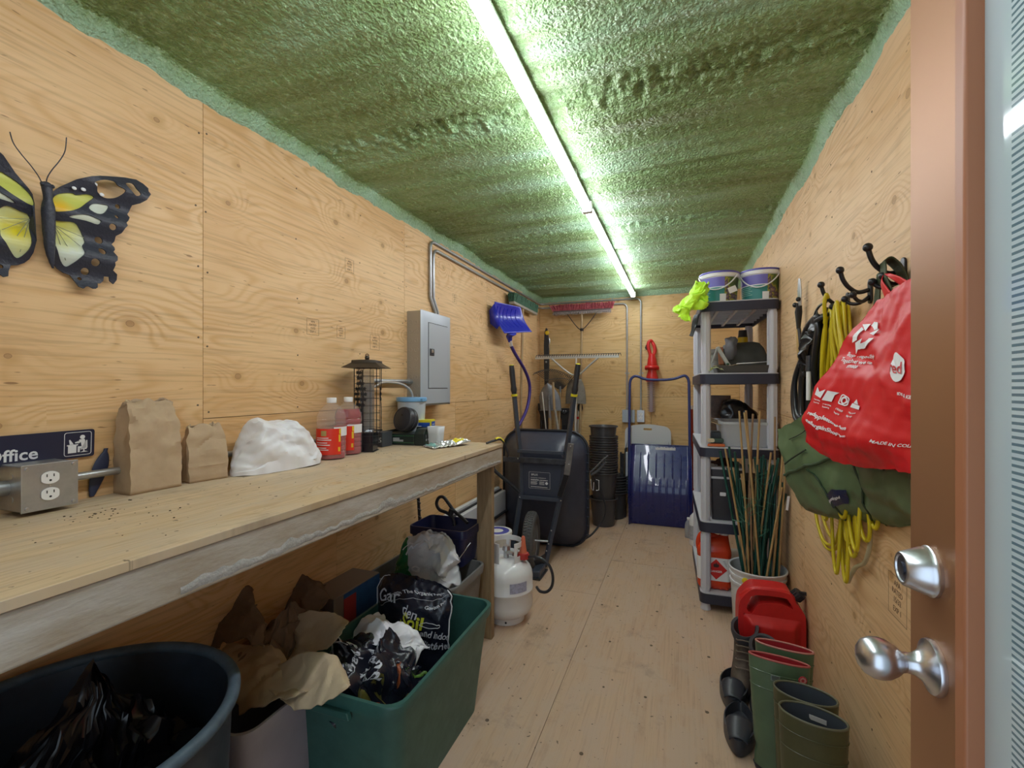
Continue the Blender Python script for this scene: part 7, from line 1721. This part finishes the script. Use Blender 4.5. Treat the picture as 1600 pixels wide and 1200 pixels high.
# olive strap
M_ostrap = mat('olive_strap', (.055,.075,.035), .7, bump=.3, bscale=300)
sp_ = thing('olive_strap', 'wide olive webbing strap looped over the door-side coat hook', 'strap', (.47,1.45,1.65))
mb = MB(); mb.grid(sheet_fn([[(.505,1.385,1.48),(.490,1.40,1.58),(.478,1.415,1.668)],[(.505,1.425,1.47),(.490,1.44,1.58),(.482,1.46,1.668)]], .003, 12, 3), 6, 24)
mb.grid(sheet_fn([[(.478,1.415,1.668),(.500,1.42,1.672),(.530,1.42,1.62),(.532,1.42,1.50)],[(.482,1.46,1.668),(.500,1.465,1.672),(.530,1.465,1.62),(.532,1.47,1.50)]], .002, 12, 3), 6, 24)
mk('strap_band', mb, M_ostrap, sp_, 40, solid=.003)
mb = MB(); mb.grid(sheet_fn([[(.49,1.475,1.655),(.505,1.53,1.57),(.515,1.57,1.50),(.525,1.60,1.43)],[(.49,1.505,1.650),(.505,1.565,1.565),(.515,1.605,1.49),(.525,1.635,1.42)]], .003, 12, 6), 6, 24); mk('strap_tail', mb, M_ostrap, sp_, 40, solid=.003)
# shears hung on the wall
t = thing('garden_shears', 'slim steel garden tool with black pivot hanging near the shelf', 'shears', (.52,2.48,1.7))
mb = MB(); mb.prism([(-.012,0),(.012,0),(.014,.07),(.006,.125),(-.008,.13),(-.014,.07)], .006, frame((.515,2.47,1.725), (.3,-.9,0), (0,0,1))); mk('steel_blade', mb, M_steel, t, bevel=.002)
mb = MB(); mb.tube([(.514,2.485,1.73),(.512,2.49,1.70),(.512,2.49,1.62)], [.012,.016,.008], 8); mb.ball((.500,2.50,1.735), .012, 6); mb.ball((.505,2.46,1.755), .011, 6); mb.tube([(.505,2.47,1.62),(.505,2.48,1.74)], .006, 6); mk('pivot', mb, M_iron2, t, 50)
mb = MB(); mb.tube([(.512,2.49,1.62),(.520,2.50,1.52),(.527,2.51,1.44)], [.010,.014,.013], 8); mk('handle', mb, mat('shear_tan', (.55,.36,.14), .6), t, 60)
mb = MB(); mb.tube([(.528,2.51,1.45),(.529,2.52,1.20)], .013, 8); mb.tube([(.508,2.46,1.62),(.515,2.44,1.50),(.52,2.43,1.40)], .008, 8); mk('grip', mb, M_black, t, 60)
# coils
def coil(mt, r, n, top, bot, seed, spread, nm, t, xo=(.47,.53)):
    rnd = random.Random(seed)
    for k in range(n):
        ty, tz = top[0]+rnd.uniform(-.012,.012), top[1]+rnd.uniform(-.012,.012)
        by = bot[0]+spread[0]*((k+.5)/n*2-1)+rnd.uniform(-.02,.02); bz = bot[1]+rnd.uniform(-spread[1], spread[1])
        w = rnd.uniform(.045,.085)*spread[2]; x0 = rnd.uniform(*xo); x1 = rnd.uniform(*xo)
        dy = by-ty
        pts = [(x0,ty-.01,tz),(x0-.006,ty+.25*dy+w*.85,tz-.16*(tz-bz)),(x1,ty+.6*dy+w*1.15,tz-.55*(tz-bz)),(x1,ty+.9*dy+w*.8,tz-.9*(tz-bz)),(x1,by,bz),(x1,ty+.9*dy-w*.8,tz-.9*(tz-bz)),(x0,ty+.6*dy-w*.8,tz-.5*(tz-bz)),(x0-.006,ty+.15*dy-w*.7,tz-.14*(tz-bz))]
        mb = MB(); mb.tube(spline(pts, 7, True), r, 7, closed=True); mk(nm, mb, mt, t, 60)
M_ycord = mat('cord_yellow', (.62,.50,.012), .38, var=.12)
yc = thing('extension_cord', 'long yellow extension cord coiled on a black hook beside the red bag', 'extension cord', (.5,1.9,1.64))
coil(M_ycord, .0056, 9, (1.915,1.618), (2.02,.93), 3, (.09,.10,1.0), 'cord_loop', yc, (.485,.525))
coil(M_ycord, .0056, 6, (1.86,1.628), (1.72,.90), 8, (.10,.10,.9), 'cord_loop', yc, (.480,.525))
coil(M_ycord, .0056, 3, (1.90,1.60), (1.85,.74), 18, (.05,.05,.6), 'cord_loop', yc, (.49,.525))
for dz, dy, x_ in ((0,0,.515),(-.022,.012,.522),(.03,-.03,.528)):
    mb = MB(); mb.tube(spline([(x_,2.20+dy,1.30),(x_,2.24+dy,.98+dz),(x_,2.21+dy,.835+dz),(x_,2.12+dy,.765+dz),(x_,2.02+dy,.765+dz),(x_,1.93+dy,.82+dz),(x_,1.88+dy,.95),(x_,1.88,1.30)], 7), .0058, 7); mk('cord_loop', mb, M_ycord, yc, 60)
mb = MB(); mb.tube(spline([(.525,1.70,1.1),(.527,1.66,.92),(.527,1.70,.82),(.525,1.78,.77),(.522,1.84,.70)], 7), .0062, 7); mk('cord_tail', mb, mat('cord_pale', (.50,.45,.28), .5), yc, 60)
mb = MB(); mb.tube(spline([(.47,1.86,1.655),(.462,1.85,1.665),(.458,1.855,1.63),(.47,1.89,1.55),(.475,1.95,1.42),(.48,1.99,1.25)], 7), .0062, 8); mk('cord_wrap', mb, M_ycord, yc, 60)
mb = MB(); mb.tube([(.468+.028*math.cos(a)*.6, 1.93+.035*math.sin(a), 1.598+.010*math.cos(a)) for a in [2*math.pi*i/14 for i in range(14)]], .007, 6, closed=True); mb.ball((.458,1.945,1.600), (.012,.018,.015), 6); mk('cord_tie', mb, M_black, yc, 60)
bcl = thing('black_hose', 'thick black hose coil hanging left of the yellow cord', 'hose', (.5,2.1,1.6))
M_hose = mat('hose_black', (.016,.017,.021), .30)
coil(M_hose, .012, 6, (2.05,1.605), (2.25,1.17), 5, (.05,.05,2.6), 'hose_loop', bcl, (.475,.52))
mb = MB(); mb.grid(sheet_fn([[(.47,1.96,1.63),(.465,2.04,1.61),(.47,2.12,1.56)],[(.455,1.99,1.60),(.45,2.05,1.56),(.455,2.12,1.47)],[(.46,2.02,1.55),(.455,2.08,1.49),(.465,2.14,1.40)]], .018, 22, 4), 24, 24); mk('black_wrap', mb, M_hose, bcl, 35, solid=.004)
mb = MB(); mb.tube([(.462,2.065,1.47),(.458,2.06,1.41)], .012, 10); mb.tube([(.458,2.06,1.415),(.456,2.055,1.30)], .0075, 8, m=0); mk('connector', mb, M_black, bcl, 50)
mb = MB(); mb.tube([(.4575,2.06,1.41),(.456,2.055,1.30)], .0085, 8); mk('white_sleeve', mb, M_white, bcl, 50)
mb = MB(); mb.ball((.49,2.30,1.41), (.014,.018,.022), 7); mk('end_plug', mb, M_hose, bcl, 60)
mb = MB(); mb.tube(spline([(.475,1.90,1.648),(.470,1.96,1.645),(.470,2.02,1.628),(.475,2.06,1.60)], 6), .0045, 6); mk('hanging_loop', mb, M_hose, bcl, 60)
# red reusable bag
RB=[[(0.476,1.44,1.578),(0.481,1.4,1.58),(0.478,1.34,1.584),(0.48,1.28,1.59),(0.485,1.24,1.591)],[(0.438,1.49,1.51),(0.453,1.42,1.501),(0.46,1.33,1.501),(0.469,1.25,1.497),(0.482,1.18,1.489)],[(0.399,1.54,1.431),(0.427,1.44,1.408),(0.438,1.32,1.395),(0.457,1.22,1.377),(0.468,1.12,1.368)],[(0.361,1.58,1.337),(0.395,1.47,1.307),(0.417,1.33,1.289),(0.45,1.2,1.283),(0.46,1.08,1.285)],[(0.339,1.6,1.245),(0.374,1.49,1.215),(0.401,1.34,1.215),(0.45,1.2,1.223),(0.46,1.08,1.238)],[(0.348,1.61,1.187),(0.393,1.52,1.156),(0.424,1.4,1.148),(0.447,1.26,1.162),(0.469,1.1,1.194)]]
# push the crease out, the back against the wall
M_redbag = mat('bag_red', (.66,.012,.018), .42, bump=.10, bscale=500, spec=.45)
rbg = thing('red_shopping_bag', 'red reusable shopping bag with white print hanging by the door', 'shopping bag', (.45,1.4,1.6))
RBr = [list(r) for r in RB]                     # rows top to bottom; u = row, v = column
fr_ = sheet_fn(RBr, .005, 12, 9)
mb = MB(); mb.grid(fr_, 60, 60)
mb.grid(lambda u, v: (XR-.008-.004*math.sin(v*9), fr_(u, v)[1], fr_(u, v)[2]), 12, 12)
n_ = 24
for rows in ([(u/n_, 0) for u in range(n_+1)], [(1, v/n_) for v in range(n_+1)], [(u/n_, 1) for u in range(n_+1)], [(0, v/n_) for v in range(n_+1)]):
    a = [fr_(u, v) for u, v in rows]; b = [(XR-.008, p[1], p[2]+.01*0) for p in a]
    mb.add(a+b, [(i, i+1, i+1+n_+1, i+n_+1) for i in range(n_)])
rbb = mk('bag_body', mb, M_redbag, rbg, 35)
mb = MB()
for q in ((.10,.0),(.55,.0)): pass
mb.grid(sheet_fn([[(.484,1.42,1.565),(.478,1.435,1.61),(.488,1.45,1.638)],[(.484,1.38,1.575),(.476,1.42,1.62),(.486,1.43,1.640)]], .001, 10, 1), 5, 14)
mb.grid(sheet_fn([[(.482,1.33,1.585),(.474,1.39,1.625),(.486,1.44,1.640)],[(.482,1.29,1.588),(.474,1.36,1.622),(.486,1.425,1.636)]], .001, 10, 1), 5, 14)
mk('bag_handle', mb, M_redbag, rbg, 40, solid=.002)
# printing: u runs down the bag, v towards the door
def on_bag(mesh_or_text, size, u0, v0, su, sv, rot=0.0, bold=.01, fn=fr_, shear=0.0, lift=.003):
    if isinstance(mesh_or_text, str): me = text_mesh(mesh_or_text, size, .0004, 'LEFT', bold); V = [v.co.copy() for v in me.vertices]; F = [tuple(p.vertices) for p in me.polygons]; bpy.data.meshes.remove(me)
    else: V = [Vector(v) for v in mesh_or_text.v]; F = mesh_or_text.f
    ca, sa = math.cos(rot), math.sin(rot); out = []
    for c in V:
        x, y = (c.x+shear*c.y)*ca-c.y*sa, (c.x+shear*c.y)*sa+c.y*ca
        u = u0-y/su; v = v0+x/sv; u = min(max(u,.001),.999); v = min(max(v,.001),.999)
        p = Vector(fn(u, v)); e = .004
        a = Vector(fn(min(u+e,1), v))-Vector(fn(max(u-e,0), v)); b = Vector(fn(u, min(v+e,1)))-Vector(fn(u, max(v-e,0)))
        n = b.cross(a).normalized()
        if n.x > 0: n = -n
        out.append(p+n*(lift+c.z))
    m = MB(); m.v = [tuple(q) for q in out]; m.f = F; m.m = [0]*len(F); return m
def arrow_ring():
    m = MB()
    for k in range(3):
        a0, a1 = R(95+120*k), R(95+120*k-74); n = 8; r0, r1 = .021, .034
        for i in range(n):
            t0, t1 = a0+(a1-a0)*i/n, a0+(a1-a0)*(i+1)/n
            m.add([(r0*math.cos(t0),r0*math.sin(t0),0),(r1*math.cos(t0),r1*math.sin(t0),0),(r1*math.cos(t1),r1*math.sin(t1),0),(r0*math.cos(t1),r0*math.sin(t1),0)], [(0,1,2,3)])
        t0 = a1; t1 = a1-R(34)
        m.add([((r0-.010)*math.cos(t0),(r0-.010)*math.sin(t0),0),((r1+.010)*math.cos(t0),(r1+.010)*math.sin(t0),0),((r0+r1)/2*math.cos(t1),(r0+r1)/2*math.sin(t1),0)], [(0,1,2)])
    return m
def disc(r, n=28): m = MB(); m.add([(r*math.cos(2*math.pi*i/n), r*math.sin(2*math.pi*i/n), 0) for i in range(n)]+[(0,0,0)], [(i,(i+1)%n,n) for i in range(n)]); return m
SUb, SVb = .46, .46
SL = SVb/1.45
parts_ = [on_bag(arrow_ring(), 0, .245, .235, SUb, SL, lift=.004), on_bag('Shop responsibly', .0125, .365, .13, SUb, SL), on_bag('Together we can', .0125, .395, .11, SUb, SL), on_bag('make', .0125, .42, .20, SUb, SL),
    on_bag('redapplestores.com', .0130, .715, .07, SUb, SL, bold=.03), on_bag('theBargainShop.com', .0130, .765, .07, SUb, SL, bold=.03)]
for k, x in enumerate((.10,.19,.28,.37)):
    q = MB(); s_ = .011
    if k == 0: q.add([(-s_,-s_,0),(s_,-s_,0),(s_,s_,0),(0,.2*s_,0),(-s_,s_,0)], [(0,1,3,4),(1,2,3)])
    if k == 1: q.add([(-s_,-s_,0),(.5*s_,-s_,0),(.4*s_,.3*s_,0),(s_,s_,0),(-s_,s_,0)], [(0,1,2,3,4)])
    if k == 2:
        me = flat([rrect(2*s_,2*s_,.004,3), rrect(1.6*s_,1.6*s_,.003,3), circ(.75*s_,14), circ(.4*s_,12)], .0002); q.join(me)
    if k == 3: q.add([(-s_,-s_,0),(s_,-s_,0),(s_,-.2*s_,0),(-s_,-.2*s_,0),(-.6*s_,0,0),(.6*s_,0,0),(0,1.2*s_,0)], [(0,1,2,3),(4,5,6)])
    parts_.append(on_bag(q, 0, .575, x, SUb, SL)); parts_.append(on_bag('reuse', .0075, .625, x-.025, SUb, SL)); parts_.append(on_bag('here', .0075, .645, x-.025, SUb, SL))
mk('white_print', merge(*parts_), M_offwhite, rbb)
mk('logo_disc', on_bag(disc(.027), 0, .375, .665, SUb, SVb, lift=.0035), M_offwhite, rbb)
mk('logo_lettering', on_bag('red', .032, .400, .610, SUb, SVb, lift=.0055), mat('logo_red', (.55,.01,.02), .4), rbb)
mk('white_print', on_bag('MADE IN COLLABORATION', .0135, .775, .575, SUb, SVb, bold=.02, rot=-.12), M_offwhite, rbb)
mk('white_print', on_bag('IDS & KIDS', .011, .50, .67, SUb, SVb, bold=.02), M_offwhite, rbb)
# green pack under it
GB=[[(0.343,2.02,1.186),(0.381,1.88,1.237),(0.433,1.74,1.278),(0.486,1.58,1.305),(0.525,1.4,1.327)],[(0.355,1.99,1.092),(0.406,1.84,1.153),(0.443,1.68,1.203),(0.476,1.5,1.221),(0.502,1.34,1.223)],[(0.358,1.98,1.022),(0.421,1.8,1.094),(0.462,1.63,1.147),(0.471,1.44,1.145),(0.48,1.28,1.157)],[(0.389,1.97,0.947),(0.444,1.8,1.011),(0.478,1.63,1.058),(0.477,1.44,1.079),(0.489,1.28,1.115)],[(0.436,1.98,0.895),(0.471,1.82,0.934),(0.506,1.67,0.975),(0.511,1.5,1.01),(0.512,1.34,1.047)],[(0.498,2.0,0.872),(0.521,1.87,0.895),(0.536,1.74,0.93),(0.546,1.58,0.962),(0.543,1.42,1.007)]]
M_pack = mat('pack_green', (.125,.195,.095), .42, var=.22, vscale=5, bump=.06, bscale=300)
gp_ = thing('green_pack', 'olive green folded pack with navy label hanging under the red bag', 'bag', (.5,1.7,1.3))
fg_ = sheet_fn(GB, .006, 8, 19)
def fgp(u, v):
    p = Vector(fg_(u, v))
    for c, w, d in ((.37,.05,.010),(.66,.05,.012)): p.x -= d*math.exp(-((v-c)/w)**2)*(u > .42)*min(1,(u-.42)*8) 
    return tuple(p)
mb = MB(); mb.grid(fgp, 60, 60); mb.grid(lambda u, v: (XR-.004, fg_(u, v)[1], fg_(u, v)[2]), 12, 12)
for rows in ([(u/n_, 0) for u in range(n_+1)], [(1, v/n_) for v in range(n_+1)], [(u/n_, 1) for u in range(n_+1)], [(0, v/n_) for v in range(n_+1)]):
    a = [fgp(u, v) for u, v in rows]; b = [(XR-.004, p[1], p[2]) for p in a]; mb.add(a+b, [(i, i+1, i+1+n_+1, i+n_+1) for i in range(n_)])
gpb = mk('pack_body', mb, M_pack, gp_, 40)
off = Vector((-.003,-.002,0))
mb = MB(); mb.tube([Vector(fgp(.40-.02*math.sin(v/40*3.1), v/40))+off for v in range(0, 34)], .0055, 7); mk('piping', mb, mat('pack_piping', (.045,.085,.04), .5), gpb, 60)
for v0, v1 in ((.20,.36),(.52,.62)):
    mb = MB(); mb.tube([Vector(fgp(.42+.52*i/24, v0+(v1-v0)*(i/24)**.8))+off for i in range(25)], .0035, 6); mk('seam', mb, mat('pack_seam', (.03,.06,.03), .5) if 'pack_seam' not in bpy.data.materials else bpy.data.materials['pack_seam'], gpb, 60)
mb = MB(); mb.tube(spline([Vector(fgp(.30,.06))+off*3, Vector(fgp(.26,.14))+off*4, Vector(fgp(.235,.24))+off*3], 5), .003, 6); mb.tube(spline([Vector(fgp(.22,.34))+off*3, Vector(fgp(.20,.42))+off*4, Vector(fgp(.20,.50))+off*3], 5), .003, 6); mb.tube(spline([Vector(fgp(.12,.14))+off*2, Vector(fgp(.115,.26))+off*3, Vector(fgp(.09,.38))+off*2], 5), .002, 6); mk('cord_loop', mb, mat('pack_cord', (.03,.045,.03), .5), gpb, 60)
mb = MB(); mb.grid(lambda u, v: tuple(Vector(fgp(.640+.115*u-.03*v, .275+.17*v))+off*1.3), 8, 10); lb = mk('navy_label', mb, mat('label_navy', (.012,.016,.06), .4), gpb)
mk('lettering', on_bag('Housebrand', .0155, .705, .285, .46, .62, fn=fgp, bold=.01, lift=.006, rot=.12), M_offwhite, lb)
